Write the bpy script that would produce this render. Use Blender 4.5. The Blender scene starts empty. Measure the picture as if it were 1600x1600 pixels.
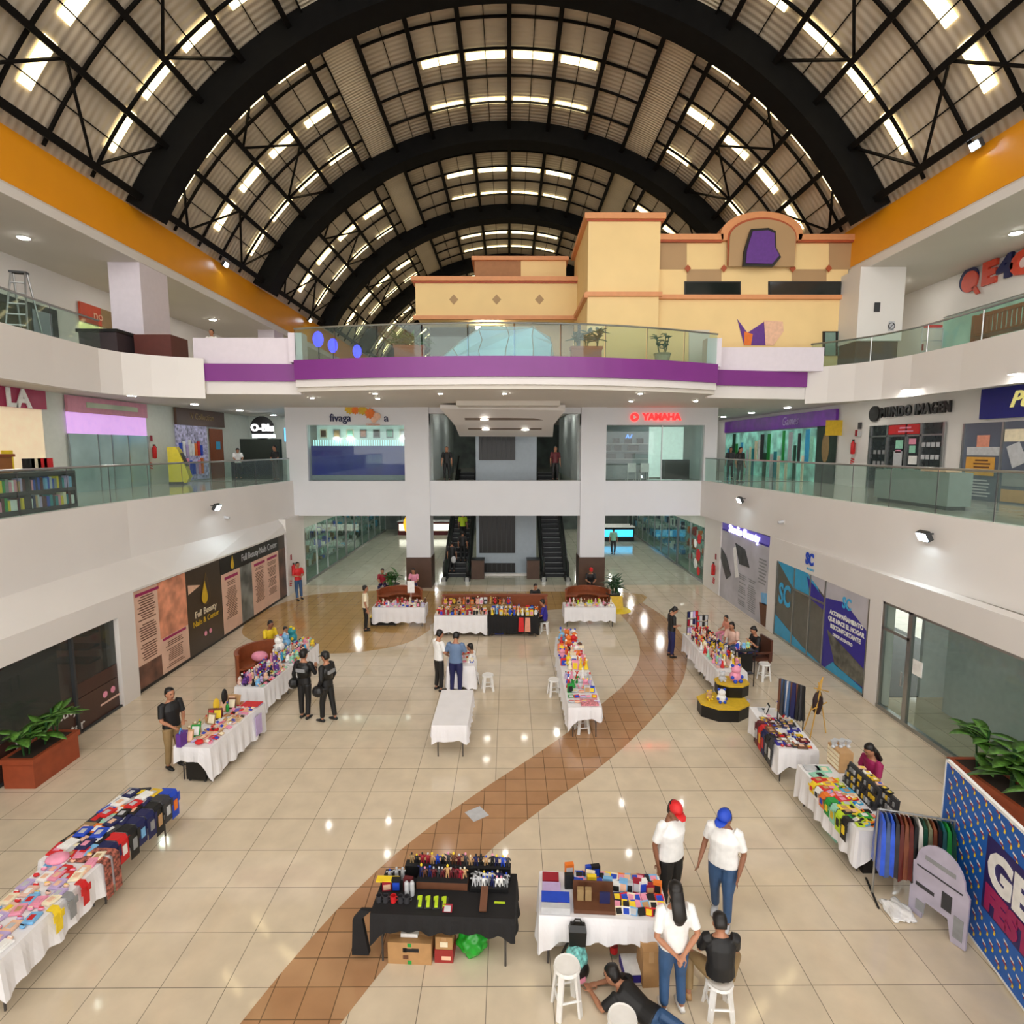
import bpy, bmesh, math, random
from math import sin, cos, pi, radians, atan, sqrt
from mathutils import Vector, Matrix
random.seed(7)
sc = bpy.context.scene
COL = sc.collection
# ---------------------------------------------------------------- camera, world, exposure
FPX, EYE, PITCH, YAW = 890.0, 6.57, atan(100/890.0), atan(4/890.0)
cam = bpy.data.cameras.new('camera'); cam.sensor_width = 36; cam.lens = FPX/1600*36; cam.clip_end = 400
co = bpy.data.objects.new('camera', cam); COL.objects.link(co); sc.camera = co
co.location = (0, 0, EYE); co.rotation_euler = (pi/2-PITCH, 0, -YAW)
w = bpy.data.worlds.new('world'); sc.world = w; w.use_nodes = True
bg = w.node_tree.nodes['Background']; bg.inputs[0].default_value = (1.0, 0.965, 0.93, 1); bg.inputs[1].default_value = 2.6
vs = sc.view_settings; vs.view_transform = 'Standard'; vs.look = 'None'; vs.gamma = 1; vs.exposure = 0.5; vs.use_curve_mapping = False
SKYLIGHT, LAMP = 3.4, 14.0

def G(px, py, z=0.0):
    "the point of height z that the photograph shows at a pixel"
    d = Vector(((px-800)/FPX, 1.0, -(py-800)/FPX))
    v = Vector((d.x, d.y*cos(PITCH)+d.z*sin(PITCH), -d.y*sin(PITCH)+d.z*cos(PITCH)))
    v = Vector((v.x*cos(YAW)+v.y*sin(YAW), -v.x*sin(YAW)+v.y*cos(YAW), v.z))
    t = (z-EYE)/v.z
    return Vector((v.x*t, v.y*t, z))
def W(px, py, X=None, Y=None):
    "the point of the plane x = X or y = Y that the photograph shows at a pixel"
    p = G(px, py, EYE-1 if py > 700 else EYE+1)-Vector((0, 0, EYE))
    t = X/p.x if X is not None else Y/p.y
    return Vector((p.x*t, p.y*t, EYE+p.z*t))

# ---------------------------------------------------------------- materials
def lin(c):
    f = lambda u: (u/255/12.92 if u <= 10.3 else ((u/255+0.055)/1.055)**2.4)
    return (f(c[0]), f(c[1]), f(c[2]), 1)
MATS = {}
def mat(name, c, rough=0.6, metal=0.0, noise=0.06, nscale=6.0, emit=0.0, spec=0.5, bump=0.0, coat=0.0):
    if name in MATS: return MATS[name]
    m = bpy.data.materials.new(name); m.use_nodes = True; MATS[name] = m
    nt = m.node_tree; b = nt.nodes['Principled BSDF']
    b.inputs['Roughness'].default_value = rough; b.inputs['Metallic'].default_value = metal
    b.inputs['Specular IOR Level'].default_value = spec; b.inputs['Coat Weight'].default_value = coat
    tc = nt.nodes.new('ShaderNodeTexCoord'); n = nt.nodes.new('ShaderNodeTexNoise'); n.inputs['Scale'].default_value = nscale
    nt.links.new(tc.outputs['Object'], n.inputs['Vector'])
    r = nt.nodes.new('ShaderNodeValToRGB'); L = lin(c)
    r.color_ramp.elements[0].position = 0.3; r.color_ramp.elements[1].position = 0.7
    r.color_ramp.elements[0].color = tuple(x*(1-noise) for x in L[:3])+(1,)
    r.color_ramp.elements[1].color = tuple(min(1, x*(1+noise)) for x in L[:3])+(1,)
    nt.links.new(n.outputs['Fac'], r.inputs[0]); nt.links.new(r.outputs[0], b.inputs['Base Color'])
    if emit: 
        nt.links.new(r.outputs[0], b.inputs['Emission Color']); b.inputs['Emission Strength'].default_value = emit
    if bump:
        bp = nt.nodes.new('ShaderNodeBump'); bp.inputs['Strength'].default_value = bump; bp.inputs['Distance'].default_value = 0.02
        nt.links.new(n.outputs['Fac'], bp.inputs['Height']); nt.links.new(bp.outputs[0], b.inputs['Normal'])
    return m
def glass(name, c, op=0.12, rough=0.02, refl=1.0):
    if name in MATS: return MATS[name]
    m = bpy.data.materials.new(name); m.use_nodes = True; MATS[name] = m; nt = m.node_tree
    for n in list(nt.nodes): nt.nodes.remove(n)
    o = nt.nodes.new('ShaderNodeOutputMaterial'); t = nt.nodes.new('ShaderNodeBsdfTransparent'); d = nt.nodes.new('ShaderNodeBsdfDiffuse')
    g = nt.nodes.new('ShaderNodeBsdfGlossy'); g.inputs['Roughness'].default_value = rough
    L = lin(c); t.inputs[0].default_value = tuple(0.45+0.55*x for x in L[:3])+(1,); d.inputs[0].default_value = L
    lw = nt.nodes.new('ShaderNodeLayerWeight'); lw.inputs[0].default_value = 0.5
    pw = nt.nodes.new('ShaderNodeMath'); pw.operation = 'POWER'; pw.inputs[1].default_value = 4; nt.links.new(lw.outputs['Facing'], pw.inputs[0])
    fr = nt.nodes.new('ShaderNodeMath'); fr.operation = 'MULTIPLY_ADD'; fr.inputs[1].default_value = 0.45*refl; fr.inputs[2].default_value = 0.03; nt.links.new(pw.outputs[0], fr.inputs[0])
    m1 = nt.nodes.new('ShaderNodeMixShader'); m1.inputs[0].default_value = op
    nt.links.new(t.outputs[0], m1.inputs[1]); nt.links.new(d.outputs[0], m1.inputs[2])
    m2 = nt.nodes.new('ShaderNodeMixShader'); nt.links.new(fr.outputs[0], m2.inputs[0])
    nt.links.new(m1.outputs[0], m2.inputs[1]); nt.links.new(g.outputs[0], m2.inputs[2]); nt.links.new(m2.outputs[0], o.inputs[0])
    return m
def tiles(name, c, size, line, rough, c2=None, ox=0.0, oy=0.0):
    m = bpy.data.materials.new(name); m.use_nodes = True; MATS[name] = m; nt = m.node_tree; b = nt.nodes['Principled BSDF']
    tc = nt.nodes.new('ShaderNodeTexCoord'); mp = nt.nodes.new('ShaderNodeMapping'); mp.inputs['Location'].default_value = (ox, oy, 0)
    nt.links.new(tc.outputs['Object'], mp.inputs[0])
    br = nt.nodes.new('ShaderNodeTexBrick'); br.offset = 0; br.squash = 1
    br.inputs['Scale'].default_value = 1; br.inputs['Brick Width'].default_value = size; br.inputs['Row Height'].default_value = size
    br.inputs['Mortar Size'].default_value = line; br.inputs['Mortar Smooth'].default_value = 0.3; br.inputs['Bias'].default_value = 0
    L = lin(c); L2 = lin(c2 or tuple(x*0.97 for x in c))
    br.inputs['Color1'].default_value = L; br.inputs['Color2'].default_value = L2
    br.inputs['Mortar'].default_value = tuple(x*0.35 for x in L[:3])+(1,)
    nt.links.new(mp.outputs[0], br.inputs['Vector'])
    n = nt.nodes.new('ShaderNodeTexNoise'); n.inputs['Scale'].default_value = 2.2; n.inputs['Detail'].default_value = 6
    nt.links.new(tc.outputs['Object'], n.inputs['Vector'])
    mx = nt.nodes.new('ShaderNodeMix'); mx.data_type = 'RGBA'; mx.blend_type = 'MULTIPLY'; mx.inputs[0].default_value = 1
    rr = nt.nodes.new('ShaderNodeValToRGB'); rr.color_ramp.elements[0].color = (0.86, 0.86, 0.86, 1); rr.color_ramp.elements[0].position = 0.3; rr.color_ramp.elements[1].position = 0.7
    nt.links.new(n.outputs['Fac'], rr.inputs[0]); nt.links.new(br.outputs[0], mx.inputs[6]); nt.links.new(rr.outputs[0], mx.inputs[7])
    nt.links.new(mx.outputs[2], b.inputs['Base Color']); b.inputs['Roughness'].default_value = rough
    return m
def corrugated(name, c, period, rough=0.45, dist=0.03):
    m = mat(name, c, rough, 0.0, 0.10, 0.5); nt = m.node_tree; b = nt.nodes['Principled BSDF']
    tc = nt.nodes.new('ShaderNodeTexCoord'); wv = nt.nodes.new('ShaderNodeTexWave'); wv.bands_direction = 'Y'
    wv.inputs['Scale'].default_value = 2*pi/20/period; wv.inputs['Distortion'].default_value = 0
    nt.links.new(tc.outputs['Object'], wv.inputs['Vector'])
    bp = nt.nodes.new('ShaderNodeBump'); bp.inputs['Strength'].default_value = 1; bp.inputs['Distance'].default_value = dist
    nt.links.new(wv.outputs['Fac'], bp.inputs['Height']); nt.links.new(bp.outputs[0], b.inputs['Normal'])
    return m

# ---------------------------------------------------------------- mesh helpers
class MB:
    def __init__(s): s.v = []; s.f = []; s.mi = []; s.cur = 0
    def q(s, pts, mi=None):
        b = len(s.v); s.v += [tuple(p) for p in pts]; s.f.append(tuple(range(b, b+len(pts)))); s.mi.append(s.cur if mi is None else mi); return s
    def box(s, x0, x1, y0, y1, z0, z1, M=None):
        P = [(x0,y0,z0),(x1,y0,z0),(x1,y1,z0),(x0,y1,z0),(x0,y0,z1),(x1,y0,z1),(x1,y1,z1),(x0,y1,z1)]
        if M is not None: P = [tuple(M @ Vector(p)) for p in P]
        b = len(s.v); s.v += P
        for f in ((0,3,2,1),(4,5,6,7),(0,1,5,4),(1,2,6,5),(2,3,7,6),(3,0,4,7)): s.f.append(tuple(b+i for i in f)); s.mi.append(s.cur)
        return s
    def loft(s, rings, cap=True):
        b = len(s.v); n = len(rings[0])
        for r in rings: s.v += [tuple(p) for p in r]
        for i in range(len(rings)-1):
            for k in range(n):
                s.f.append((b+i*n+k, b+i*n+(k+1) % n, b+(i+1)*n+(k+1) % n, b+(i+1)*n+k)); s.mi.append(s.cur)
        if cap:
            s.f.append(tuple(b+k for k in reversed(range(n)))); s.mi.append(s.cur)
            s.f.append(tuple(b+(len(rings)-1)*n+k for k in range(n))); s.mi.append(s.cur)
        return s
    def tube(s, pts, r, n=8, cap=True):
        pts = [Vector(p) for p in pts]; rs = r if isinstance(r, (list, tuple)) else [r]*len(pts)
        rings = []; u = None
        for i, p in enumerate(pts):
            d = (pts[min(i+1, len(pts)-1)]-pts[max(i-1, 0)])
            d = d.normalized() if d.length > 1e-9 else Vector((0, 0, 1))
            if u is None:
                a = Vector((0, 0, 1)) if abs(d.z) < 0.95 else Vector((1, 0, 0)); u = d.cross(a).normalized()
            else: u = (u-d*u.dot(d)).normalized()
            v = d.cross(u)
            rings.append([p+(u*cos(2*pi*k/n)+v*sin(2*pi*k/n))*rs[i] for k in range(n)])
        return s.loft(rings, cap)
    def lathe(s, prof, n=16, c=(0,0,0), M=None):
        rings = []
        for r, z in prof:
            R = [Vector((c[0]+r*cos(2*pi*k/n), c[1]+r*sin(2*pi*k/n), c[2]+z)) for k in range(n)]
            if M is not None: R = [M @ p for p in R]
            rings.append(R)
        return s.loft(rings)
    def ball(s, c, r, n=10, m=7):
        rx, ry, rz = r if isinstance(r, (tuple, list)) else (r, r, r)
        rings = []
        for i in range(m+1):
            t = -pi/2+pi*i/m; k0 = max(cos(t), 0.02)
            rings.append([(c[0]+rx*k0*cos(2*pi*k/n), c[1]+ry*k0*sin(2*pi*k/n), c[2]+rz*sin(t)) for k in range(n)])
        return s.loft(rings)
    def prism(s, poly, z0, z1):
        return s.loft([[(x, y, z0) for x, y in poly], [(x, y, z1) for x, y in poly]])
    def ribbon(s, A, B, z0, z1):
        "solid between two plan lines of equal length"
        for i in range(len(A)-1):
            a, b2, c, d = A[i], A[i+1], B[i+1], B[i]
            s.prism([a, b2, c, d], z0, z1)
        return s
    def arc(s, y0, y1, r0, r1, a0, a1, n, cz=7.77, taper=None):
        rings = []
        for i in range(n+1):
            a = radians(a0+(a1-a0)*i/n); S, K = sin(a), cos(a)
            rings.append([(r0*S, y0, cz+r0*K), (r0*S, y1, cz+r0*K), (r1*S, y1, cz+r1*K), (r1*S, y0, cz+r1*K)])
        return s.loft(rings)
    def build(s, name, m=None, parent=None, loc=None, rot=0, smooth=False, **k):
        me = bpy.data.meshes.new(name); me.from_pydata(s.v, [], s.f); me.update()
        ms = m if isinstance(m, (list, tuple)) else ([m] if m else [])
        for x in ms: me.materials.append(x)
        if len(ms) > 1: me.polygons.foreach_set('material_index', s.mi)
        bm = bmesh.new(); bm.from_mesh(me); bmesh.ops.recalc_face_normals(bm, faces=bm.faces); bm.to_mesh(me); bm.free()
        if smooth: me.polygons.foreach_set('use_smooth', [True]*len(me.polygons))
        o = bpy.data.objects.new(name, me); COL.objects.link(o)
        if parent: o.parent = parent
        if loc is not None: o.location = loc
        o.rotation_euler.z = rot
        for kk, v in k.items(): o[kk] = v
        return o
def tag(o, label, cat, group=None):
    o['label'] = label; o['category'] = cat
    if group: o['group'] = group
    return o
def thing(name, label, cat, loc=(0,0,0), rot=0, group=None, rx=0):
    o = bpy.data.objects.new(name, None); COL.objects.link(o); o.location = loc; o.rotation_euler = (rx, 0, rot); o.empty_display_size = 0.1
    return tag(o, label, cat, group)
def struct(mb, name, m, **k): return mb.build(name, m, kind='structure', **k)
def B(x0, x1, y0, y1, z0, z1): return MB().box(x0, x1, y0, y1, z0, z1)
def copy_tree(o, parent=None):
    c = o.copy(); COL.objects.link(c)
    if parent: c.parent = parent
    for ch in [x for x in o.children]: copy_tree(ch, c)
    return c
def text(body, size, m, parent, loc, rot, ext=0.01, name='lettering', sx=1.0, shear=0.0, bold=0.0, align='CENTER', kind=None, sp=1.0):
    cu = bpy.data.curves.new(name, 'FONT'); cu.body = body; cu.size = size; cu.extrude = ext; cu.align_x = align; cu.align_y = 'CENTER'
    cu.shear = shear; cu.offset = bold; cu.space_character = sp; cu.resolution_u = 3
    o = bpy.data.objects.new(name, cu); COL.objects.link(o); o.data.materials.append(m)
    dg = bpy.context.evaluated_depsgraph_get(); me = bpy.data.meshes.new_from_object(o.evaluated_get(dg)); bpy.data.objects.remove(o)
    o = bpy.data.objects.new(name, me); COL.objects.link(o)
    if parent: o.parent = parent
    o.location = loc; o.rotation_euler = rot; o.scale = (sx, 1, 1)
    return o
RL = (pi/2, 0, pi/2)     # text on a wall facing +x (left side of the hall)
RR = (pi/2, 0, -pi/2)    # facing -x (right side)
RF = (pi/2, 0, 0)        # facing the camera

WHITE = mat('white_paint', (226, 222, 218), 0.55, noise=0.02, nscale=0.7)
WARM = mat('soffit_paint', (214, 208, 198), 0.7, noise=0.02, nscale=0.7)
COOLW = mat('facade_paint', (222, 224, 228), 0.5, noise=0.02, nscale=0.7)
BLACK = mat('black_steel', (15, 15, 15), 0.7, 0.0, spec=0.15, noise=0.2, nscale=3)
BLACKS = mat('black_steel_bracing', (15, 13, 12), 0.7, 0.0, spec=0.15, noise=0.2, nscale=3)
ORANGE = mat('orange_paint', (238, 158, 28), 0.35, noise=0.03, nscale=0.8)
PURPLE = mat('purple_paint', (124, 44, 132), 0.4, noise=0.05, nscale=0.8)
BROWN = mat('dark_brown_panel', (84, 62, 50), 0.4, noise=0.1, nscale=3)
GREY = mat('grey_panel', (150, 158, 166), 0.35, noise=0.04)
CHROME = mat('brushed_steel', (170, 172, 172), 0.3, 0.9, noise=0.05)
DGREY = mat('dark_grey', (52, 54, 56), 0.5)
NIGHT = mat('black_plastic', (16, 16, 17), 0.4, noise=0.1)
LED = mat('lamp_glow', (255, 250, 240), emit=LAMP, noise=0)
SKYM = mat('translucent_roof_sheet', (255, 230, 172), emit=SKYLIGHT, noise=0.05, nscale=2)
SHEET = corrugated('corrugated_roof_sheet', (196, 184, 166), 0.25, dist=.018)
SHEETL = corrugated('pale_corrugated_sheet', (214, 202, 180), 0.16, dist=.02)
GL = glass('green_glass', (214, 236, 228), 0.03, refl=.4)
GLC = glass('clear_shop_glass', (215, 230, 226), 0.02, refl=.35)
GLD = glass('dark_shop_glass', (110, 116, 112), 0.2)
TILE = tiles('beige_polished_tile', (226, 210, 184), 0.8, 0.006, 0.06, ox=0.28, oy=0.1)
TILE2 = tiles('gallery_tile', (198, 196, 184), 0.6, 0.005, 0.12)
TILE3 = tiles('corridor_tile', (190, 190, 172), 0.8, 0.006, 0.1, ox=0.28, oy=0.1)
PATHM = tiles('terracotta_tile', (188, 146, 108), 0.4, 0.008, 0.12, c2=(178, 134, 96), ox=0.08, oy=0.1)
PATHL = tiles('ochre_tile', (196, 158, 100), 0.4, 0.006, 0.12, c2=(188, 150, 94), ox=0.08, oy=0.1)
MINT = mat('mint_wall', (212, 216, 208), 0.6, noise=0.03)

# ---------------------------------------------------------------- floors
FX = [(-9.8, -3), (9.4, -3), (9.4, 26.6), (-9.9, 26.6)]
struct(B(-24, 24, -4, 26.9, -0.2, 0.0), 'floor', TILE)
struct(B(-24, 24, 26.9, 70, -0.2, 0.0), 'floor_corridor', TILE3)
INNER = [(965,955),(990,985),(1000,1015),(993,1045),(975,1070),(945,1096),(890,1142),(830,1184),(740,1243),(636,1320),(540,1408),(450,1508),(375,1600)]
OUTER = [(1004,942),(1040,965),(1064,990),(1074,1020),(1068,1060),(1048,1092),(985,1158),(925,1208),(850,1262),(776,1320),(690,1405),(604,1508),(532,1600)]
A = [G(*p)[:2] for p in INNER]; C2 = [G(*p)[:2] for p in OUTER]
def smooth_line(L, n=6):
    out = []
    for i in range(len(L)-1):
        p0, p1, p2, p3 = L[max(i-1, 0)], L[i], L[i+1], L[min(i+2, len(L)-1)]
        for k in range(n):
            t = k/n; out.append(tuple(0.5*((2*p1[j])+(-p0[j]+p2[j])*t+(2*p0[j]-5*p1[j]+4*p2[j]-p3[j])*t*t+(-p0[j]+3*p1[j]-3*p2[j]+p3[j])*t**3) for j in (0, 1)))
    return out+[L[-1]]
A = smooth_line(A); C2 = smooth_line(C2)
e0, e1 = A[-1], C2[-1]; A.append((e0[0]-1.6, e0[1]-2.6)); C2.append((e1[0]-1.6, e1[1]-2.6))
mb = MB()
for i in range(len(A)-1): mb.q([(*A[i], 0.003), (*C2[i], 0.003), (*C2[i+1], 0.003), (*A[i+1], 0.003)])
struct(mb, 'floor_curved_path', PATHM)
CIR = [(672,984),(640,1003),(590,1015),(530,1021),(470,1019),(420,1009),(388,998),(378,986),(390,968),(420,951),(455,938),(500,928),(620,922),(700,924),(980,926),(1004,942),(985,952),(965,955),(905,950),(700,968)]
mb = MB(); P = smooth_line([G(*p)[:2] for p in CIR]+[G(*CIR[0])[:2]], 4)[:-1]; mb.q([(x, y, 0.0025) for x, y in P])
struct(mb, 'floor_round_inlay', PATHL)

# ---------------------------------------------------------------- ground floor walls
LP = [(-10.4,-3),(-10.6,5),(-10.75,11.7),(-10.87,14),(-10.9,16.2),(-10.68,18.6),(-10.32,22.7),(-10.05,26.5)]   # left gallery edge, level one
RP = [(9.95,-3),(9.85,7),(9.8,10.5),(9.58,14.9),(9.36,20.3),(9.1,24),(8.95,26.5)]
def wallx(x, t, segs, name, m=WHITE):
    mb = MB()
    for y0, y1, z0, z1 in segs: mb.box(min(x, x+t), max(x, x+t), y0, y1, z0, z1)
    return struct(mb, name, m)
wallx(-9.85, -0.35, [(-3,13.98,2.33,2.88),(13.98,14.62,0,2.88),(14.62,24.9,2.82,2.88),(24.9,27.1,0,3.45),(-3,0,0,2.33)], 'wall_left')
def coving(P, x0, name, m=WHITE):
    mb = MB(); s = -1 if x0 < 0 else 1
    for i in range(len(P)-1):
        a, b = P[i], P[i+1]
        mb.loft([[(x0, a[1], 2.88), (a[0], a[1], 3.42), (a[0]+s*.3, a[1], 3.42), (x0+s*.35, a[1], 2.88)], [(x0, b[1], 2.88), (b[0], b[1], 3.42), (b[0]+s*.3, b[1], 3.42), (x0+s*.35, b[1], 2.88)]])
    return struct(mb, name, m)
coving(LP, -9.85, 'trim_1')
wallx(9.37, 0.35, [(24.95,27.0,0,3.42),(19.6,20.2,0,3.42),(13.92,14.42,0,3.42),(-3,13.92,2.76,3.42),(14.42,19.6,2.66,3.42)], 'wall_right')
def fascia(P, z0, z1, name, m=WHITE, t=0.25):
    s = -1 if P[0][0] < 0 else 1
    return struct(MB().ribbon(P, [(x+s*t, y) for x, y in P], z0, z1), name, m)
fascia(LP, 3.42, 5.06, 'wall_gallery_left'); fascia(RP, 3.42, 5.06, 'wall_gallery_right')
struct(MB().ribbon([(x-.25, y) for x, y in LP], [(-18, y) for x, y in LP], 4.6, 5.0), 'floor_gallery_left', TILE2)
struct(MB().ribbon([(x+.25, y) for x, y in RP], [(18, y) for x, y in RP], 4.6, 5.0), 'floor_gallery_right', TILE2)
# level two edges
L2 = [(-11.6,-3),(-11.7,8),(-11.9,13.5),(-12.08,15.5),(-12.15,17.3),(-11.95,18.0),(-11.4,18.55),(-10.75,18.95),(-10.05,19.2)]
R2 = [(12.9,-3),(12.85,10),(12.8,14.4),(12.85,16.5),(12.75,18.4),(12.5,19.4),(12.05,20.2),(11.5,20.9),(10.95,21.4)]
fascia(L2, 8.2, 9.5, 'wall_upper_gallery_left'); fascia(R2, 8.2, 9.5, 'wall_upper_gallery_right')
UF = mat('upper_gallery_floor', (190, 182, 168), 0.3)
struct(MB().ribbon([(x-.25, y) for x, y in L2], [(-18, y) for x, y in L2], 8.4, 9.3), 'ceiling_gallery_left', WARM)
struct(MB().ribbon([(x+.25, y) for x, y in R2], [(18, y) for x, y in R2], 8.4, 9.3), 'ceiling_gallery_right', WARM)
# central curved balcony, one slab with the level behind it
n = 24
BUL = []
for i in range(n+1):
    x = -7.0+14.1*i/n; t = (x-0.0)/7.05; BUL.append((x, 18.0+(0.95 if x < 0 else 1.75)*abs(t)**2))
SL = [(-10.1, 19.25), (-7.0, 19.4)]; SR = [(7.1, 20.6), (10.95, 21.3)]
def yo(P, d): return [(x, y+d) for x, y in P]
def back(P, yb): return [(x, yb) for x, y in P]
struct(MB().ribbon(yo(SL, .25), back(SL, 26.7), 8.42, 9.3).ribbon(yo(BUL, .25), back(BUL, 26.7), 8.42, 9.3).ribbon(yo(SR, .25), back(SR, 26.7), 8.42, 9.3)
       .box(-18, -10.1, 19.3, 27, 8.42, 9.3).box(10.95, 18, 21.5, 27, 8.42, 9.3).box(-18, -3.7, 27, 78, 8.42, 9.3).box(3.3, 18, 27, 78, 8.42, 9.3).box(-3.7, 3.3, 27, 78, 8.42, 9.3), 'ceiling_centre', WARM)
struct(MB().ribbon(BUL, yo(BUL, .27), 8.78, 9.4), 'trim_2', PURPLE)
struct(MB().ribbon(SL, yo(SL, .27), 8.78, 9.34), 'trim_3', PURPLE)
struct(MB().ribbon(SR, yo(SR, .27), 8.80, 9.34), 'trim_4', PURPLE)
struct(MB().ribbon(yo(BUL, .12), yo(BUL, .4), 8.55, 8.78), 'trim_5', WHITE)
struct(MB().ribbon(yo(SL, .12), yo(SL, .4), 8.36, 8.78), 'trim_6', WHITE)
struct(MB().ribbon(yo(SR, .12), yo(SR, .4), 8.36, 8.80), 'trim_7', WHITE)
LAV = mat('lilac_white_paint', (224, 216, 226), 0.5, noise=0.02)
struct(B(-10.5, -7.25, 19.45, 19.7, 9.34, 10.2), 'wall_parapet_left', LAV)
struct(B(-7.25, -6.8, 19.2, 19.7, 9.38, 10.32), 'wall_parapet_post_left', LAV)
struct(B(7.3, 11.35, 21.0, 21.25, 9.34, 10.17), 'wall_parapet_right', LAV)
struct(B(6.85, 7.35, 20.2, 20.7, 9.38, 10.35), 'wall_parapet_post_right', LAV)
# the gallery the photographer stands on, and the level above it
struct(B(-18, 18, -5, -.7, 4.6, 5.0), 'floor_gallery_near', TILE2); struct(B(-18, 18, -.7, -.5, 3.42, 5.06), 'wall_gallery_near', WHITE); struct(B(-18, 18, -5, -.6, 8.2, 9.4), 'ceiling_gallery_near', WARM)
# ---------------------------------------------------------------- facade at the far end of the atrium
FY = 26.5
mb = MB()
mb.box(-10.3, 9.9, FY, FY+.45, 3.42, 5.05)            # floor band
mb.box(-10.3, -3.7, FY, FY+.45, 7.62, 8.42).box(3.3, 9.6, FY, FY+.45, 7.62, 8.42).box(-3.7, 3.3, FY, FY+.45, 8.14, 8.42)
mb.box(-10.3, -9.33, FY, FY+.45, 5.05, 7.62).box(9.02, 9.62, FY, FY+.45, 5.05, 7.62)
struct(mb, 'wall_far', COOLW)
for i, (a, b) in enumerate([(-4.83, -3.7), (3.3, 4.46)]):
    struct(B(a, b, FY-.12, FY+1.0, 1.46, 8.42), 'column', COOLW)
    struct(B(a-.03, b+.03, FY-.15, FY+1.03, 0, 1.46), 'column_base', BROWN)
# side walls of the upper storeys
wallx(-15.3, -0.3, [(-3, 34, 5, 8.42)], 'wall_left_upper', MINT)
wallx(14.2, 0.3, [(-3, 46, 5, 8.42)], 'wall_right_upper', WHITE)
wallx(-16.4, -0.3, [(-3, 60, 9.3, 12.87)], 'wall_left_top'); wallx(16.4, 0.3, [(-3, 60, 9.3, 12.87)], 'wall_right_top')
for s, nm in ((-1, 'left'), (1, 'right')):
    x = lambda a, b: (min(s*a, s*b), max(s*a, s*b))
    struct(B(*x(12.6, 12.9), -3, 78, 13.2, 14.58), 'trim_orange_'+nm, ORANGE)
    struct(B(*x(12.62, 16.7), -3, 78, 12.87, 13.2), 'ceiling_top_'+nm, WARM)
    struct(B(*x(12.58, 12.62), -3, 78, 12.87, 13.12), 'trim_lip_'+nm, WHITE)
struct(B(-17, 17, 78, 78.3, -0.2, 24), 'wall_end', mat('dim_end_wall', (120, 116, 110), 0.7))
# ---------------------------------------------------------------- barrel roof
R = 14.3
struct(MB().arc(1, 78, R+.15, R+.2, -61.7, 61.7, 48), 'ceiling_roof', SHEET)
for s in (-1, 1):
    struct(MB().arc(1, 78, R+.06, R+.14, s*22.9, s*27.6, 3), 'ceiling_pale_strip', SHEETL)
ARCH = [10.5+9.4*i for i in range(8)]
for y in ARCH: struct(MB().arc(y, y+.95, R-.72, R+.14, -61.4, 61.4, 56), 'roof_arch', BLACK)
for k in range(-8, 9):
    if abs(k) == 8: struct(MB().arc(1, 78, R-.32, R-.1, k*7.5-.45, k*7.5+.45, 1), 'roof_purlin', BLACKS)
    else: struct(MB().arc(1, 78, R-.24, R+.04, k*7.5-.34, k*7.5+.34, 1), 'roof_purlin', BLACKS)
for s in (-1, 1):
    struct(MB().arc(1, 78, R-.05, R+.08, s*27.7-.12, s*27.7+.12, 1), 'roof_purlin', BLACKS)
    for k in range(3, 8): struct(MB().arc(1, 78, R+.08, R+.13, s*(k*7.5+3.75)-.07, s*(k*7.5+3.75)+.07, 1), 'roof_rod', BLACKS)
for k in (-2.5, -1.5, -.5, .5, 1.5, 2.5): struct(MB().arc(1, 78, R+.08, R+.13, k*7.5-.06, k*7.5+.06, 1), 'roof_rod', BLACKS)
first = None
for y in ARCH:
    for d in (2.62, 4.28, 5.95, 7.75):
        for a0, a1 in ((-61.2, -27.7), (-22.6, 22.6), (27.7, 61.2)):
            struct(MB().arc(y+d-.035, y+d+.035, R+.02, R+.1, a0, a1, 20), 'roof_rib', BLACKS)
def rp(a, y, r=R-.12): return (r*sin(radians(a)), y, 7.77+r*cos(radians(a)))
for y in ARCH:
    for s in (-1, 1):
        mb = MB(); mb.tube([rp(s*52.5, y+.9), rp(s*60, y+3.0), rp(s*52.5, y+5.2), rp(s*60, y+7.4), rp(s*52.5, y+9.4)], .05, 4)
        struct(mb, 'roof_brace', BLACKS)
        mb = MB(); mb.tube([rp(s*37.5, y+.9), rp(s*45, y+3.0), rp(s*37.5, y+5.2), rp(s*45, y+7.4), rp(s*37.5, y+9.4)], .05, 4)
        struct(mb, 'roof_brace', BLACKS)
SK = [(s*a, s*b) for s in (-1, 1) for a, b in ((57.3, 52.0), (49.8, 44.5), (42.5, 37.1), (35.0, 29.7))] + [(-14.0, -8.3), (-6.9, -.7), (.7, 6.9), (8.3, 14.0)]
for a, b in SK:
    src = struct(MB().arc(-.19, .19, R+.1, R+.14, min(a, b), max(a, b), 4), 'skylight', SKYM)
    one = True
    for y in ARCH:
        for d in ((2.0, 4.9, 7.95) if abs(a) > 20 else (4.75, 7.75)):
            if one: o = src; one = False
            else: o = src.copy(); COL.objects.link(o)
            o.location = (0, y+d, 0)

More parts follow.
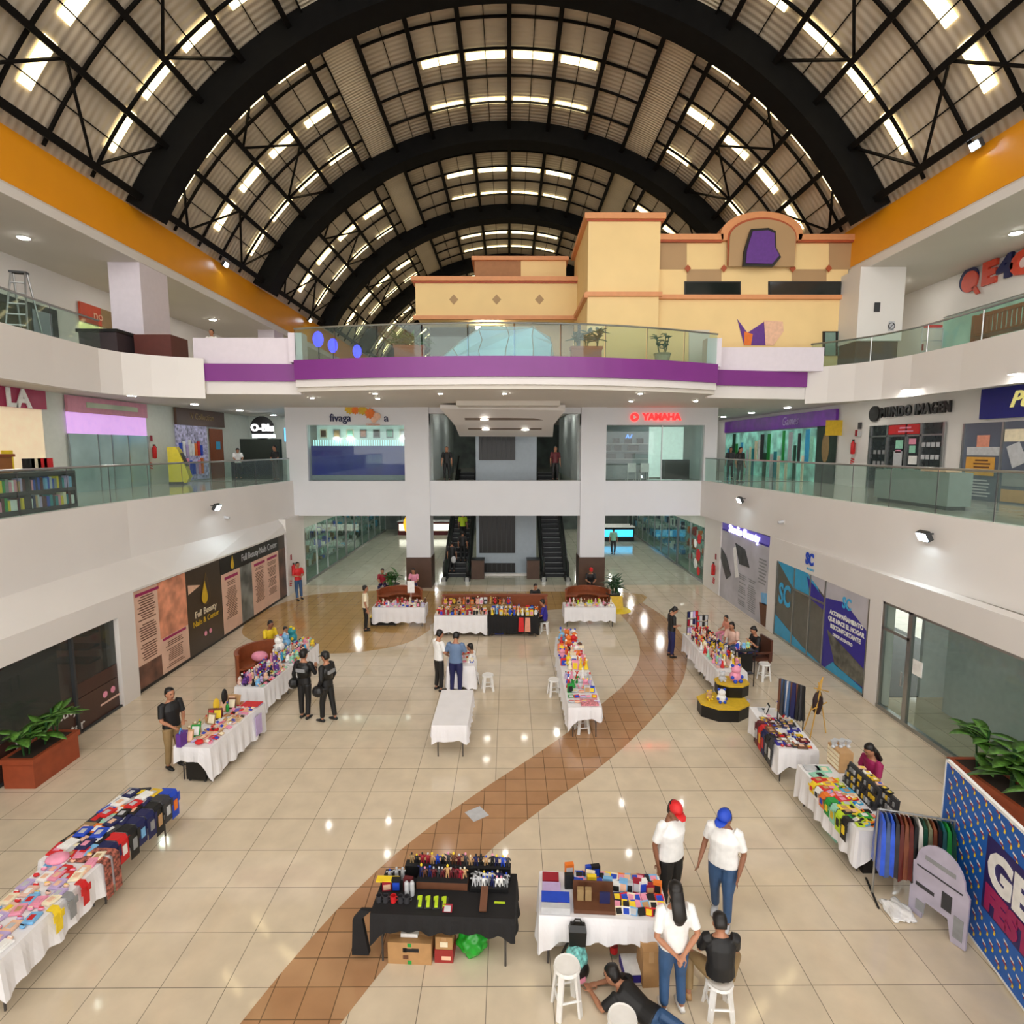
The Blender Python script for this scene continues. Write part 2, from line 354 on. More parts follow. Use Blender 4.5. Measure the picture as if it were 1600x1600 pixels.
# ================================================================ shopfronts and signs
def decal(name, m, pts, t, parent=None, X=None, Y=None, d=0.0, world=False, **k):
    "flat board of thickness t whose outline lies on the wall plane x = X or y = Y, d in front of it"
    P = pts if world else [((lambda p: (p.y, p.z))(W(a, b, X=X)) if X is not None else (lambda p: (p.x, p.z))(W(a, b, Y=Y))) for a, b in pts]
    mb = MB()
    if X is not None:
        s = 1 if X < 0 else -1
        mb.loft([[(X+s*d, a, b) for a, b in P], [(X+s*(d+t), a, b) for a, b in P]])
    else: mb.loft([[(a, Y-d, b) for a, b in P], [(a, Y-d-t, b) for a, b in P]])
    return mb.build(name, m, parent, **k)
def rect(a, b, c, d): return [(a, c), (b, c), (b, d), (a, d)]
def circ(cx, cy, r, n=20, ry=None): return [(cx+r*cos(2*pi*i/n), cy+(ry or r)*sin(2*pi*i/n)) for i in range(n)]
def dashes(name, m, parent, X, y0, y1, z0, z1, rows, d=0.012, Y=None, seed=1, gap=0.45, cols=1):
    "printed lines of small text"
    rnd = random.Random(seed); mb = MB(); s = 1 if (X or 0) < 0 else -1; h = (z1-z0)/rows
    for c in range(cols):
        a0 = y0+(y1-y0)*c/cols; a1 = y0+(y1-y0)*(c+.9)/cols
        for i in range(rows):
            if rnd.random() < 0.08: continue
            z = z1-(i+.5)*h; ins = (a1-a0)*rnd.uniform(0, .22)
            if X is not None: mb.q([(X+s*d, a0+ins, z-h*gap/2), (X+s*d, a1-ins*.6, z-h*gap/2), (X+s*d, a1-ins*.6, z+h*gap/2), (X+s*d, a0+ins, z+h*gap/2)])
            else: mb.q([(a0+ins, Y-d, z-h*gap/2), (a1-ins*.6, Y-d, z-h*gap/2), (a1-ins*.6, Y-d, z+h*gap/2), (a0+ins, Y-d, z+h*gap/2)])
    return mb.build(name, m, parent)
C = {}
for nm, c in dict(red=(205,30,34), crimson=(150,24,44), magenta=(160,30,90), pink=(232,150,176), palepink=(226,188,172), rose=(222,150,126), peach=(234,190,160), orange=(232,120,36), yellow=(240,208,40),
                  lime=(190,220,40), green=(30,150,60), darkgreen=(24,70,50), teal=(40,140,150), cyan=(60,170,220), blue=(28,70,190), navy=(22,28,80), royal=(40,30,140), purple=(96,50,140), lilac=(190,170,215),
                  white=(238,238,236), cream=(238,226,196), grey=(140,142,144), silver=(190,192,196), charcoal=(52,52,56), black=(18,18,20), brown=(98,60,38), tan=(190,150,104), khaki=(150,124,84),
                  wood=(140,72,38), gold=(214,176,40), skyblue=(120,180,226), maroon=(92,22,30), mint=(150,210,185), denim=(52,84,124)).items():
    C[nm] = mat(nm+'_surface', c, 0.55, noise=0.08, nscale=9)
COLNAME = {'palepink': 'pale pink', 'skyblue': 'sky blue', 'darkgreen': 'dark green', 'royal': 'deep blue'}
def glow(name, c, e): return mat(name, c, emit=e, noise=0.05, nscale=3)

# --- left, ground floor: dark salon window with the planter in front
t = thing('shop_window', 'dark salon window with brown lower band and beauty center lettering, behind the planter box', 'shop window', (-9.9, 8, 0))
TR = (9.9, -8, 0)
def P0(o): o.location = (o.location[0]-o.parent.location[0], o.location[1]-o.parent.location[1], o.location[2]-o.parent.location[2]); return o
P0(MB().box(-10.0, -9.97, -3, 13.98, 0.05, 2.33).build('glass_pane', GLD, t))
P0(MB().box(-9.97, -9.95, -3, 13.95, 0.05, .8).build('brown_band', mat('brown_vinyl', (70, 46, 40), 0.3), t))
P0(MB().box(-9.97, -9.95, 12.55, 13.95, 0.82, 1.15).build('brown_band', MATS['brown_vinyl'], t))
P0(MB().box(-9.98, -9.9, -3, 13.98, 0, .05).box(-9.98, -9.9, 12.5, 12.56, 0.05, 2.33).build('window_frame', DGREY, t))
def bw(px, py): q = W(px, py, X=-9.94); return (q.y, q.z)
for s_, px, py in (('beauty', 96, 1119), ('Center', 106, 1146), ('Full', 40, 1155)): y, z = bw(px, py); P0(text(s_, .36, C['white'], t, (-9.94, y, z), RL, .004))
for px, py in ((165, 1085), (177, 1077)): P0(decal('round_icon', C['pink'], circ(*bw(px, py), .08), .004, t, X=-9.95, world=True))
P0(decal('small_print', C['palepink'], [bw(158, 1101), bw(188, 1082), bw(188, 1085), bw(158, 1104)], .004, t, X=-9.95, world=True))
struct(B(-13.5, -13.3, -3, 14.3, 0, 2.6).box(-13.5, -10.25, 14.2, 14.5, 0, 2.6).box(-13.5, -10.25, -3, 14.3, 2.5, 2.7), 'wall_salon', mat('salon_wall', (60, 56, 50), 0.6))
t = thing('display_shelf', 'pinkish shelf niche with black shelves inside dark salon window', 'shelf', (-11.2, 13.3, 0))
MB().box(-.2, .9, .6, .66, 0, 2.4).build('back_panel', C['rose'], t)
for z in (1.3, 1.65, 2.0): MB().box(-.1, .9, .2, .6, z, z+.05).build('shelf_board', NIGHT, t)
for i, y in enumerate((5.5, 7.2, 8.9, 10.6)):
    c = thing('salon_chair', 'grey padded salon chair inside the dark window, %s from the pillar' % ('fourth', 'third', 'second', 'nearest')[i], 'chair', (-11.6, y, 0), .4, 'salon chairs behind the dark window')
    MB().box(-.3, .3, -.3, .3, .45, .6).build('seat', C['grey'], c); MB().box(-.32, -.2, -.3, .3, .6, 1.2).build('backrest', C['grey'], c)
    MB().tube([(0, 0, 0), (0, 0, .45)], .05).build('pedestal', CHROME, c); MB().lathe([(.28, 0), (.28, .03)], 14).build('base', CHROME, c)

# --- left, ground floor: long printed shopfront
t = thing('shopfront', 'long printed salon shopfront in pink and dark brown with gold drop logo', 'shopfront', (-9.98, 19.7, 0))
X = -9.98
def part(name, m, a, b, c, d, tt=.01, dd=0.04): return P0(decal(name, m, rect(a, b, c, d), tt, t, X=X, world=True, d=dd))
part('backing_board', mat('brown_print', (66, 54, 44), 0.35), 14.64, 24.9, 0, 2.82, .04, 0)
part('base_strip', NIGHT, 14.62, 24.9, 0, .07)
PK = mat('pink_print', (228, 190, 168), 0.4, noise=0.08, nscale=1.5)
part('pink_panel', PK, 14.66, 15.75, .72, 2.78); part('photo_print', mat('hand_photo', (222, 150, 118), 0.4, noise=.35, nscale=2.5), 15.75, 17.15, 1.15, 2.78)
part('pink_panel', PK, 15.75, 17.15, .1, 1.15); part('photo_print', mat('hair_photo', (110, 74, 60), 0.4, noise=.5, nscale=2.5), 14.66, 15.75, .1, .72)
P0(dashes('printed_text', C['brown'], t, X, 14.85, 15.7, .8, 2.6, 26, .055)); P0(dashes('printed_text', C['brown'], t, X, 15.95, 16.95, .2, .98, 14, .055, seed=3)); part('red_heading', C['magenta'], 15.85, 17.0, 1.06, 1.13, dd=.055)
part('red_heading', C['magenta'], 14.8, 15.8, 2.62, 2.7, dd=.055)
part('black_header', NIGHT, 19.25, 24.2, 2.22, 2.8)
part('pink_panel', PK, 19.3, 20.65, .1, 2.2); part('pink_panel', PK, 21.6, 24.15, .1, 2.2); part('photo_print', mat('face_photo', (120, 124, 120), 0.4, noise=.6, nscale=1.6), 20.65, 21.6, .1, 2.2)
part('photo_print', mat('dark_photo', (96, 66, 52), 0.4, noise=.6, nscale=2), 24.2, 24.9, .1, 2.2)
for a, b, sd in ((19.5, 20.45, 5), (21.8, 22.75, 6), (23.0, 23.95, 7)):
    P0(dashes('printed_text', C['brown'], t, X, a, b, .5, 1.9, 24, .055, seed=sd)); part('red_heading', C['magenta'], a, b, 1.98, 2.08, dd=.055)
def drop(cy, cz, h, m, n='gold_drop', dd=.055):
    pts = [(cy+h*.26*sin(a)*(1 if True else 0), cz-h*.22-h*.28*cos(a)) for a in [x*pi/8-pi*0.62 for x in range(0, 11)]]
    pts = [(cy+.05*h, cz+h*.5)]+[(cy+h*.24*sin(x), cz-h*.2-h*.27*cos(x)) for x in [-2.0, -1.6, -1.2, -.8, -.4, 0, .4, .8, 1.2, 1.6, 2.0]]
    return P0(decal(n, m, pts, .006, t, X=X, world=True, d=dd))
drop(18.25, 2.0, 1.1, mat('gold_dark', (120, 96, 50), 0.4)); drop(18.25, 1.98, .98, MATS['brown_print'], 'drop_inside', .063); drop(18.15, 1.9, .75, C['gold'], 'gold_drop', .071)
drop(20.1, 2.5, .5, C['gold'])
P0(text('Full Beauty', .3, C['cream'], t, (X+.06, 18.2, 1.3), RL, .004)); P0(text('Nails & Center', .26, C['gold'], t, (X+.06, 18.2, 1.02), RL, .004))
P0(text('Full Beauty Nails Center', .36, C['silver'], t, (X+.06, 22.4, 2.5), RL, .004, sx=.9))
for y in (18.1, 18.4): P0(decal('round_icon', C['pink'], circ(y, .55, .08), .004, t, X=X, world=True, d=.055))
P0(decal('lamp_print', C['peach'], [(17.25, 2.35), (17.95, 2.2), (17.25, 2.05)], .004, t, X=X, world=True, d=.055))

# --- right, ground floor: grey photo poster with violet backlit letters
t = thing('shopfront', 'grey photo-printed shopfront with violet glowing letters, beside the red extinguisher', 'shopfront', (9.45, 22.6, 0)); X = 9.45
POST = mat('poster_grey', (186, 184, 192), 0.4, noise=.12, nscale=1.2)
part('poster', POST, 20.2, 24.95, 0, 3.05, .03, 0); 
def pp(name, m, pts, dd=.04): return P0(decal(name, m, pts, .006, t, X=X, world=True, d=dd))
pp('dark_print', mat('shadow_print', (66, 66, 68), .4, noise=.5, nscale=3), [(23.4, 2.65), (22.4, 2.55), (21.9, 1.9), (22.9, 1.85)])
pp('dark_print', MATS['shadow_print'], [(24.95, 2.2), (24.3, 1.9), (23.7, 1.2), (24.2, .9), (24.95, 1.7)])
pp('pale_print', C['white'], [(23.6, 2.4), (23.25, 1.2), (22.9, 1.3), (23.3, 2.5)])
pp('brown_print', C['brown'], [(20.2, .9), (20.9, .8), (20.7, 0.02), (20.2, .02)]); pp('blue_print', C['skyblue'], [(20.25, 1.3), (20.8, 1.2), (20.7, .8), (20.25, .85)])
P0(dashes('printed_text', C['grey'], t, X, 21.2, 23.0, .2, 1.5, 16, .045, seed=9, cols=2)); P0(dashes('printed_text', C['grey'], t, X, 20.4, 21.2, 1.5, 2.5, 8, .045, seed=10))
part('sign_board', mat('violet_board', (70, 60, 130), .5, emit=.6), 20.35, 24.9, 2.98, 3.36, .03, .0)
P0(text('Studio Beauty', .46, glow('violet_letters', (190, 180, 255), 3.2), t, (X-.06, 22.6, 3.16), RR, .02, sx=1.15, bold=.008))
# --- red fire extinguisher signs on the pillars
def exting(label, loc, rot, extra=True):
    e = thing('fire_extinguisher', label, 'fire extinguisher', loc, rot, 'fire extinguishers on the pillars')
    MB().lathe([(.03, -.28), (.085, -.26), (.085, .16), (.05, .22), (.03, .26)], 12, (0, -.1, 0)).build('cylinder', C['red'], e, smooth=True)
    MB().box(-.04, .05, -.13, -.07, .26, .32).tube([(.04, -.1, .3), (.12, -.12, .2), (.1, -.12, -.1)], .012, 6).build('valve', NIGHT, e)
    for i in range(3): MB().box(-.11, .11, -.015, 0, -.72+.1*i, -.67+.1*i, Matrix.Rotation(.25, 4, 'Y')).build('red_stripe', C['red'], e)
    MB().box(-.07, .07, -.015, 0, .45, .7).build('plate', C['crimson'], e)
exting('red fire extinguisher on the right ground-floor pillar beside the grey poster', (9.36, 25.4, 1.1), -pi/2)
exting('red fire extinguisher behind the man in red leaning on the left pillar', (-9.84, 25.3, 1.1), pi/2)
exting('red fire extinguisher on the gallery pillar left of the yellow machine', (-15.24, 24.5, 6.4), pi/2)
exting('red fire extinguisher on the right gallery pillar under the small yellow sign', (14.16, 23.4, 6.6), -pi/2)
exting('red fire extinguisher low on the top right gallery wall by the red posters', (16.3, 23.0, 9.95), -pi/2)

# --- right, ground floor: SC shop in blue and cyan
t = thing('shopfront', 'blue and cyan SC shopfront with dark glass doors', 'shopfront', (9.42, 17, 0)); X = 9.42
part('glass_pane', mat('olive_dark_glass', (92, 92, 84), .15, noise=.1), 14.42, 19.6, 0.08, 2.66, .02, 0)
CY = mat('cyan_vinyl', (52, 160, 206), .4); BV = mat('violet_blue_vinyl', (44, 34, 150), .4)
def yy(px): return X*890/(px-796)
pp('cyan_corner', CY, [(19.6, 2.66), (19.3, 2.66), (17.0, 2.0), (16.55, 1.9), (16.55, 2.1), (17.5, 2.4), (17.9, 2.66), (17.3, 2.66), (17.0, 2.66), (17.4, 2.2), (18.4, 1.95)][:1]+[(18.6, 2.66), (17.2, 2.66), (16.6, 1.9), (18.4, 1.95)], .025)
pp('violet_corner', BV, [(17.6, 2.55), (16.55, 2.1), (16.55, 1.75), (17.3, 1.9)], .03); pp('white_corner', POST, [(17.6, 2.66), (14.42, 2.66), (14.42, 2.4), (16.5, 2.15)], .028)
pp('cyan_base', CY, [(19.6, .75), (17.7, .25), (16.6, .08), (19.6, .08)], .025)
pp('violet_poster', BV, rect(14.45, 16.5, .08, 2.35), .026); pp('white_corner', POST, [(16.3, 2.66), (14.45, 2.66), (14.45, 1.75), (14.5, 1.8)], .034)
pp('city_photo', mat('city_photo', (96, 96, 86), .4, noise=.6, nscale=4), [(16.3, 1.25), (14.5, .75), (14.5, .25), (15.8, .35)], .034); pp('cyan_base', CY, [(15.9, .4), (14.5, .2), (14.5, .08), (16.3, .08)], .034)
P0(text('SC', 1.0, C['cyan'], t, (X-.04, 18.95, 1.55), RR, .004, bold=.03, sx=.7)); P0(text('SC', .45, C['cyan'], t, (X-.05, 15.4, 2.25), RR, .004, bold=.012, sx=.8))
for i, s in enumerate(('ACOMPAÑAMIENTO', 'QUE HACE EL HOGAR', 'RECONFORTANTE')): P0(text(s, .17, C['white'], t, (X-.05, 15.4, 1.82-.2*i), RR, .003, bold=.008))
P0(text('DESDE ADENTRO', .12, C['white'], t, (X-.05, 15.5, 1.2), RR, .003, bold=.004))
mb = MB()
for y in (19.58, 18.35, 17.35, 16.5, 14.44): mb.box(9.37, 9.43, y-.03, y+.03, 0, 2.66)
mb.box(9.37, 9.43, 16.5, 18.35, 1.92, 1.98).box(9.37, 9.43, 14.42, 19.6, 0, .08); P0(mb.build('door_frame', CHROME, t))
s_ = thing('wall_sign', 'blue SC letters on the white wall above the blue shopfront', 'sign', (9.36, 17.35, 3.05))
text('SC', .5, C['blue'], s_, (-.01, .08, .06), RR, .01, bold=.02, sx=.8); text('SECURITY', .1, C['cyan'], s_, (-.01, 0, -.24), RR, .004, name='small_lettering')

# --- right, ground floor: empty glass shop
t = thing('shopfront', 'empty glass-fronted shop unit with steel frames and a paper notice', 'shopfront', (9.42, 9, 0)); X = 9.42
P0(MB().box(9.42, 9.44, -3, 13.9, .1, 2.76).build('glass_pane', GLC, t))
mb = MB()
for y in (13.86, 12.95, 12.88, 9.75): mb.box(9.38, 9.46, y-.035, y+.035, 0, 2.76)
mb.box(9.38, 9.46, 12.9, 13.9, 2.05, 2.12).box(9.36, 9.48, -3, 13.9, 0, .1).box(9.38, 9.46, -3, 13.9, 2.7, 2.76); P0(mb.build('window_frame', CHROME, t))
P0(MB().box(9.39, 9.41, 12.45, 12.75, 1.35, 1.7).build('paper_notice', C['white'], t)); P0(MB().tube([(9.36, 13.05, .9), (9.36, 13.05, 1.25)], .02, 6).build('door_handle', CHROME, t))
PW = mat('pale_grey_partition', (196, 202, 202), .5)
struct(B(10.85, 10.95, -3, 13.6, 0, 2.9).box(10.85, 16, 14.4, 14.5, 0, 3.3).box(14, 14.2, -3, 14.4, 0, 3.3), 'wall_empty_shop', PW)
struct(B(9.45, 16, -3, 14.5, 3.0, 3.3), 'ceiling_empty_shop', WARM)
struct(B(9.45, 14.2, 14.42, 27, 0, .01).box(9.75, 9.8, 14.5, 27, 0, 3.4), 'wall_shop_back', DGREY)

# --- ground corridors beyond the facade
for s, nm in ((-1, 'left'), (1, 'right')):
    x0 = s*9.85 if s < 0 else 9.4
    struct(B(min(x0, x0+s*.3), max(x0, x0+s*.3), 27.1, 46, 2.75, 3.45), 'wall_corridor_'+nm, MINT)
struct(B(-18, 18, 46, 46.2, 0, 8.4), 'wall_corridor_end', mat('corridor_end', (90, 100, 96), .6, noise=.4, nscale=1))
struct(B(-18, -3.7, 27, 60, 3.45, 4.95).box(3.3, 18, 27, 60, 3.45, 4.95).box(-3.7, 3.3, 37, 60, 3.45, 4.95), 'ceiling_corridor', mat('corridor_soffit', (190, 196, 184), .6))
struct(B(-18, -3.7, 27, 60, 4.95, 5.0).box(3.3, 18, 27, 60, 4.95, 5.0).box(-3.7, 3.3, 37, 60, 4.95, 5.0), 'floor_level_one_back', TILE2)
SHG = mat('shop_goods_glow', (120, 150, 140), .4, noise=.9, nscale=5, emit=.12)
def cshop(label, X, y0, y1, m, goods, seed):
    s = 1 if X < 0 else -1
    t = thing('shopfront', label, 'shopfront', (X, (y0+y1)/2, 0)); L = y1-y0
    MB().box(0, .02, -L/2, L/2, 0, 2.75).build('glass_pane', GL, t)
    mb = MB(); k = max(2, int(L/1.6))
    for i in range(k+1): mb.box(-.03, .05, -L/2+L*i/k-.03, -L/2+L*i/k+.03, 0, 2.75)
    mb.box(-.03, .05, -L/2, L/2, 0, .12); mb.build('window_frame', CHROME, t)
    MB().box(-s*1.5-.05, -s*1.5+.05, -L/2, L/2, 0, 2.75).build('back_wall', m, t)
    rnd = random.Random(seed)
    for j in range(3): MB().box(min(-s*.3, -s*.8), max(-s*.3, -s*.8), -L/2+.2, L/2-.2, .5+.7*j, .54+.7*j).build('shelf_board', CHROME, t)
    for g in goods:
        mb = MB()
        for i in range(int(L*3)):
            y = rnd.uniform(-L/2+.3, L/2-.3); j = rnd.randrange(3); a = rnd.uniform(.05, .16); h = rnd.uniform(.1, .45)
            mb.box(min(-s*.4, -s*.6), max(-s*.4, -s*.6), y-a, y+a, .54+.7*j, .54+.7*j+h)
        mb.build('goods_display', g, t, kind='stuff')
cshop('green-glazed corridor shop left of the escalators, nearest the red-shirt man', -9.9, 27.2, 34, SHG, [C['blue'], C['white'], C['khaki']], 1)
cshop('green-glazed corridor shop left of the escalators, farther along', -9.9, 34.2, 45, SHG, [C['silver'], C['darkgreen'], C['cyan']], 2)
cshop('corridor shop with red and white posters, right of the grey poster pillar', 9.45, 27.2, 31.5, SHG, [C['red'], C['white'], C['orange']], 3)
cshop('glass corridor shop on the right, farther along', 9.45, 31.7, 45, SHG, [C['skyblue'], C['white'], C['navy']], 4)
t = thing('window_poster', 'red and white sale poster column on the right corridor shop glass', 'poster', (9.38, 28.0, 0))
for i, (y, z, r) in enumerate([(-.3, .5, .22), (.2, .8, .25), (-.2, 1.3, .3), (.3, 1.8, .22), (-.25, 2.1, .26)]): decal('red_disc', C['red'] if i % 2 == 0 else C['white'], circ(y, z, r), .01, t, X=-.0001, world=True, d=-.02)
def kiosk(label, x, y, z, w_, d_, body, top, seed, group=None):
    k = thing('kiosk', label, 'kiosk', (x, y, z), 0, group)
    MB().box(-w_/2, w_/2, -d_/2, d_/2, 0, 1.0).build('counter', body, k); MB().box(-w_/2-.05, w_/2+.05, -d_/2-.05, d_/2+.05, 1.0, 1.05).build('countertop', top, k)
    MB().box(-w_/2+.1, w_/2-.1, -d_/2-.02, -d_/2, .35, .85).build('lit_panel', glow('kiosk_light_%d' % seed, [(60,180,230),(240,240,220),(250,200,60)][seed % 3], 1.4), k)
    for sx in (-1, 1): MB().tube([(sx*(w_/2-.1), 0, 1.05), (sx*(w_/2-.1), 0, 2.3)], .04, 6).build('post', NIGHT, k)
    MB().box(-w_/2, w_/2, -.2, .2, 2.1, 2.5).build('sign_board', body, k)
kiosk('kiosk with blue lit panel in the right ground corridor', 7.6, 40.5, 0, 2.4, 1.6, NIGHT, C['white'], 0)
kiosk('dark kiosk at the far end of the left ground corridor', -6.2, 43.5, 0, 4.5, 1.5, C['maroon'], C['silver'], 1)
t = thing('hanging_sign', 'orange rounded sign hanging at the left corridor, beside the column', 'sign', (-5.0, 29.5, 2.5))
MB().loft([[(x, 0, z) for x, z in circ(0, .1, .55, 16, .62)], [(x, .08, z) for x, z in circ(0, .1, .55, 16, .62)]]).build('sign_board', glow('orange_sign', (240, 170, 30), .5), t)
MB().tube([(0, .04, .7), (0, .04, .95)], .02, 6).build('rod', NIGHT, t)

# --- escalators and lift shaft
STEP = mat('escalator_step', (40, 42, 46), .4, .3)
for nm, x0, x1 in (('left', -3.35, -2.0), ('right', 1.6, 3.0)):
    e = thing('escalator', 'black %s escalator rising behind the front columns, %s' % (nm, 'people riding it' if nm == 'left' else 'its steps empty'), 'escalator', ((x0+x1)/2, 28.0, 0)); hw = (x1-x0)/2
    mb = MB(); ns = 24
    for i in range(ns): mb.box(-hw+.18, hw-.18, .6+.34*i, .6+.34*(i+1), max(0, .21*i-.3), .21*(i+1))
    mb.build('steps', STEP, e)
    mb = MB()
    for i in range(ns): mb.box(-hw+.19, hw-.19, .59+.34*i, .6+.34*i, .21*(i+1)-.03, .21*(i+1)+.002)
    mb.build('step_edges', C['grey'], e)
    for s in (-1, 1):
        xx = s*(hw-.1)
        mb = MB().prism([(0, 0)]*0 or [(xx-.02, -.3), (xx+.02, -.3), (xx+.02, .7), (xx-.02, .7)], .1, .95)
        mb.loft([[(xx-.02, .6, .2), (xx+.02, .6, .2), (xx+.02, .6, 1.05), (xx-.02, .6, 1.05)], [(xx-.02, 8.8, 5.1), (xx+.02, 8.8, 5.1), (xx+.02, 8.8, 6.0), (xx-.02, 8.8, 6.0)]]).build('glass_balustrade', GL, e)
        MB().tube([(xx, -.2, .1), (xx, -.38, .5), (xx, -.2, .95), (xx, .6, 1.08), (xx, 8.8, 6.03)], .05, 8).build('handrail', NIGHT, e)
        MB().box(xx-.14, xx+.14, -.35, .6, 0, .12).loft([[(xx-.12, .5, 0), (xx+.12, .5, 0), (xx+.12, .5, .3), (xx-.12, .5, .3)], [(xx-.12, 8.8, 4.4), (xx+.12, 8.8, 4.4), (xx+.12, 8.8, 5.2), (xx-.12, 8.8, 5.2)]]).build('skirt', NIGHT, e)
        MB().box(xx-.09, xx+.09, -.4, -.2, 0, .22).build('steel_foot', CHROME, e)
        for kx in range(4): MB().ball((xx-s*.06, 1.5+1.9*kx, 1.45+1.17*kx-.75), .05, 8, 5).build('strip_lamp', LED, e)
struct(B(-1.72, 1.39, 29.2, 31.5, 0, 8.4), 'wall_lift_shaft', mat('lift_grey', (158, 170, 180), .4, noise=.03))
for z0, z1, lb in ((5.95, 7.9, 'upper'), (1.15, 3.9, 'middle'), (.12, .62, 'lowest')):
    t = thing('lift_window', 'black louvred panel on the grey lift shaft, %s of three' % lb, 'panel', (-.63, 29.18, z0))
    MB().box(-.93, .93, -.02, 0, 0, z1-z0).build('dark_pane', NIGHT, t)
    mb = MB()
    for i in range(7): mb.box(-.8+.25*i, -.76+.25*i, -.04, -.02, .05, z1-z0-.05)
    mb.build('slats', DGREY, t)
struct(B(-1.9, 1.5, 28.9, 29.2, 0, .1), 'trim_lift_step', WHITE)
for x, nm in ((-1.6, 'left'), (1.2, 'right')):
    t = thing('pedestal', 'brown boxy pedestal beside the %s escalator foot' % nm, 'pedestal', (x, 28.45, 0))
    MB().box(-.32, .32, -.3, .3, 0, .95).build('body', BROWN, t); MB().box(-.34, .34, -.32, .32, .95, 1.0).build('cap', NIGHT, t)
# dropped lamp canopy in the middle opening
t = thing('lamp_canopy', 'white tapered ceiling canopy with two slots and lamps over the middle opening', 'ceiling canopy', (-.13, 24, 7.1))
MB().loft([[(-2.75, 0, 1.1), (2.45, 0, 1.02), (2.45, 0, 1.25), (-2.75, 0, 1.25)], [(-2.3, 1.6, .5), (2.1, 1.6, .5), (2.2, 1.6, 1.25), (-2.4, 1.6, 1.25)], [(-2.25, 3.4, .02), (2.2, 3.4, .0), (2.2, 3.4, 1.25), (-2.25, 3.4, 1.25)]]).build('canopy_body', WHITE, t)
def zc(y): return (1.08+(.5-1.08)*y/1.6) if y < 1.6 else .5+(.0-.5)*(y-1.6)/1.8
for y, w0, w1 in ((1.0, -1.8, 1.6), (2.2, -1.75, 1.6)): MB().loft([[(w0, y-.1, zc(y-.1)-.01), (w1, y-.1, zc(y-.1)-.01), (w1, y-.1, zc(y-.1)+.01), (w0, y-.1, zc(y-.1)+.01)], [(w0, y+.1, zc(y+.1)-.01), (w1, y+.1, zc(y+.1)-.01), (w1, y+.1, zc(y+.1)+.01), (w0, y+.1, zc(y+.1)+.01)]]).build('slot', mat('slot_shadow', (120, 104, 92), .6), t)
for x, y in ((-.95, 1.0), (-.95, 2.2), (.85, 2.25)): MB().ball((x, y, zc(y)-.03), (.17, .12, .03), 12, 6).build('lamp', LED, t)
struct(B(-2.1, 2.0, 22.8, 24.2, 8.24, 8.42), 'trim_ceiling_step', WARM)
struct(B(-9.6, -3.7, 36.9, 37, 5, 8.4).box(3.3, 9.6, 36.9, 37, 5, 8.4).box(-9.8, -9.6, 27, 37, 5, 8.4).box(9.5, 9.7, 27, 37, 5, 8.4).box(-3.72, -3.6, 27, 37, 5, 8.4).box(3.2, 3.3, 27, 37, 5, 8.4), 'wall_level_one_inner', mat('inner_wall', (176, 186, 184), .5))

# --- level one: two window shops in the facade
t = thing('shop_window', 'left facade window with deep blue panels under a row of framed pictures', 'shop window', (-7.08, 26.7, 5.05))
MB().box(-2.25, 2.25, 0, .02, 0, 2.57).build('glass_pane', GLC, t)
MB().box(-2.25, 2.25, .3, .36, .25, 1.62).build('blue_panels', mat('blue_panel', (14, 34, 140), .3, noise=.1, nscale=1.5, emit=.1), t); MB().box(-2.25, 2.25, .28, .4, 0, .25).build('grey_base', GREY, t)
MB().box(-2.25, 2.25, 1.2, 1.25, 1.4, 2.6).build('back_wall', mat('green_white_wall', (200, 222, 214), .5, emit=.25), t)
mb = MB()
for i in range(40): mb.box(-2.2+.11*i, -2.16+.11*i, .5, .52, 1.62, 1.9)
mb.build('bead_fringe', glow('fringe_glow', (190, 245, 245), 1.0), t, kind='stuff')
for i in range(7): 
    p = MB().box(-.17, .17, 0, .03, 0, .42).build('picture_frame', C['cream' if i in (0, 2, 6) else 'grey'], t, loc=(-1.9+.64*i, 1.1, 2.0)); MB().box(-.12, .12, -.02, 0, .06, .36).build('picture', C[('brown', 'khaki', 'mint', 'rose', 'charcoal', 'mint', 'silver')[i]], p)
    if i in (1, 2, 6): MB().ball((0, -.1, -.02), (.15, .1, .06), 8, 5).build('wall_lamp', LED, p)
t = thing('wall_sign', 'navy script lettering with orange flowers above the left facade window', 'sign', (-7.0, 26.48, 7.93))
text('fivaga', .5, C['navy'], t, (-.75, -.02, 0), RF, .02, bold=.006, sx=.9); text('a', .5, C['navy'], t, (1.35, -.02, 0), RF, .02, bold=.006, name='last_letter')
for i, (x, z, r, c) in enumerate([(-.3, .42, .26, 'gold'), (-.05, .35, .2, 'orange'), (.28, .36, .24, 'gold'), (.62, .2, .26, 'orange'), (.95, .08, .2, 'peach'), (.8, -.08, .16, 'peach')]):
    pts = []
    for k in range(20): a = 2*pi*k/20; rr = r*(1 if k % 2 else .72); pts.append((x+rr*cos(a), z+rr*sin(a)))
    decal('flower', C[c], pts, .02, t, Y=0, world=True, d=.02+.01*i)
text('CAFETERIA', .13, C['orange'], t, (.75, -.05, -.3), RF, .008, name='small_lettering')
t = thing('shop_window', 'right facade window into grey electronics shop with white chairs', 'shop window', (6.75, 26.7, 5.05))
MB().box(-2.27, 2.27, 0, .02, 0, 2.57).build('glass_pane', GLC, t); MB().box(-.02, .02, -.03, .03, 0, 2.57, Matrix.Translation((.35, 0, 0))).build('mullion', CHROME, t)
MB().box(-2.27, .3, 2.3, 2.35, 0, 2.6).build('grey_wall', mat('grey_shop_wall', (132, 146, 152), .5), t); MB().box(.4, 2.27, 3, 3.05, 0, 2.6).build('white_wall', mat('lit_wall', (214, 236, 226), .5, emit=.5), t)
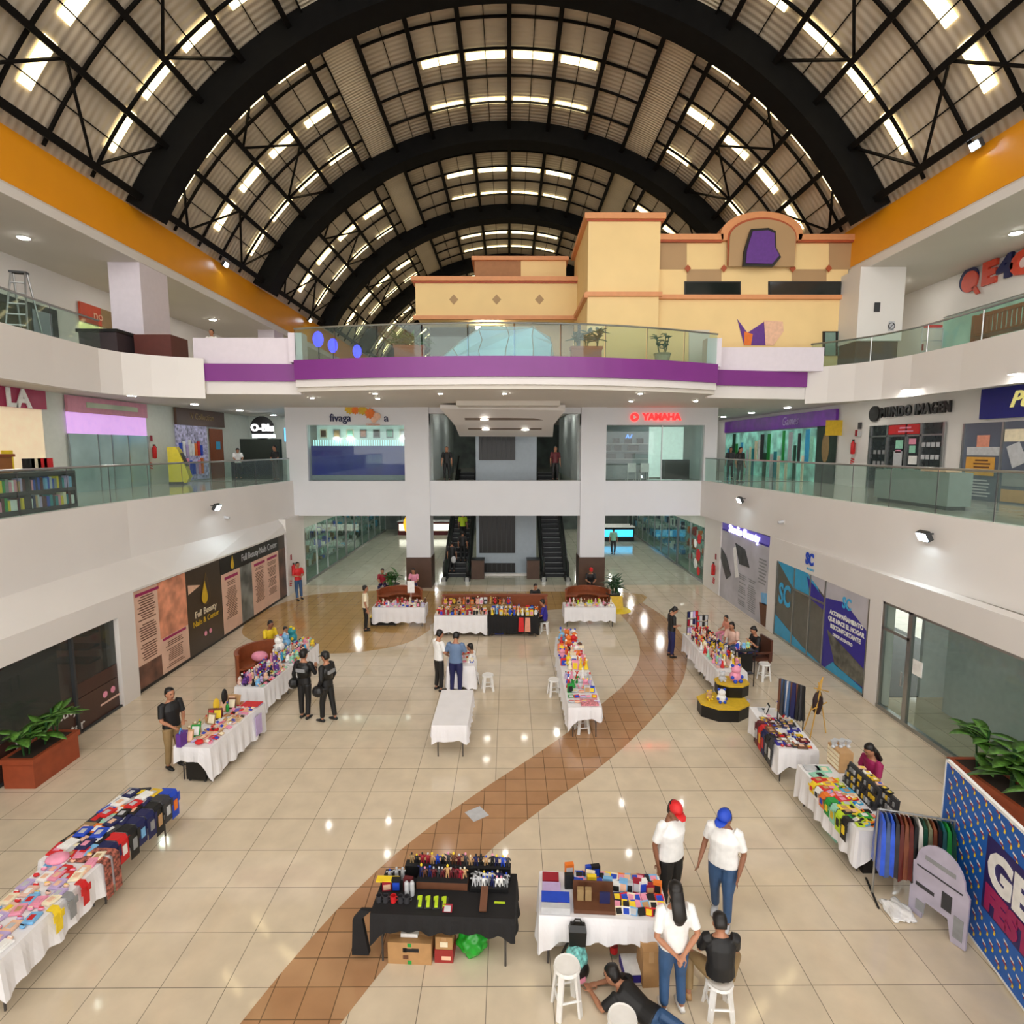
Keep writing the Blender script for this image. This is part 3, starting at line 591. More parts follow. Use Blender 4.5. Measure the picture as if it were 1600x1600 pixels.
for z in (.95, 1.35, 1.7): MB().box(-2.2, .2, 1.9, 2.3, z, z+.04).build('shelf_board', C['silver'], t)
text('N', .4, glow('blue_neon', (90, 140, 255), 2), t, (-.8, 2.28, 2.05), RF, .01, shear=.5)
MB().box(.8, 2.0, 1.0, 1.6, 0, .95).build('black_counter', NIGHT, t); MB().box(-2.1, -.2, .9, 1.5, 0, .7).build('white_counter', C['silver'], t)
for i, (x, z, w_) in enumerate([(-1.95, 1.39, .5), (-1.3, 1.39, .3), (-.55, 1.39, .5), (-1.7, .99, .6), (-.7, .99, .5), (-1.4, 1.74, .3), (-.8, 1.74, .35), (-.2, 1.74, .3)]):
    tag(MB().box(-w_/2, w_/2, -.1, .1, 0, .26).build('screen', NIGHT, loc=(6.75+x, 28.75, 5.05+z)), 'small black screen in the electronics window, %s from left on the %s shelf' % (('first', 'second', 'third', 'first', 'second', 'first', 'second', 'third')[i], ('middle', 'middle', 'middle', 'lower', 'lower', 'upper', 'upper', 'upper')[i]), 'screen', 'screens on the electronics shelves')
for i, (x, y) in enumerate(((-.9, .45), (-.3, .35))):
    c = thing('plastic_chair', 'white plastic chair inside the electronics window, %s one' % ('left', 'right')[i], 'chair', (6.75+x, 26.7+y+.3, 5.0), pi)
    MB().box(-.2, .2, -.2, .2, .42, .46).build('seat', C['white'], c); MB().box(-.2, .2, .16, .2, .46, .85).build('backrest', C['white'], c)
    for sx in (-1, 1):
        for sy in (-1, 1): MB().tube([(sx*.2, sy*.2, 0), (sx*.17, sy*.17, .42)], .02, 6).build('leg', C['white'], c)
t = thing('wall_sign', 'red YAMAHA letters with round emblem above the right facade window', 'sign', (6.7, 26.48, 7.98))
RG = glow('red_letters', (255, 40, 40), 1.6)
text('YAMAHA', .42, RG, t, (.3, -.02, 0), RF, .02, bold=.02, sx=1.0); decal('round_emblem', RG, circ(-.95, 0, .2), .02, t, Y=0, world=True, d=.01)
decal('emblem_mark', C['white'], circ(-.95, 0, .11, 3), .01, t, Y=0, world=True, d=.03)

# --- level one, left gallery shops (wall moved back to x = -15.3)
X = -15.25
def shopL(label, loc): return thing('shopfront', label, 'shopfront', loc)
t = shopL('magenta-signed clothes shop at the left edge with brightly lit mural', (X, 15, 5))
y1 = W(62, 620, X=X).y
part('sign_board', mat('magenta_sign', (160, 24, 74), .45), 8, y1, W(63, 640, X=X).z, 8.42, .2, 0); P0(text('LA', .75, C['white'], t, (X+.23, W(17, 625, X=X).y, 8.06), RL, .02, bold=.03))
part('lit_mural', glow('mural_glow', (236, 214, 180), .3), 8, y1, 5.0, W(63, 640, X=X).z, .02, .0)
for i, (a, b, c, d, m) in enumerate([(14.2, 15.0, 6.7, 7.5, 'blue'), (14.0, 15.1, 6.0, 6.7, 'white'), (16.9, 17.1, 5.6, 7.7, 'charcoal'), (13.8, 14.4, 5.2, 6.4, 'navy'), (15.2, 16.0, 5.9, 6.7, 'cream'), (16.1, 16.7, 5.9, 6.6, 'red'), (17.2, 17.6, 5.8, 6.5, 'yellow')]): part('mural_patch', C[m], a, b, c, d, .01, .03+.002*i)
t = shopL('pink-signed shop with lilac light band and green glass doors', (X, 21, 5))
a, b = W(100, 620, X=X).y, W(226, 640, X=X).y; z2 = W(226, 655, X=X).z; z3 = W(226, 681, X=X).z
part('sign_board', mat('dusty_pink_sign', (206, 140, 158), .5), a, b, z2+.05, 8.38, .1, 0); part('green_plate', mat('pale_green_plate', (176, 188, 160), .4, noise=.15, nscale=1), a+(b-a)*.2, a+(b-a)*.85, z2+.25, 8.2, .03, .1)
part('lilac_band', glow('lilac_light', (214, 168, 232), .45), a, b, z3, z2+.05, .02, .0); part('glass_pane', mat('frosted_door', (160, 184, 184), .15, noise=.15, nscale=1), a, b, 5.0, z3, .02, .0)
mb = MB()
for k in (0, .33, .5, .72, 1): mb.box(X+.02, X+.05, a+(b-a)*k-.02, a+(b-a)*k+.02, 5, z3)
P0(mb.build('door_frame', CHROME, t))
t = shopL('brown-signed toy shop with busy window behind the yellow machine', (X, 27.5, 5))
a, b = W(271, 640, X=X).y, W(346, 640, X=X).y
part('sign_board', mat('dark_brown_sign', (92, 66, 54), .5), a, b, W(300, 665, X=X).z, W(300, 638, X=X).z, .12, 0); P0(text('V Collection', .42, C['khaki'], t, (X+.14, (a+b)/2, W(300, 651, X=X).z), RL, .01))
part('window_display', mat('toy_wall', (140, 136, 160), .5, noise=.7, nscale=7, emit=.25), a, a+(b-a)*.62, 5.05, W(300, 665, X=X).z, .03, .0); part('brown_door', C['wood'], a+(b-a)*.68, b-.1, 5.0, W(300, 668, X=X).z, .04, .0)
for i in range(16): 
    rnd = random.Random(i); part('toy_box', C[rnd.choice(['red', 'blue', 'orange', 'white', 'lilac', 'cyan', 'pink'])], a+.2+.25*(i % 8), a+.4+.25*(i % 8), 5.3+.9*(i//8), 5.8+.9*(i//8)+rnd.uniform(0, .3), .05, .03)
part('blue_round_sticker', C['cyan'], a+(b-a)*.8, a+(b-a)*.9, 6.5, 6.9, .01, .05)
t = thing('ticket_machine', 'yellow curved-front machine on the left gallery beside the brown shop', 'machine', W(281, 700, X=-14.6)[:2]+(5.0,) if False else (-14.4, W(281, 740, X=-14.4).y, 5.0), pi/2+.35)
YM = mat('yellow_shell', (226, 208, 30), .35)
prof = [(-.35, 0), (.3, .08), (.42, .3), (.3, .75), (.05, 1.5), (-.05, 1.62), (-.35, 1.6)]
MB().loft([[(-.42, -y, z) for y, z in prof], [(.42, -y, z) for y, z in prof]]).build('shell', YM, t); MB().box(-.44, .44, -.2, .36, 0, .12).build('base', NIGHT, t)
MB().loft([[(-.3, -.335, .78), (.3, -.335, .78), (.3, -.14, 1.35), (-.3, -.14, 1.35)], [(-.3, -.32, .77), (.3, -.32, .77), (.3, -.12, 1.34), (-.3, -.12, 1.34)]]).build('screen', NIGHT, t)
# black-and-white kiosk sign, counters and a hanging monitor at the end of the left gallery
t = thing('kiosk', 'black kiosk with white glowing logo at the far end of left gallery', 'kiosk', (-13.3, 30.5, 5))
MB().box(-1.0, 1.1, 0, .3, 0, 2.05).build('dark_green_panel', mat('dark_green_panel', (44, 54, 44), .5), t); MB().box(-.9, 1.3, -1.3, -.6, 0, .95).build('counter', DGREY, t)
MB().loft([[(x, 0, z) for x, z in circ(.2, 2.62, .62, 18)], [(x, .1, z) for x, z in circ(.2, 2.62, .62, 18)]]).build('round_sign', NIGHT, t)
text('O-Blu', .5, glow('white_letters', (255, 255, 255), 2.2), t, (.25, -.05, 2.62), RF, .02, bold=.02); MB().box(-.3, .9, -.06, 0, 2.1, 2.3).build('lit_strip', glow('white_strip', (240, 250, 255), 1.6), t)
t = thing('hanging_monitor', 'blue lit monitor hanging on black pole at the end of left gallery', 'monitor', (-10.9, 29.8, 5))
MB().box(-.75, .75, 0, .12, 1.9, 2.6).build('screen', glow('blue_screen', (90, 190, 245), 1.3), t); MB().tube([(-.2, .06, 0), (-.2, .06, 1.9)], .05, 6).build('pole', NIGHT, t)
struct(B(-15.3, -9.9, 33.9, 34.1, 5, 8.42), 'wall_gallery_end_left', MINT)
struct(B(9.9, 14.2, 45, 45.1, 5, 8.42), 'wall_gallery_end_right', MINT)

# --- level one, right gallery shops
X = 14.17
t = shopL('photo shop with black round logo, red banner and papers on the doors', (X, 20.6, 5))
a, b = 18.62, W(1360, 700, X=X).y; zt = 7.42
part('dark_interior', mat('dark_interior', (40, 46, 48), .2, noise=.3), a, b, 5, zt, .02, 0)
mb = MB(); L = b-a
for k in (0, .27, .46, .73, 1): mb.box(X-.07, X-.02, a+L*k-.04, a+L*k+.04, 5, zt)
mb.box(X-.07, X-.02, a, b, 6.98, 7.04); P0(mb.build('door_frame', CHROME, t))
part('red_banner', C['red'], a+L*.29, a+L*.71, 7.06, 7.4, .02, .05); P0(dashes('printed_text', C['pink'], t, X, a+L*.35, a+L*.6, 7.1, 7.35, 2, .08))
rnd = random.Random(4)
for (k0, k1, z0, z1, m) in [(.5, .6, 6.55, 6.85, 'mint'), (.5, .62, 5.7, 6.45, 'silver'), (.5, .6, 5.3, 5.6, 'mint'), (.52, .6, 6.4, 6.5, 'pink'), (.33, .42, 6.7, 6.9, 'pink'), (.33, .41, 6.4, 6.65, 'mint'), (.3, .41, 6.0, 6.3, 'white'), (.32, .45, 5.55, 5.9, 'silver'), (.34, .44, 5.2, 5.5, 'silver')]: part('paper_notice', C[m], a+L*k0, a+L*k1, z0, z1, .01, .04)
for j in range(4):
    for i in range(4): part('photo_card', C['silver'], a+.15+.22*i, a+.3+.22*i, 5.35+.42*j, 5.5+.42*j, .02, .03); 
    if j in (1, 2): 
        for i in range(3): part('photo_card', C['grey'], b-.95+.26*i, b-.8+.26*i, 5.5+.42*j, 5.65+.42*j, .02, .03)
P0(decal('round_logo', NIGHT, circ(W(1368, 648, X=X).y, 7.88, .3), .08, t, X=X, world=True, d=0))
P0(text('MUNDO IMAGEN', .5, NIGHT, t, (X-.05, 20.15, 7.88), RR, .03, bold=.02, sx=.85, sp=1.08))
t = shopL('shop with navy sign in yellow script and grey printed glass at the right edge', (X, 15, 5))
a, b = 9, W(1505, 700, X=X).y
part('printed_glass', mat('slate_print', (92, 100, 116), .3, noise=.1, nscale=1), a, b, 5, 7.32, .02, 0); part('sign_board', mat('navy_sign', (20, 30, 130), .4), 11, W(1536, 640, X=X).y, 7.42, 8.3, .1, 0)
P0(text('Punto S', .62, mat('yellow_script', (238, 226, 140), .5, emit=.3), t, (X-.14, 16.15, 7.9), RR, .02, shear=.35, bold=.012, align='LEFT'))
t.location.y = 15
for o in t.children: pass
part('hand_photo', C['rose'], b-1.0, b-.55, 6.6, 6.95, .01, .03); part('white_photo', C['silver'], b-1.45, b-.2, 6.35, 6.6, .01, .028); part('orange_card', mat('card_orange', (214, 160, 70), .4), b-1.25, b-.2, 5.75, 6.3, .01, .03)
P0(dashes('printed_text', C['brown'], t, X, b-1.15, b-.4, 5.95, 6.25, 3, .045)); P0(dashes('printed_text', C['silver'], t, X, b-1.2, b-.3, 5.1, 5.65, 6, .045))
part('yellow_card', C['cream'], b-2.4, b-1.5, 6.75, 7.1, .01, .03); P0(decal('paper_print', C['silver'], [(b-1.6, 6.6), (b-2.0, 6.75), (b-2.3, 6.2), (b-1.85, 6.0)], .01, t, X=X, world=True, d=.03)); part('photo_print', C['grey'], b-2.3, b-1.55, 5.5, 5.95, .01, .03); part('ochre_print', C['tan'], b-2.6, b-1.55, 5.05, 5.4, .01, .03)
mb = MB()
for y in (b-.03, b-1.45, b-2.55, b-3.7): mb.box(X-.07, X-.02, y-.03, y+.03, 5, 7.32)
P0(mb.build('window_frame', CHROME, t))
t = shopL('purple-signed game shop with teal glow at the far end of right gallery', (X, 29.5, 5))
a, b = W(1307, 700, X=X).y, 37.5
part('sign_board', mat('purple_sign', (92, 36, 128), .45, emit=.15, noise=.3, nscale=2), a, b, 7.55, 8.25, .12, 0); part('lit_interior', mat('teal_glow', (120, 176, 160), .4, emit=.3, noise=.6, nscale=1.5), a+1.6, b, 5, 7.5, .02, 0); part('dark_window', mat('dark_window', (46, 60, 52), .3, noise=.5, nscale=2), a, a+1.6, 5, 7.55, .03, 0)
rnd = random.Random(12)
for i in range(26): y = a+1.8+.42*i*(b-a-2.2)/11; h = rnd.uniform(.7, 1.8); z0 = rnd.choice([5.0, 5.9]); part('display_garment', C[rnd.choice(['teal', 'white', 'mint', 'darkgreen', 'cyan', 'charcoal', 'silver', 'green', 'cream'])], y, y+rnd.uniform(.2, .4), z0, min(7.45, z0+h), .04, .03) if y < b-.5 else None
P0(decal('figure_print', C['khaki'], circ(a+.8, 6.6, .3, 14, .7), .01, t, X=X, world=True, d=.035))
P0(text('Games', .6, C['lilac'], t, (X-.14, a+4, 7.9), RR, .01, shear=.3))
t = thing('hanging_sign', 'small yellow sign projecting from the right gallery pillar', 'sign', (14.0, 24.5, 7.4)); MB().box(-.5, .2, -.02, .02, -.3, .35).build('sign_board', C['gold'], t)
t = thing('wall_sign', 'small dark no smoking plate on the right gallery pillar', 'sign', (14.16, 23.2, 7.45)); decal('plate', C['charcoal'], rect(-.12, .12, -.12, .15), .01, t, X=.001, world=True); decal('lower_plate', C['silver'], rect(-.12, .12, -.42, -.2), .01, t, X=.001, world=True)
t = thing('display_unit', 'long silver counter cabinet behind the right gallery railing, before the photo shop', 'cabinet', (11.3, 15.9, 5.0), pi/2)
MB().box(-1.7, 1.2, -.3, .3, .1, .95).build('body', mat('silver_cabinet', (150, 158, 154), .35, .3), t); MB().box(-1.6, 1.1, -.25, .25, 0, .1).build('plinth', DGREY, t)
MB().box(-.3, 1.15, -.28, .28, .95, .98).build('glass_top', GL, t)
tag(MB().box(-.45, .45, -.2, .2, 0, .05).build('tray', C['peach'], loc=(11.3, 14.9, 5.96), rot=pi/2), 'peach tray on the silver cabinet behind the right railing', 'tray')

# ---------------------------------------------------------------- glass railings
def railing(label, P, z0, z1, off, post=True, m=GL, railm=CHROME, seg=1.5, posts=3.0):
    L = smooth_line(P, 5); L = [(x+off[0], y+off[1]) for x, y in L]
    t = thing('glass_railing', label, 'railing', (L[0][0], L[0][1], z0)); ox, oy = L[0]
    cum = [0]
    for i in range(1, len(L)): cum.append(cum[-1]+math.hypot(L[i][0]-L[i-1][0], L[i][1]-L[i-1][1]))
    def at(s):
        for i in range(1, len(L)):
            if cum[i] >= s: k = (s-cum[i-1])/(cum[i]-cum[i-1]+1e-9); return (L[i-1][0]+(L[i][0]-L[i-1][0])*k-ox, L[i-1][1]+(L[i][1]-L[i-1][1])*k-oy)
        return (L[-1][0]-ox, L[-1][1]-oy)
    n = max(1, int(cum[-1]/seg)); h = z1-z0
    for i in range(n):
        a, b = at(cum[-1]*i/n+.02), at(cum[-1]*(i+1)/n-.02); d = Vector((b[0]-a[0], b[1]-a[1])).normalized()*.006
        MB().prism([(a[0]-d.y, a[1]+d.x), (b[0]-d.y, b[1]+d.x), (b[0]+d.y, b[1]-d.x), (a[0]+d.y, a[1]-d.x)], 0, h-.02).build('glass_panel', m, t)
        if post: MB().tube([(*a, 0), (*a, h)], .018 if railm is CHROME and 'top right' in label else .009, 6).build('post', CHROME if 'top right' in label else DGREY, t)
    MB().tube([(*at(cum[-1]*i/(3*n)), h) for i in range(3*n+1)], .03, 8).build('handrail', railm, t)
    return t
railing('glass railing along the left level-one gallery, dark joints', LP[1:], 5.06, 6.08, (-.15, 0))
railing('glass railing along the right level-one gallery, steel handrail', RP[1:], 5.06, 6.1, (.15, 0))
railing('glass railing of the top left gallery above its cream parapet', [(-11.7,8),(-11.9,13.5),(-12.08,15.5),(-12.15,17.6)], 9.5, 10.35, (-.12, 0), seg=1.8)
railing('glass railing of the top right gallery above its cream parapet', R2[1:], 9.5, 10.35, (.12, 0), seg=1.8)
railing('curved glass railing above the purple central balcony', [BUL[i] for i in (0, 3, 6, 9, 12, 15, 18, 21, 24)], 9.4, 10.42, (0, .15), seg=1.35)

# ================================================================ lamps
LAMPG = mat('downlight_glow', (255, 252, 244), emit=75, noise=0)
FLOODG = mat('floodlight_glow', (225, 245, 255), emit=110, noise=0)
_down = {}
def downlight(x, y, z, label, r=.12, group=None):
    t = thing('downlight', label, 'ceiling light', (x, y, z), 0, group)
    if r not in _down:
        _down[r] = (MB().lathe([(r*1.25, -.02), (r*1.25, 0)], 16).build('rim', WHITE, t), MB().lathe([(r, -.035), (r, -.021)], 16).build('lamp_disc', LAMPG, t))
    else:
        for o in _down[r]: c = o.copy(); COL.objects.link(c); c.parent = t
    return t
ORD = ['nearest', 'second', 'third', 'fourth', 'fifth', 'sixth', 'seventh', 'eighth', 'ninth', 'tenth', 'eleventh', 'twelfth', 'thirteenth', 'fourteenth', 'fifteenth']
for i in range(6): downlight(-13.2, 12.3+4.0*i, 8.41, 'round downlight under the left gallery ceiling, %s from the camera' % ORD[i], .14, 'left gallery downlights')
for i in range(8): downlight(12.6, 10.5+3.9*i, 8.41, 'round downlight under the right gallery ceiling, %s from the camera' % ORD[i], .14, 'right gallery downlights')
for i in range(6): downlight(-14.6, 12.5+5.5*i, 12.86, 'round downlight under the top left soffit, %s from the camera' % ORD[i], .14, 'top left downlights')
for i in range(6): downlight(14.9, 12.5+5.0*i, 12.86, 'round downlight under the top right soffit, %s from the camera' % ORD[i], .14, 'top right downlights')
for i, (px, py) in enumerate([(488, 621), (568, 607), (590, 622), (680, 608), (788, 611), (1009, 611), (986, 626), (1087, 626)]):
    p = G(px, py, 8.41); downlight(p.x, max(p.y, 19.6), 8.41, 'small downlight in the white soffit under the purple balcony, %s from left' % ['first', 'second', 'third', 'fourth', 'fifth', 'sixth', 'seventh', 'eighth'][i], .07, 'downlights under the purple balcony')
for s, nm in ((-1, 'left'), (1, 'right')):
    for i in range(5):
        for j in range(2): downlight(s*(5.2+2.6*j), 28.5+3.6*i, 3.44, 'ceiling light in the %s ground corridor, %s row, %s side' % (nm, ORD[i], ('inner', 'outer')[j]), .15, nm+' corridor ceiling lights')
    for i in range(3): downlight(s*7.0, 27.9+3.0*i, 8.41, 'ceiling light inside the %s facade shop, %s from the window' % (nm, ORD[i]), .12, nm+' facade shop lights')
    for i in range(2): downlight(s*2.6-.1, 28.6+4.2*i, 8.41, 'ceiling light above the %s escalator, %s one' % (nm, ('nearer', 'farther')[i]), .12, 'lights above the escalators')
for i in range(3): downlight(12.4, 12.5-3.6*i, 2.99, 'added fill light inside the empty glass shop, %s' % ('nearest the pillar', 'in the middle', 'farthest from pillar')[i], .12, 'added empty shop fill lights')  # added lamps that brighten the empty unit, not known fittings
for i in range(3): downlight(-11.8, 11.5-3.2*i, 2.49, 'ceiling light inside the dark salon, %s' % ('nearest the pillar', 'in the middle', 'farthest from pillar')[i], .05, 'salon ceiling lights')
def flood(label, loc, rz, tilt=.9, r=.14):
    t = thing('floodlight', label, 'floodlight', loc, rz, 'floodlights on the galleries')
    M = Matrix.Rotation(tilt, 4, 'X')
    h = MB().box(-r, r, -.06, .06, -r*.7, r*.7, M); h.build('housing', DGREY, t, loc=(0, -.18, -.05))
    MB().box(-r*.85, r*.85, -.075, -.062, -r*.55, r*.55, M).build('lamp_face', FLOODG, t, loc=(0, -.18, -.05))
    MB().tube([(0, .02, 0), (0, -.14, 0)], .02, 6).build('bracket', DGREY, t)
def onP(px, py, X): return tuple(W(px, py, X=X))
for lb, px, py, X, rz in [('floodlight on the left gallery wall below the railing', 330, 790, -10.42, pi/2), ('floodlight on the right gallery wall near the right edge', 1457, 834, 9.66, -pi/2), ('small floodlight on the right gallery wall near the facade', 1164, 779, 9.14, -pi/2),
                          ('floodlight on the left orange beam below second arch', 345, 411, -12.57, pi/2), ('floodlight on the left orange beam near third arch', 479, 499, -12.57, pi/2), ('floodlight above the right orange beam near the right edge', 1537, 223, 12.57, -pi/2)]:
    flood(lb, onP(px, py, X), rz, .5, .16)
for lb, px, py, X, rz in [('small white camera on the left gallery wall', 350, 808, -10.5, pi/2), ('small white camera on the right gallery wall', 1225, 815, 9.3, -pi/2)]:
    t = thing('security_camera', lb, 'camera', onP(px, py, X), rz); MB().box(-.07, .07, -.02, 0, -.07, .07).build('mount', WHITE, t); MB().tube([(0, -.02, 0), (0, -.2, -.03)], .05, 10).build('camera_body', C['silver'], t)
# blue party lights at the far left of the top level
for i, (px, py) in enumerate([(497, 530), (520, 540), (558, 549)]):
    p = W(px, py, Y=30+3*i); t = thing('party_lamp', 'glowing blue lamp beyond the balcony railing, %s from left' % ('first', 'second', 'third')[i], 'lamp', (p.x, p.y, 9.3), 0, 'blue lamps beyond the balcony'); MB().ball((0, 0, p.z-9.3), (.28, .1, .4), 12, 8).build('blue_lamp_glass', glow('blue_light', (60, 60, 255), 2.5), t); MB().tube([(0, .05, 0), (0, .05, p.z-9.4)], .03, 6).build('pole', NIGHT, t)

# ================================================================ yellow restaurant on the top level
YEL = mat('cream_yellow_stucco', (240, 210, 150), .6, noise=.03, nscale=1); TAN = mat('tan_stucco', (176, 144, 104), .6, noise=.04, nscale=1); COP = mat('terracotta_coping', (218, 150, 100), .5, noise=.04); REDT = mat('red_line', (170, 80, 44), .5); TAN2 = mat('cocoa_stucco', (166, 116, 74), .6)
t = thing('restaurant_building', 'cream and tan restaurant block with arched gable on the top level', 'building', (0, 22, 9.3)); 
def yb(name, m, x0, x1, y0, y1, z0, z1): return MB().box(x0, x1, y0-22, y1-22, z0-9.3, z1-9.3).build(name, m, t)
def yd(name, m, pts, tt=.03, d=0, Yp=21.9):
    o = decal(name, m, pts, tt, t, Y=Yp, d=d); o.location = (0, -22, -9.3); return o
yb('main_wall', YEL, 5.2, 12.55, 21.9, 27, 9.3, 14.15); yb('tower', YEL, 2.85, 5.45, 21.5, 26, 9.3, 14.75)
yb('coping', COP, 5.4, 7.8, 21.7, 27, 14.12, 14.32); yb('coping', COP, 10.55, 12.6, 21.7, 27, 14.12, 14.32); yb('coping', COP, 2.7, 5.6, 21.35, 26, 14.72, 14.92)
for z, h, m in ((14.06, .06, REDT),): yb('red_line', m, 5.4, 7.8, 21.75, 21.9, z, z+h); yb('red_line', m, 10.55, 12.6, 21.75, 21.9, z, z+h)
yb('red_line', REDT, 2.78, 5.5, 21.42, 21.5, 14.66, 14.72)
yb('band', COP, 5.4, 12.6, 21.75, 21.9, 12.05, 12.2); yb('band', COP, 2.75, 5.55, 21.38, 21.5, 12.05, 12.2); yb('band', COP, 2.72, 2.85, 21.4, 24.9, 12.0, 12.16)
# gable
gx, n = 9.2, 16
P = [(7.75, 14.1)]+[(gx-1.5*cos(pi*k/n*1.0)*1.0, 14.32+.78*sin(pi*k/n)) for k in range(n+1)]+[(10.65, 14.1)]
mb = MB(); mb.loft([[(x, 21.7-22, z-9.3) for x, z in P], [(x, 22.3-22, z-9.3) for x, z in P]]); mb.build('gable', COP, t)
P2 = [(7.98, 13.2)]+[(gx-1.25*cos(pi*k/n), 14.2+.68*sin(pi*k/n)) for k in range(n+1)]+[(10.42, 13.2)]
MB().loft([[(x, 21.66-22, z-9.3) for x, z in P2], [(x, 21.72-22, z-9.3) for x, z in P2]]).build('red_line', REDT, t)
P3 = [(8.0, 13.15)]+[(gx-1.2*cos(pi*k/n), 14.15+.64*sin(pi*k/n)) for k in range(n+1)]+[(10.4, 13.15)]
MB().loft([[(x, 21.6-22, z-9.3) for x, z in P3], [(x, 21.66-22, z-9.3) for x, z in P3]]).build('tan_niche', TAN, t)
for a, b, c, d in ((1029, 1073, 378, 421), (1295, 1337, 378, 421), (1073, 1127, 421, 440), (1237, 1291, 421, 440)): yd('tan_patch', TAN, rect(a, b, c, d), .02)
for px in (1073, 1129, 1236, 1292): yd('red_diamond', REDT, [(px-5, 421), (px, 415), (px+5, 421), (px, 427)], .02, .45 if 0 else .12)
for i, (a, b) in enumerate(((1069, 1157), (1200, 1334))):
    f = yd('window_frame', NIGHT, rect(a, b, 440, 466), .04); g = yd('pane', mat('dark_glass', (30, 36, 34), .1), rect(a+2, b-2, 442, 464), .01, .045); g.parent = f; g.location = (0, 0, 0)
    mb = MB()
yd('window_frame', NIGHT, rect(1285, 1328, 518, 556), .05); yd('door_glass', mat('mint_glass', (120, 150, 140), .1), rect(1288, 1304, 520, 556), .01, .055); yd('door_glass', MATS['mint_glass'], rect(1308, 1325, 520, 556), .01, .055)
yd('white_panel', WARM, rect(1076, 1108, 516, 570), .04)
yb('low_wing', YEL, -3.95, 2.85, 24.85, 27, 12.08, 13.52); yb('coping', COP, -4.1, 2.9, 24.65, 27, 13.5, 13.68); yb('red_line', REDT, -4.02, 2.9, 24.75, 24.85, 13.44, 13.5); yb('band', COP, -4.05, 2.9, 24.7, 24.85, 11.95, 12.1)
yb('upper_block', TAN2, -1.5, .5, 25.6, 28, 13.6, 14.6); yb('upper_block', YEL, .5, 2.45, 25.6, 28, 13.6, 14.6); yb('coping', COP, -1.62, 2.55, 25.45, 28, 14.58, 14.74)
for px in (709, 776, 843): yd('tan_diamond', TAN, [(px-7, 468), (px, 460), (px+7, 468), (px, 476)], .02, 0, 24.85)
yb('beige_wall', mat('beige_wall', (206, 184, 156), .6), -.3, 2.85, 26.2, 26.4, 9.3, 12.0)
yb('dark_glazing', mat('smoked_glass', (52, 56, 50), .1, noise=.5, nscale=1), -3.6, -.3, 26.6, 26.7, 9.3, 12.0); yb('post', NIGHT, -1.85, -1.75, 26.4, 26.6, 9.3, 12); yb('post', NIGHT, 2.5, 2.6, 21.4, 21.5, 9.3, 11.1)
yb('ceiling_lamp', LED, -1.5, -.4, 25.8, 26.2, 11.84, 11.88)
t = thing('wall_sign', 'plain purple sign plate with dark rim in the tan arched niche', 'sign', (9.12, 21.58, 13.75))
P = [(-.62, -.6), (.42, -.62), (.68, -.3), (.5, 0), (.45, .55), (.2, .66), (-.4, .62), (-.52, .2), (-.6, -.1)]
MB().loft([[(x*1.05, -.12, z*1.05) for x, z in P], [(x*1.05, 0, z*1.05) for x, z in P]]).build('rim', NIGHT, t); MB().loft([[(x*.92, -.16, z*.9) for x, z in P], [(x*.92, -.12, z*.9) for x, z in P]]).build('plate', C['purple'], t)
t = thing('wall_sticker', 'plain purple and orange sticker low on the cream restaurant wall', 'sticker', (9.4, 21.88, 10.9))
decal('purple_patch', C['purple'], [(-.9, .45), (-.5, -.05), (.1, .35), (.2, -.5), (-.6, -.5)], .01, t, Y=0, world=True); decal('cream_patch', C['peach'], [(.1, .4), (.8, .35), (.85, 0), (.5, -.5), (.2, -.5)], .01, t, Y=0, world=True, d=.012); decal('orange_patch', C['orange'], [(-.62, 0), (-.3, -.1), (-.35, -.5), (-.6, -.5)], .01, t, Y=0, world=True, d=.014)
# tall glazed greenhouse-like tent on the balcony
t = thing('inflatable_dome', 'pale blue faceted plastic dome behind the balcony glass', 'dome', (-.6, 20.6, 9.303))
rings = []; rnd = random.Random(5)
prof = [(-2.1, 0, .05), (-1.9, .9, .25), (-1.2, 1.2, .95), (-.35, 1.35, 1.45), (.5, 1.4, 1.5), (1.4, 1.35, 1.5), (2.0, 1.0, 1.1), (2.15, .7, .6), (2.2, .3, .1)]
for x, d, h in prof: rings.append([(x+rnd.uniform(-.1, .1), -d*cos(a)+rnd.uniform(-.08, .08), max(0, h*sin(a)*(1+rnd.uniform(-.1, .1)))) for a in [pi*k/9 for k in range(10)]])
MB().loft(rings).build('plastic_skin', mat('ice_blue_plastic', (172, 218, 252), .25, noise=.12, nscale=1.2), t)
mb = MB()
for r in rings[1:-1]: mb.tube([(x, y, z+.01) for x, y, z in r], .015, 4)
mb.tube([r[3] for r in rings], .015, 4); mb.build('seams', C['grey'], t)

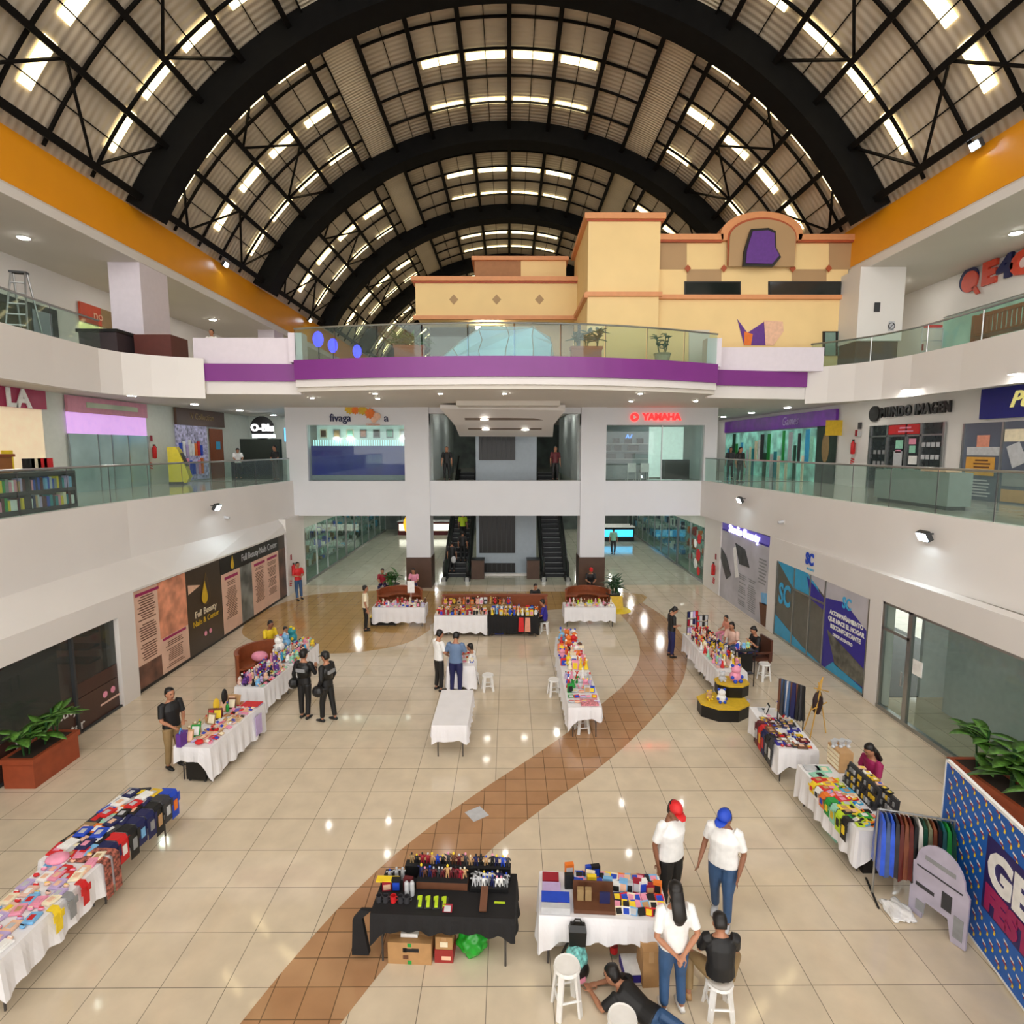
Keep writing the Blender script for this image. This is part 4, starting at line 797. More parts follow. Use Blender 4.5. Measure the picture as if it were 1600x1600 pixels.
# ---------------------------------------------------------------- plants
LEAF = mat('leaf_green', (58, 108, 44), .4, noise=.35, nscale=6); LEAFD = mat('leaf_dark', (34, 76, 36), .4, noise=.3, nscale=6); LEAFV = mat('leaf_variegated', (84, 130, 50), .4, noise=.5, nscale=14); SOIL = mat('potting_soil', (50, 36, 26), .9)
TERRA = mat('red_terracotta', (156, 72, 40), .55, noise=.1); POT = mat('stone_pot', (168, 158, 130), .7, noise=.1)
def leaf(mb, base, az, el, L, wd, droop=.5, n=6):
    d = Vector((cos(az), sin(az), 0)); sd = Vector((-sin(az), cos(az), 0)); rings = []
    for i in range(n+1):
        u = i/n; r = L*u*cos(el)*(1+.15*u); z = L*(u*sin(el)-droop*u*u)
        ww = wd*max(.04, sin(pi*min(1, u*.93+.07))**.8); c = Vector(base)+d*r+Vector((0, 0, z))
        rings.append([c-sd*ww, c-Vector((0, 0, ww*.35+.002)), c+sd*ww, c+Vector((0, 0, .003-ww*.18))])
    mb.loft(rings)
def plant_parts(t, x, y, z, h, n, L, wd, m, rnd, stems=3, spread=.1):
    mb = MB(); tops = []
    for k in range(stems):
        a = rnd.uniform(0, 6.28); tp = (x+spread*cos(a), y+spread*sin(a), z+h*rnd.uniform(.7, 1)); tops.append(tp)
        mb.tube([(x+spread*.4*cos(a), y+spread*.4*sin(a), z), tp], .012+.008*h, 6)
    mb.build('stem', LEAFD, t); mb = MB()
    for k in range(n):
        tp = tops[k % stems]; f = rnd.uniform(.35, 1); b = (x+(tp[0]-x)*f, y+(tp[1]-y)*f, z+(tp[2]-z)*f)
        leaf(mb, b, rnd.uniform(0, 6.28), rnd.uniform(.1, 1.1), L*rnd.uniform(.7, 1.1), wd*rnd.uniform(.8, 1.1), rnd.uniform(.2, .6))
    mb.build('foliage', m, t, smooth=True)
def planter(label, loc, rz, L, Dp, H, ncl, h, n, ll, wd, m, seed, box=TERRA, cat='planter box'):
    t = thing('planter_box', label, cat, loc, rz); rnd = random.Random(seed)
    MB().box(-L/2, L/2, -Dp/2, Dp/2, 0, H).build('box', box, t)
    MB().box(-L/2-.03, L/2+.03, -Dp/2-.03, -Dp/2+.05, H-.08, H+.02).box(-L/2-.03, L/2+.03, Dp/2-.05, Dp/2+.03, H-.08, H+.02).box(-L/2-.03, -L/2+.05, -Dp/2+.05, Dp/2-.05, H-.08, H+.02).box(L/2-.05, L/2+.03, -Dp/2+.05, Dp/2-.05, H-.08, H+.02).build('rim', box, t)
    MB().box(-L/2+.05, L/2-.05, -Dp/2+.05, Dp/2-.05, H-.01, H+.01).build('soil', SOIL, t)
    for i in range(ncl): plant_parts(t, -L/2+L*(i+.5)/ncl, rnd.uniform(-.05, .05)*Dp, H, h, n, ll, wd, m, rnd)
    return t
p = G(45, 1215); planter('long terracotta planter box with broad-leaved plants at the lower left', (-9.5, 11.0, 0), pi/2, 1.15, .6, .58, 3, .6, 14, .5, .10, LEAFV, 1)
planter('terracotta planter with variegated plant behind the blue festival banner', (8.95, 9.5, 0), pi/2, 2.1, .6, .5, 3, .8, 20, .65, .12, LEAFV, 2)
p = G(636, 551, 9.4); planter('low terracotta planter with fern behind the balcony glass, left', (-3.3, 19.3, 9.303), 0, .95, .3, .6, 3, .3, 40, .5, .05, LEAF, 3)
planter('terracotta planter with tall leafy plants behind the balcony glass, middle', (2.55, 19.4, 9.303), 0, 1.0, .3, .58, 3, .55, 26, .36, .075, LEAFD, 4)
t = thing('potted_plant', 'round stone pot with climbing leafy plant behind balcony glass, right', 'potted plant', (5.3, 20.2, 9.303))
MB().lathe([(.2, 0), (.27, .45), (.3, .47), (.3, .52), (.22, .5)], 16).build('pot', POT, t, smooth=False); plant_parts(t, 0, 0, .45, .75, 34, .26, .07, LEAFD, random.Random(6), 4, .22)
tag(B(4.2, 6.4, 20.9, 21.1, 9.3, 9.55).build('brown_bench', C['wood']), 'low brown timber ledge behind the stone pot on the balcony', 'ledge')
for lb, px, py, sd in (('leafy plant in dark pot behind the left back stall', 614, 915, 7), ('spiky leafy plant behind the right back stall', 958, 930, 8)):
    p = G(px, py+14); t = thing('potted_plant', lb, 'potted plant', (p.x, p.y, 0)); MB().lathe([(.22, 0), (.3, .45), (.32, .5), (.25, .48)], 14).build('pot', DGREY, t)
    plant_parts(t, 0, 0, .45, .6 if sd == 7 else .7, 46, .55, .07, LEAF if sd == 7 else LEAFD, random.Random(sd), 5, .22)

# ================================================================ upper storeys, left and right
struct(B(-13.7, -12.62, 20.3, 21.9, 9.9, 12.87), 'column', LAV); struct(B(-13.5, -12.62, 31.5, 32.8, 9.3, 12.87), 'column', LAV)
struct(B(12.3, 13.9, 20.7, 22.0, 10.35, 12.87), 'column', WHITE); struct(B(12.35, 13.85, 20.8, 22.0, 9.3, 10.35), 'column_base', mat('dark_timber', (74, 54, 44), .5, noise=.2))
t = thing('counter', 'dark brown kiosk counter around the left top gallery column', 'counter', (-12.3, 19.55, 9.303)); 
MB().box(-1.3, -.1, .3, 1.9, 0, .9).build('dark_cabinet', mat('dark_cabinet', (60, 50, 54), .4), t, loc=(0, -1.3, 0)); MB().box(0.05, 1.25, .2, 1.2, 0, .95).build('red_brown_cabinet', mat('red_brown_cabinet', (92, 44, 38), .4), t, loc=(0, -.6, 0)); MB().box(-1.35, -.05, .25, 1.95, .9, 1.0).build('top', NIGHT, t, loc=(0, -1.3, 0))
X = -16.36
t = thing('shop_window', 'wide black-framed shop window on the top left gallery behind ladder', 'shop window', (X, 16.5, 9.3)); y1 = W(88, 500, X=X).y
part('frame', NIGHT, 9, y1, 9.3, 11.5, .05, 0); part('glass_pane', mat('gloomy_glass', (66, 66, 54), .12, noise=.5, nscale=1), 9.2, y1-1.2, 9.4, 11.25, .01, .05); part('grey_pillar', GREY, y1-1.1, y1-.3, 9.4, 11.3, .02, .05)
t = thing('shopfront', 'small top left shop with orange-red sign and yellow-green light', 'shopfront', (X, 22.5, 9.3)); a, b = W(122, 480, X=X).y, W(178, 480, X=X).y
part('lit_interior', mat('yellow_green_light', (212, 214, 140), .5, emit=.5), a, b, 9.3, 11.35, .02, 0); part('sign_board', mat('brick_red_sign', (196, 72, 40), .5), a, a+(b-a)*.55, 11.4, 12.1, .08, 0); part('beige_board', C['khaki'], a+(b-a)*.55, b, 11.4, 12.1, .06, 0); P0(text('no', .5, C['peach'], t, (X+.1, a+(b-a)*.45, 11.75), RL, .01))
t = thing('step_ladder', 'aluminium step ladder standing open on the top left gallery', 'ladder', (-13.6, 16.5, 9.3), .3)
for s in (-1, 1):
    for k in (-1, 1): MB().tube([(k*.28, s*.55, 0), (k*.16, s*.06, 2.1)], .025, 6).build('rail', CHROME, t)
for i in range(6): MB().box(-.26+.02*i, .26-.02*i, -.5+.08*i-.03, -.5+.08*i+.05, .3+.3*i, .33+.3*i).build('tread', CHROME, t)
MB().box(-.2, .2, -.1, .1, 2.08, 2.13).build('top_cap', DGREY, t)
X = 16.36
t = thing('shopfront', 'top right shop with red letters and navy figure on white sign', 'shopfront', (X, 17, 9.3)); b = W(1475, 500, X=X).y
part('glass_front', mat('aqua_interior', (150, 186, 174), .15, noise=.3, nscale=.8, emit=.1), 9, b, 9.3, 11.4, .02, 0); part('sign_board', WHITE, 9, b, 11.45, 12.6, .06, 0)
BL_ = mat('brick_letters', (206, 70, 44), .5)
def q3(px, py): q = W(px, py, X=X-.1); return (X-.1, q.y, q.z)
def q2(px, py): q = W(px, py, X=X); return (q.y, q.z)
for s_, px, py, m_ in (('E', 1546, 428, BL_), ('4', 1572, 418, C['navy']), ('C', 1597, 412, BL_)): P0(text(s_, .95, m_, t, q3(px, py), RR, .05, bold=.06, sx=1.15))
P0(decal('navy_disc', C['navy'], circ(*q2(1518, 437), .42), .05, t, X=X, world=True, d=.06)); P0(decal('red_disc', BL_, circ(*q2(1521, 440), .36), .05, t, X=X, world=True, d=.1)); P0(decal('disc_tail', BL_, [q2(1524, 450), q2(1530, 446), q2(1537, 458), q2(1531, 460)], .05, t, X=X, world=True, d=.1))
t = thing('cradle_bench', 'brown slatted wooden bench behind the top right railing', 'bench', (13.6, 15.6, 9.3), pi/2)
MB().box(-1.3, 1.3, -.05, .05, 1.0, 1.1).build('top_rail', C['wood'], t); MB().box(-1.3, 1.3, -.25, .25, .45, .5).build('seat', C['wood'], t)
for i in range(17): MB().box(-1.25+.155*i, -1.19+.155*i, -.03, .03, .5, 1.0).build('slat', C['wood'], t)
for s in (-1, 1): MB().box(s*1.25-.05, s*1.25+.05, -.25, .25, 0, 1.05).build('leg', C['wood'], t)
t = thing('flag_stand', 'thin rack with small red panels on the top right gallery', 'rack', (14.2, 19.6, 9.3)); 
for s in (-1, 1): MB().tube([(s*.35, 0, 0), (s*.35, 0, 1.3)], .015, 6).build('post', C['silver'], t)
for z in (.5, .85, 1.25): MB().tube([(-.35, 0, z), (.35, 0, z)], .012, 6).build('bar', C['silver'], t)
MB().box(-.3, .3, -.03, .03, 1.28, 1.36).build('red_panel', C['red'], t)
for lb, x, y in (('small dark restroom plate on white column, top right', 12.95, 20.68), ('round no smoking plate on white column, top right', 13.5, 20.68)):
    t = thing('wall_plate', lb, 'sign', (x, y, 11.5 if x < 13.2 else 10.85)); MB().box(-.1, .1, -.015, 0, -.16, .16).build('plate', C['charcoal' if x < 13.2 else 'silver'], t)
    if x > 13.2: mb = MB(); mb.tube([(.11*cos(a), -.02, .11*sin(a)) for a in [2*pi*k/16 for k in range(17)]], .012, 5).tube([(-.08, -.02, -.08), (.08, -.02, .08)], .012, 5).build('ring_mark', C['charcoal'], t)
# ================================================================ bookcases on the left gallery
def bookcase(label, y, dx):
    t = thing('bookcase', label, 'bookcase', (-11.45+dx, y, 5.0), -pi/2)   # local x runs along -y, shelves open towards +x (local -y)... 
    t.rotation_euler.z = pi/2
    DW = mat('dark_bookcase_wood', (52, 36, 40), .5)
    for z in (0, .5, .92): MB().box(-1.45, 1.45, -.3, .0, z, z+.08 if z else .16).build('shelf_board', DW, t)
    for x in (-1.45, 0, 1.41): MB().box(x, x+.04, -.3, 0, .08, .95).build('divider', DW, t)
    MB().box(-1.45, 1.45, 0, .02, 0, 1.0).build('back_panel', DW, t)
    return t
BK = ['red', 'cream', 'blue', 'white', 'grey', 'skyblue', 'maroon', 'green', 'charcoal', 'tan', 'yellow', 'lilac', 'teal', 'pink', 'silver', 'navy']
NTH = ['first', 'second', 'third', 'fourth', 'fifth', 'sixth', 'seventh', 'eighth', 'ninth', 'tenth', 'eleventh', 'twelfth', 'thirteenth', 'fourteenth', 'fifteenth', 'sixteenth', 'seventeenth', 'eighteenth', 'nineteenth', 'twentieth']
rnd = random.Random(11)
for bi, (y, nm) in enumerate(((10.3, 'near'), (13.25, 'far'))):
    bookcase('low dark two-shelf bookcase behind the left gallery railing, %s one' % nm, y, 0)
    for sh, z in enumerate((.16, .58)):
        for half in range(2):
            x = y-1.4+half*1.45; k = 0
            while x < y-1.4+half*1.45+1.27 and k < 20:
                tw = rnd.uniform(.045, .095); h = rnd.uniform(.22, .31); c = rnd.choice(BK); dd = rnd.uniform(.17, .22)
                if rnd.random() < .95:
                    o = MB().box(-dd, 0, 0, tw, 0, h).build('book', C[c], loc=(-11.18, x, 5.0+z+.001))
                    tag(o, '%s book, %s from left, %s section, %s shelf, %s bookcase' % (COLNAME.get(c, c), NTH[k], ('left', 'right')[half], ('lower', 'upper')[sh], nm), 'book', 'books in the low bookcases')
                x += tw+.006; k += 1
t = thing('display_table', 'brown wooden counter standing behind the low bookcases', 'counter', (-13.0, 12.5, 5.0), pi/2)
MB().box(-2.4, 2.1, -.35, .35, .9, 1.35).build('brown_front', mat('caramel_board', (160, 104, 58), .5), t); MB().box(-2.45, 2.15, -.4, .4, 1.35, 1.42).build('top', C['wood'], t); MB().box(-2.3, 2.0, -.3, .3, 0, .9).build('base', C['charcoal'], t)
for i, c in enumerate(('black', 'cream', 'red', 'red')): tag(MB().box(-.15, .15, -.03, .05, 0, .32).build('book', C[c], loc=(-12.4, 14.8+.2*i, 5.0+.001+.98 if 0 else 5.98), rot=pi/2), '%s large book standing at the end beyond the brown counter, %s of four' % (c, NTH[i]), 'book', 'large books by the counter')
tag(MB().box(-.25, .25, -.5, .5, 0, .975).build('book_stand', C['charcoal'], loc=(-12.4, 15.1, 5.0)), 'dark stand holding large upright books beyond the brown counter', 'stand')

# ================================================================ people
SKIN = mat('skin', (176, 122, 92), .5, noise=.05, nscale=12); SKIND = mat('skin_deep', (140, 92, 66), .5, noise=.05, nscale=12); HAIR = mat('hair', (20, 15, 13), .45, noise=.2, nscale=20)
EYEM = mat('eye_dark', (24, 18, 16), .3); LIP = mat('lip', (130, 66, 60), .5)
def remesh(mb, name, m, vox, parent=None, it=4):
    me = bpy.data.meshes.new(name); me.from_pydata(mb.v, [], mb.f); me.update()
    bm = bmesh.new(); bm.from_mesh(me); bmesh.ops.recalc_face_normals(bm, faces=bm.faces); bm.to_mesh(me); bm.free()
    o = bpy.data.objects.new(name, me); COL.objects.link(o)
    r = o.modifiers.new('r', 'REMESH'); r.mode = 'VOXEL'; r.voxel_size = vox
    s = o.modifiers.new('s', 'SMOOTH'); s.iterations = it; s.factor = .5
    dg = bpy.context.evaluated_depsgraph_get(); me2 = bpy.data.meshes.new_from_object(o.evaluated_get(dg)); bpy.data.objects.remove(o); bpy.data.meshes.remove(me)
    me2.materials.clear(); me2.materials.append(m); me2.polygons.foreach_set('use_smooth', [True]*len(me2.polygons))
    o = bpy.data.objects.new(name, me2); COL.objects.link(o)
    if parent: o.parent = parent
    return o
V = Vector
def el(mb, pts, rad, lat, n=14):
    "lofted body section: pts with (side, depth) radii; lat is the sideways direction"
    pts = [V(p) for p in pts]; rings = []
    for i, p in enumerate(pts):
        d = (pts[min(i+1, len(pts)-1)]-pts[max(i-1, 0)]).normalized(); u = V(lat); u = (u-d*u.dot(d)).normalized(); v = d.cross(u)
        a, b = rad[i] if isinstance(rad[i], tuple) else (rad[i], rad[i])
        rings.append([p+u*a*cos(2*pi*k/n)+v*b*sin(2*pi*k/n) for k in range(n)])
    mb.loft(rings)
def lerp(a, b, t): return V(a)+(V(b)-V(a))*t
def hand(mb, w, d, up, s, H, side, curl=.5):
    "palm, four bent fingers of different lengths and a side thumb"
    d = V(d).normalized(); up = V(up); up = (up-d*up.dot(d)).normalized(); lt = d.cross(up)*side
    el(mb, [w, w+d*.025*H, w+d*.052*H], [(.014*H, .010*H), (.024*H, .010*H), (.023*H, .008*H)], lt, 10)
    for i, (o, L) in enumerate(((-.018, .040), (-.006, .046), (.006, .043), (.017, .034))):
        b = w+d*.048*H+lt*o*H; m = b+d*L*.5*H-up*curl*.006*H; e = m+(d*(1-curl*.6)-up*curl).normalized()*L*.5*H
        mb.tube([b, m, e], [s, s*.95, s*.7], 6)
    b = w+d*.015*H-lt*.018*H; mb.tube([b, b+(d*.6-lt*.8)*.026*H, b+(d*1.5-lt*.8)*.032*H], [s*1.2, s*1.1, s*.8], 6)
STAND = dict(pel=(0,0,.53), wai=(0,0,.62), che=(0,.005,.73), nek=(0,-.005,.835), hed=(0,.012,.918), sh=[(-.105,0,.80),(.105,0,.80)], el=[(-.135,-.012,.63),(.135,-.012,.63)], wr=[(-.14,.03,.485),(.14,.03,.485)],
             hip=[(-.05,0,.50),(.05,0,.50)], kn=[(-.06,.012,.28),(.06,.012,.28)], an=[(-.065,-.01,.045),(.065,-.01,.045)], up=(0,.05,1), fw=(0,1,-.05))
SIT = dict(pel=(0,0,.325), wai=(0,-.01,.41), che=(0,.01,.52), nek=(0,.02,.615), hed=(0,.055,.705), sh=[(-.105,.01,.585),(.105,.01,.585)], el=[(-.13,.05,.43),(.13,.05,.43)], wr=[(-.07,.17,.41),(.07,.17,.41)],
           hip=[(-.055,.01,.315),(.055,.01,.315)], kn=[(-.085,.25,.30),(.085,.25,.30)], an=[(-.085,.235,.045),(.085,.235,.045)], up=(0,.25,1), fw=(0,1,-.3))
def face_to(dx, dy): return math.atan2(-dx, dy)
def person(label, pos, face, H=1.7, base=STAND, J=None, top='white', bottom='denim', shoe='black', skin=SKIN, sleeve='short', cap=None, hair='short', heavy=1.0, vox=.012, z=0.0, bare=False, group=None, extras=None):
    j = dict(base); j.update(J or {})
    for k, v in j.items(): j[k] = [V(a)*H for a in v] if isinstance(v, list) else (V(v)*H if k not in ('up', 'fw') else V(v))
    t = thing('person', label, 'person', (pos[0], pos[1], z), face, group)
    lat = (j['sh'][1]-j['sh'][0]).normalized(); h = H*heavy
    up = j['up'].normalized(); fw = (j['fw']-up*j['fw'].dot(up)).normalized(); hx = fw.cross(up)
    near = vox < .011; Q = H*1.1
    b = MB(); c = j['hed']
    # head with jaw, nose, ears, neck
    el(b, [c-up*.062*Q+fw*.014*Q, c-up*.045*Q+fw*.010*Q, c-up*.015*Q+fw*.002*Q, c+up*.02*Q-fw*.003*Q, c+up*.048*Q-fw*.006*Q, c+up*.064*Q-fw*.006*Q], [(.016*Q, .016*Q), (.031*Q, .036*Q), (.041*Q, .050*Q), (.043*Q, .053*Q), (.034*Q, .042*Q), (.012*Q, .016*Q)], hx, 14)
    nb = c+fw*.047*Q; b.tube([nb+up*.008*Q, nb-up*.014*Q+fw*.009*Q, nb-up*.018*Q], [.004*Q, .0075*Q, .005*Q], 6)
    for s in (-1, 1): b.ball(tuple(c+hx*s*.043*Q-up*.006*Q), (.006*Q, .009*Q, .015*Q), 6, 5)
    el(b, [j['nek']-(c-j['nek'])*.15, lerp(j['nek'], c, .45)], [(.038*H, .034*H), (.030*H, .030*H)], lat)
    el(b, [j['pel']-V((0,0,.02))*H, j['pel'], j['wai'], j['che'], lerp(j['che'], j['nek'], .6), j['nek']], [(.05*h, .04*h), (.08*h, .052*h), (.068*h, .048*h), (.085*h, .054*h), (.09*H, .045*H), (.04*H, .034*H)], lat)
    for i, s in ((0, -1), (1, 1)):
        b.tube([lerp(j['sh'][i], j['nek'], .25), j['sh'][i], j['el'][i], lerp(j['el'][i], j['wr'][i], .3), j['wr'][i]], [.028*H, .030*H, .022*H, .0225*H, .0145*H], 10)
        d = j['wr'][i]-j['el'][i]; side = V((0, 0, 1)) if abs(d.normalized().z) < .7 else V((-s, 0, 0))
        hand(b, j['wr'][i], d, side, (.0052 if near else .0062)*H, H, s if 0 else 1)
        b.tube([j['hip'][i], j['kn'][i], lerp(j['kn'][i], j['an'][i], .3), j['an'][i]], [.046*H, .031*H, .031*H, .02*H], 10)
        kk = j['kn'][i]-j['an'][i]; toe = V((0, 1, 0)) if abs(kk.normalized().z) > .5 else -kk.normalized()
        el(b, [j['an'][i]-toe*.02*H-V((0,0,.02))*H, j['an'][i]+toe*.03*H-V((0,0,.024))*H, j['an'][i]+toe*.085*H-V((0,0,.030))*H], [(.02*H, .02*H), (.024*H, .018*H), (.018*H, .010*H)], lat, 8)
    body = remesh(b, 'body', skin, vox, t, 3)
    # clothes
    sm = MB(); hs = h
    el(sm, [j['pel']+(j['pel']-j['wai'])*.15, j['pel']+(j['wai']-j['pel'])*.2, j['wai'], j['che'], lerp(j['che'], j['nek'], .62), lerp(j['che'], j['nek'], .93)], [(.098*hs, .070*hs), (.096*hs, .068*hs), (.086*hs, .066*hs), (.098*hs, .067*hs), (.100*H, .056*H), (.042*H, .040*H)], lat, 16)
    for i in (0, 1):
        e = j['el'][i]; s0 = j['sh'][i]; w_ = j['wr'][i]
        if sleeve == 'short': sm.tube([lerp(s0, j['nek'], .3), s0, lerp(s0, e, .45), lerp(s0, e, .8)], [.036*H, .040*H, .037*H, .036*H], 10)
        elif sleeve == 'none': sm.tube([lerp(s0, j['nek'], .4), s0], [.034*H, .036*H], 10)
        else: sm.tube([lerp(s0, j['nek'], .3), s0, e, w_], [.036*H, .040*H, .031*H, .023*H], 10)
    remesh(sm, 'shirt', top if not isinstance(top, str) else C[top], max(vox, .010), t, 4)
    tm = MB()
    el(tm, [j['wai']+(j['pel']-j['wai'])*.4, j['pel'], j['pel']+(j['hip'][0]+j['hip'][1]-j['pel']*2)*.6], [(.086*hs, .060*hs), (.092*hs, .064*hs), (.080*hs, .060*hs)], lat, 14)
    for i in (0, 1): tm.tube([j['hip'][i], lerp(j['hip'][i], j['kn'][i], .5), j['kn'][i], lerp(j['kn'][i], j['an'][i], .9 if not bare else .1)], [.054*h, .048*h, .040*H, .033*H], 10)
    remesh(tm, 'trousers', C[bottom], max(vox, .010), t, 4)
    for i in (0, 1):
        kk = j['kn'][i]-j['an'][i]; toe = V((0, 1, 0)) if abs(kk.normalized().z) > .5 else -kk.normalized(); m = MB(); a = j['an'][i]-V((0,0,.045))*H
        a.z = max(a.z, .0) if j['an'][i].z < .12*H else a.z
        P = [a-toe*.035*H+V((0,0,.018))*H, a+V((0,0,.026))*H, a+toe*.045*H+V((0,0,.020))*H, a+toe*.10*H+V((0,0,.013))*H]
        el(m, P, [(.018*H, .018*H), (.025*H, .026*H), (.027*H, .020*H), (.016*H, .012*H)], lat, 10); m.build('shoe', C[shoe], t, smooth=True)
    # hair, cap, face
    m = MB()
    if hair != 'none':
        el(m, [c-up*.03*Q-fw*.030*Q, c-up*.005*Q-fw*.024*Q, c+up*.028*Q-fw*.013*Q, c+up*.055*Q-fw*.009*Q, c+up*.071*Q-fw*.007*Q], [(.036*Q, .026*Q), (.045*Q, .036*Q), (.047*Q, .051*Q), (.039*Q, .047*Q), (.014*Q, .016*Q)], hx, 14)
        if hair == 'long':
            bk = -fw*.05*Q; el(m, [c+up*.03*Q+bk*.6, c-up*.05*Q+bk*.95, j['nek']-up*.05*Q-fw*.065*Q, j['che']-fw*.078*Q], [(.042*Q, .028*Q), (.046*Q, .026*Q), (.047*Q, .022*Q), (.026*Q, .012*Q)], hx, 12)
        if hair == 'tail': el(m, [c+up*.02*Q-fw*.05*Q, c-up*.04*Q-fw*.07*Q, j['nek']-fw*.06*Q], [.016*Q, .018*Q, .010*Q], hx, 8)
        m.build('hair', HAIR, t, smooth=True)
    if cap:
        m = MB(); el(m, [c+up*.020*Q-fw*.003*Q, c+up*.045*Q-fw*.004*Q, c+up*.068*Q-fw*.005*Q, c+up*.080*Q-fw*.006*Q], [(.048*Q, .058*Q), (.047*Q, .056*Q), (.036*Q, .042*Q), (.010*Q, .012*Q)], hx, 16)
        cp = m.build('cap', C[cap], t, smooth=True)
        m = MB(); el(m, [c+up*.024*Q+fw*.035*Q, c+up*.022*Q+fw*.075*Q, c+up*.014*Q+fw*.098*Q], [(.042*Q, .006*Q), (.036*Q, .005*Q), (.016*Q, .004*Q)], hx, 12); m.build('brim', C[cap], cp, smooth=True)
    if vox < .0121:
        for s in (-1, 1):
            MB().ball(tuple(c+hx*s*.018*Q+fw*.047*Q+up*.008*Q), .0048*Q, 6, 5).build('eye', EYEM, t)
            m = MB(); m.tube([c+hx*s*.010*Q+fw*.051*Q+up*.018*Q, c+hx*s*.026*Q+fw*.046*Q+up*.019*Q], .0022*Q, 5); m.build('eyebrow', HAIR, t)
        m = MB(); m.tube([c-hx*.012*Q+fw*.047*Q-up*.032*Q, c+fw*.051*Q-up*.033*Q, c+hx*.012*Q+fw*.047*Q-up*.032*Q], .0035*Q, 5); m.build('mouth', LIP, t)
    for f in (extras or []): f(t, j, H)
    return t

# near group
p = G(1050, 1247, 1.74)
person('person in red cap and white polo shirt standing behind the comics table', (p.x, p.y), face_to(.5, -.85), 1.74, J=dict(hed=(0,.033,.905), up=(0,.35,1), fw=(0.1,1,-.4), el=[(-.145,-.03,.63),(.145,-.03,.63)], wr=[(-.135,-.02,.485),(.135,.0,.485)]), top='white', bottom='black', heavy=1.3, cap='red', vox=.009, skin=SKIND)
p = G(1134, 1259, 1.72)
person('person in blue cap, white tee and jeans walking beside the red-capped one', (p.x, p.y), face_to(-.55, -.83), 1.72, J=dict(hed=(0,.033,.905), up=(0,.3,1), fw=(.25,1,-.4), el=[(-.15,-.02,.63),(.15,-.04,.64)], wr=[(-.13,.05,.49),(.17,.06,.50)], kn=[(-.055,.05,.28),(.06,-.01,.28)], an=[(-.06,.05,.045),(.065,-.09,.055)]), top='white', bottom='denim', shoe='silver', heavy=1.25, cap='blue', vox=.009, skin=SKIND)
p = G(1056, 1376, 1.63)
person('person with long black hair, white top and jeans, hands clasped behind the back', (p.x, p.y-.02), face_to(-.1, 1), 1.62, J=dict(hed=(0,.02,.92), up=(0,.2,1), fw=(0,1,-.3), el=[(-.15,-.05,.64),(.15,-.05,.64)], wr=[(-.035,-.095,.535),(.035,-.10,.535)]), top='white', bottom='denim', shoe='white', hair='long', heavy=1.14, vox=.009)
p = G(1127, 1431, 1.2)
BOY = (p.x, p.y-.03)
person('person in black tee and khaki trousers sitting on white stool, seen from behind', BOY, face_to(.05, 1), 1.6, SIT, dict(kn=[(-.17,.18,.30),(.17,.16,.31)], an=[(-.19,.10,.045),(.15,.20,.045)], el=[(-.13,.07,.44),(.13,.07,.44)], wr=[(-.06,.17,.38),(.06,.17,.38)], up=(0,.5,1), fw=(0,1,-.5), nek=(0,.02,.605), hed=(0,.05,.668)), top='black', bottom='khaki', shoe='tan', heavy=1.12, vox=.009, z=0)
PR = dict(pel=(0,0,.066), wai=(0,.09,.07), che=(0,.20,.10), nek=(0,.28,.14), hed=(0,.345,.175), sh=[(-.10,.26,.115),(.10,.26,.115)], el=[(-.16,.33,.03),(.15,.36,.03)], wr=[(-.10,.46,.035),(-.01,.46,.035)], hip=[(-.05,-.02,.06),(.05,-.02,.06)], kn=[(-.07,-.24,.045),(.07,-.24,.045)], an=[(-.08,-.46,.05),(.07,-.46,.05)], up=(0,.5,1), fw=(-.2,1,-.6))
a = G(1022, 1592, .1)
person('person in black tee and jeans lying on the floor beside the backpack', (a.x, a.y), face_to(-.75, .66), 1.62, PR, top='black', bottom='denim', shoe='white', vox=.009)
# left side
p = G(272, 1200)
person('person in black tee and khaki trousers standing at the near left stall', (p.x-.02, p.y+.05), face_to(.8, -.45), 1.72, J=dict(el=[(-.13,.03,.63),(.13,.03,.63)], wr=[(-.06,.14,.60),(.08,.15,.58)]), top='black', bottom='khaki', heavy=1.08, vox=.010)
p = G(478, 1122)
GB = (p.x, p.y)
def vest(t, j, H): 
    m = MB(); el(m, [j['wai']-V((0,0,.01))*H, j['che'], lerp(j['che'], j['nek'], .6)], [(.096*H, .075*H), (.108*H, .078*H), (.09*H, .066*H)], (1,0,0), 14); m.build('vest', NIGHT, t, smooth=True); MB().box(-.12, .12, -.16, -.13, 1.22, 1.3).build('badge_strip', C['grey'], t)
def helmet(t, j, H): MB().ball((-.30, .02, .86), (.13, .15, .14), 12, 8).build('held_helmet', NIGHT, t)
person('guard in black uniform seen from behind, holding black helmet, nearer the stall', GB, face_to(.25, 1), 1.74, J=dict(el=[(-.15,-.02,.64),(.16,.03,.66)], wr=[(-.16,.02,.50),(.12,.10,.72)], kn=[(-.06,0,.28),(.045,.01,.28)], an=[(-.06,0,.045),(.045,-.02,.045)]), top='black', bottom='black', sleeve='long', cap='black', vox=.0119, extras=[vest, helmet])
p = G(513, 1126)
person('guard in black uniform and cap facing the other one, standing on the right', (p.x, p.y), face_to(-.9, .35), 1.74, J=dict(el=[(-.14,-.02,.64),(.14,-.02,.64)], wr=[(-.13,.05,.50),(.13,.05,.50)], kn=[(-.06,.04,.28),(.06,-.03,.28)], an=[(-.06,.05,.045),(.06,-.07,.045)], up=(0,.2,1)), top='black', bottom='black', sleeve='long', cap='black', vox=.0119, extras=[vest, helmet])
p = G(430, 1040)
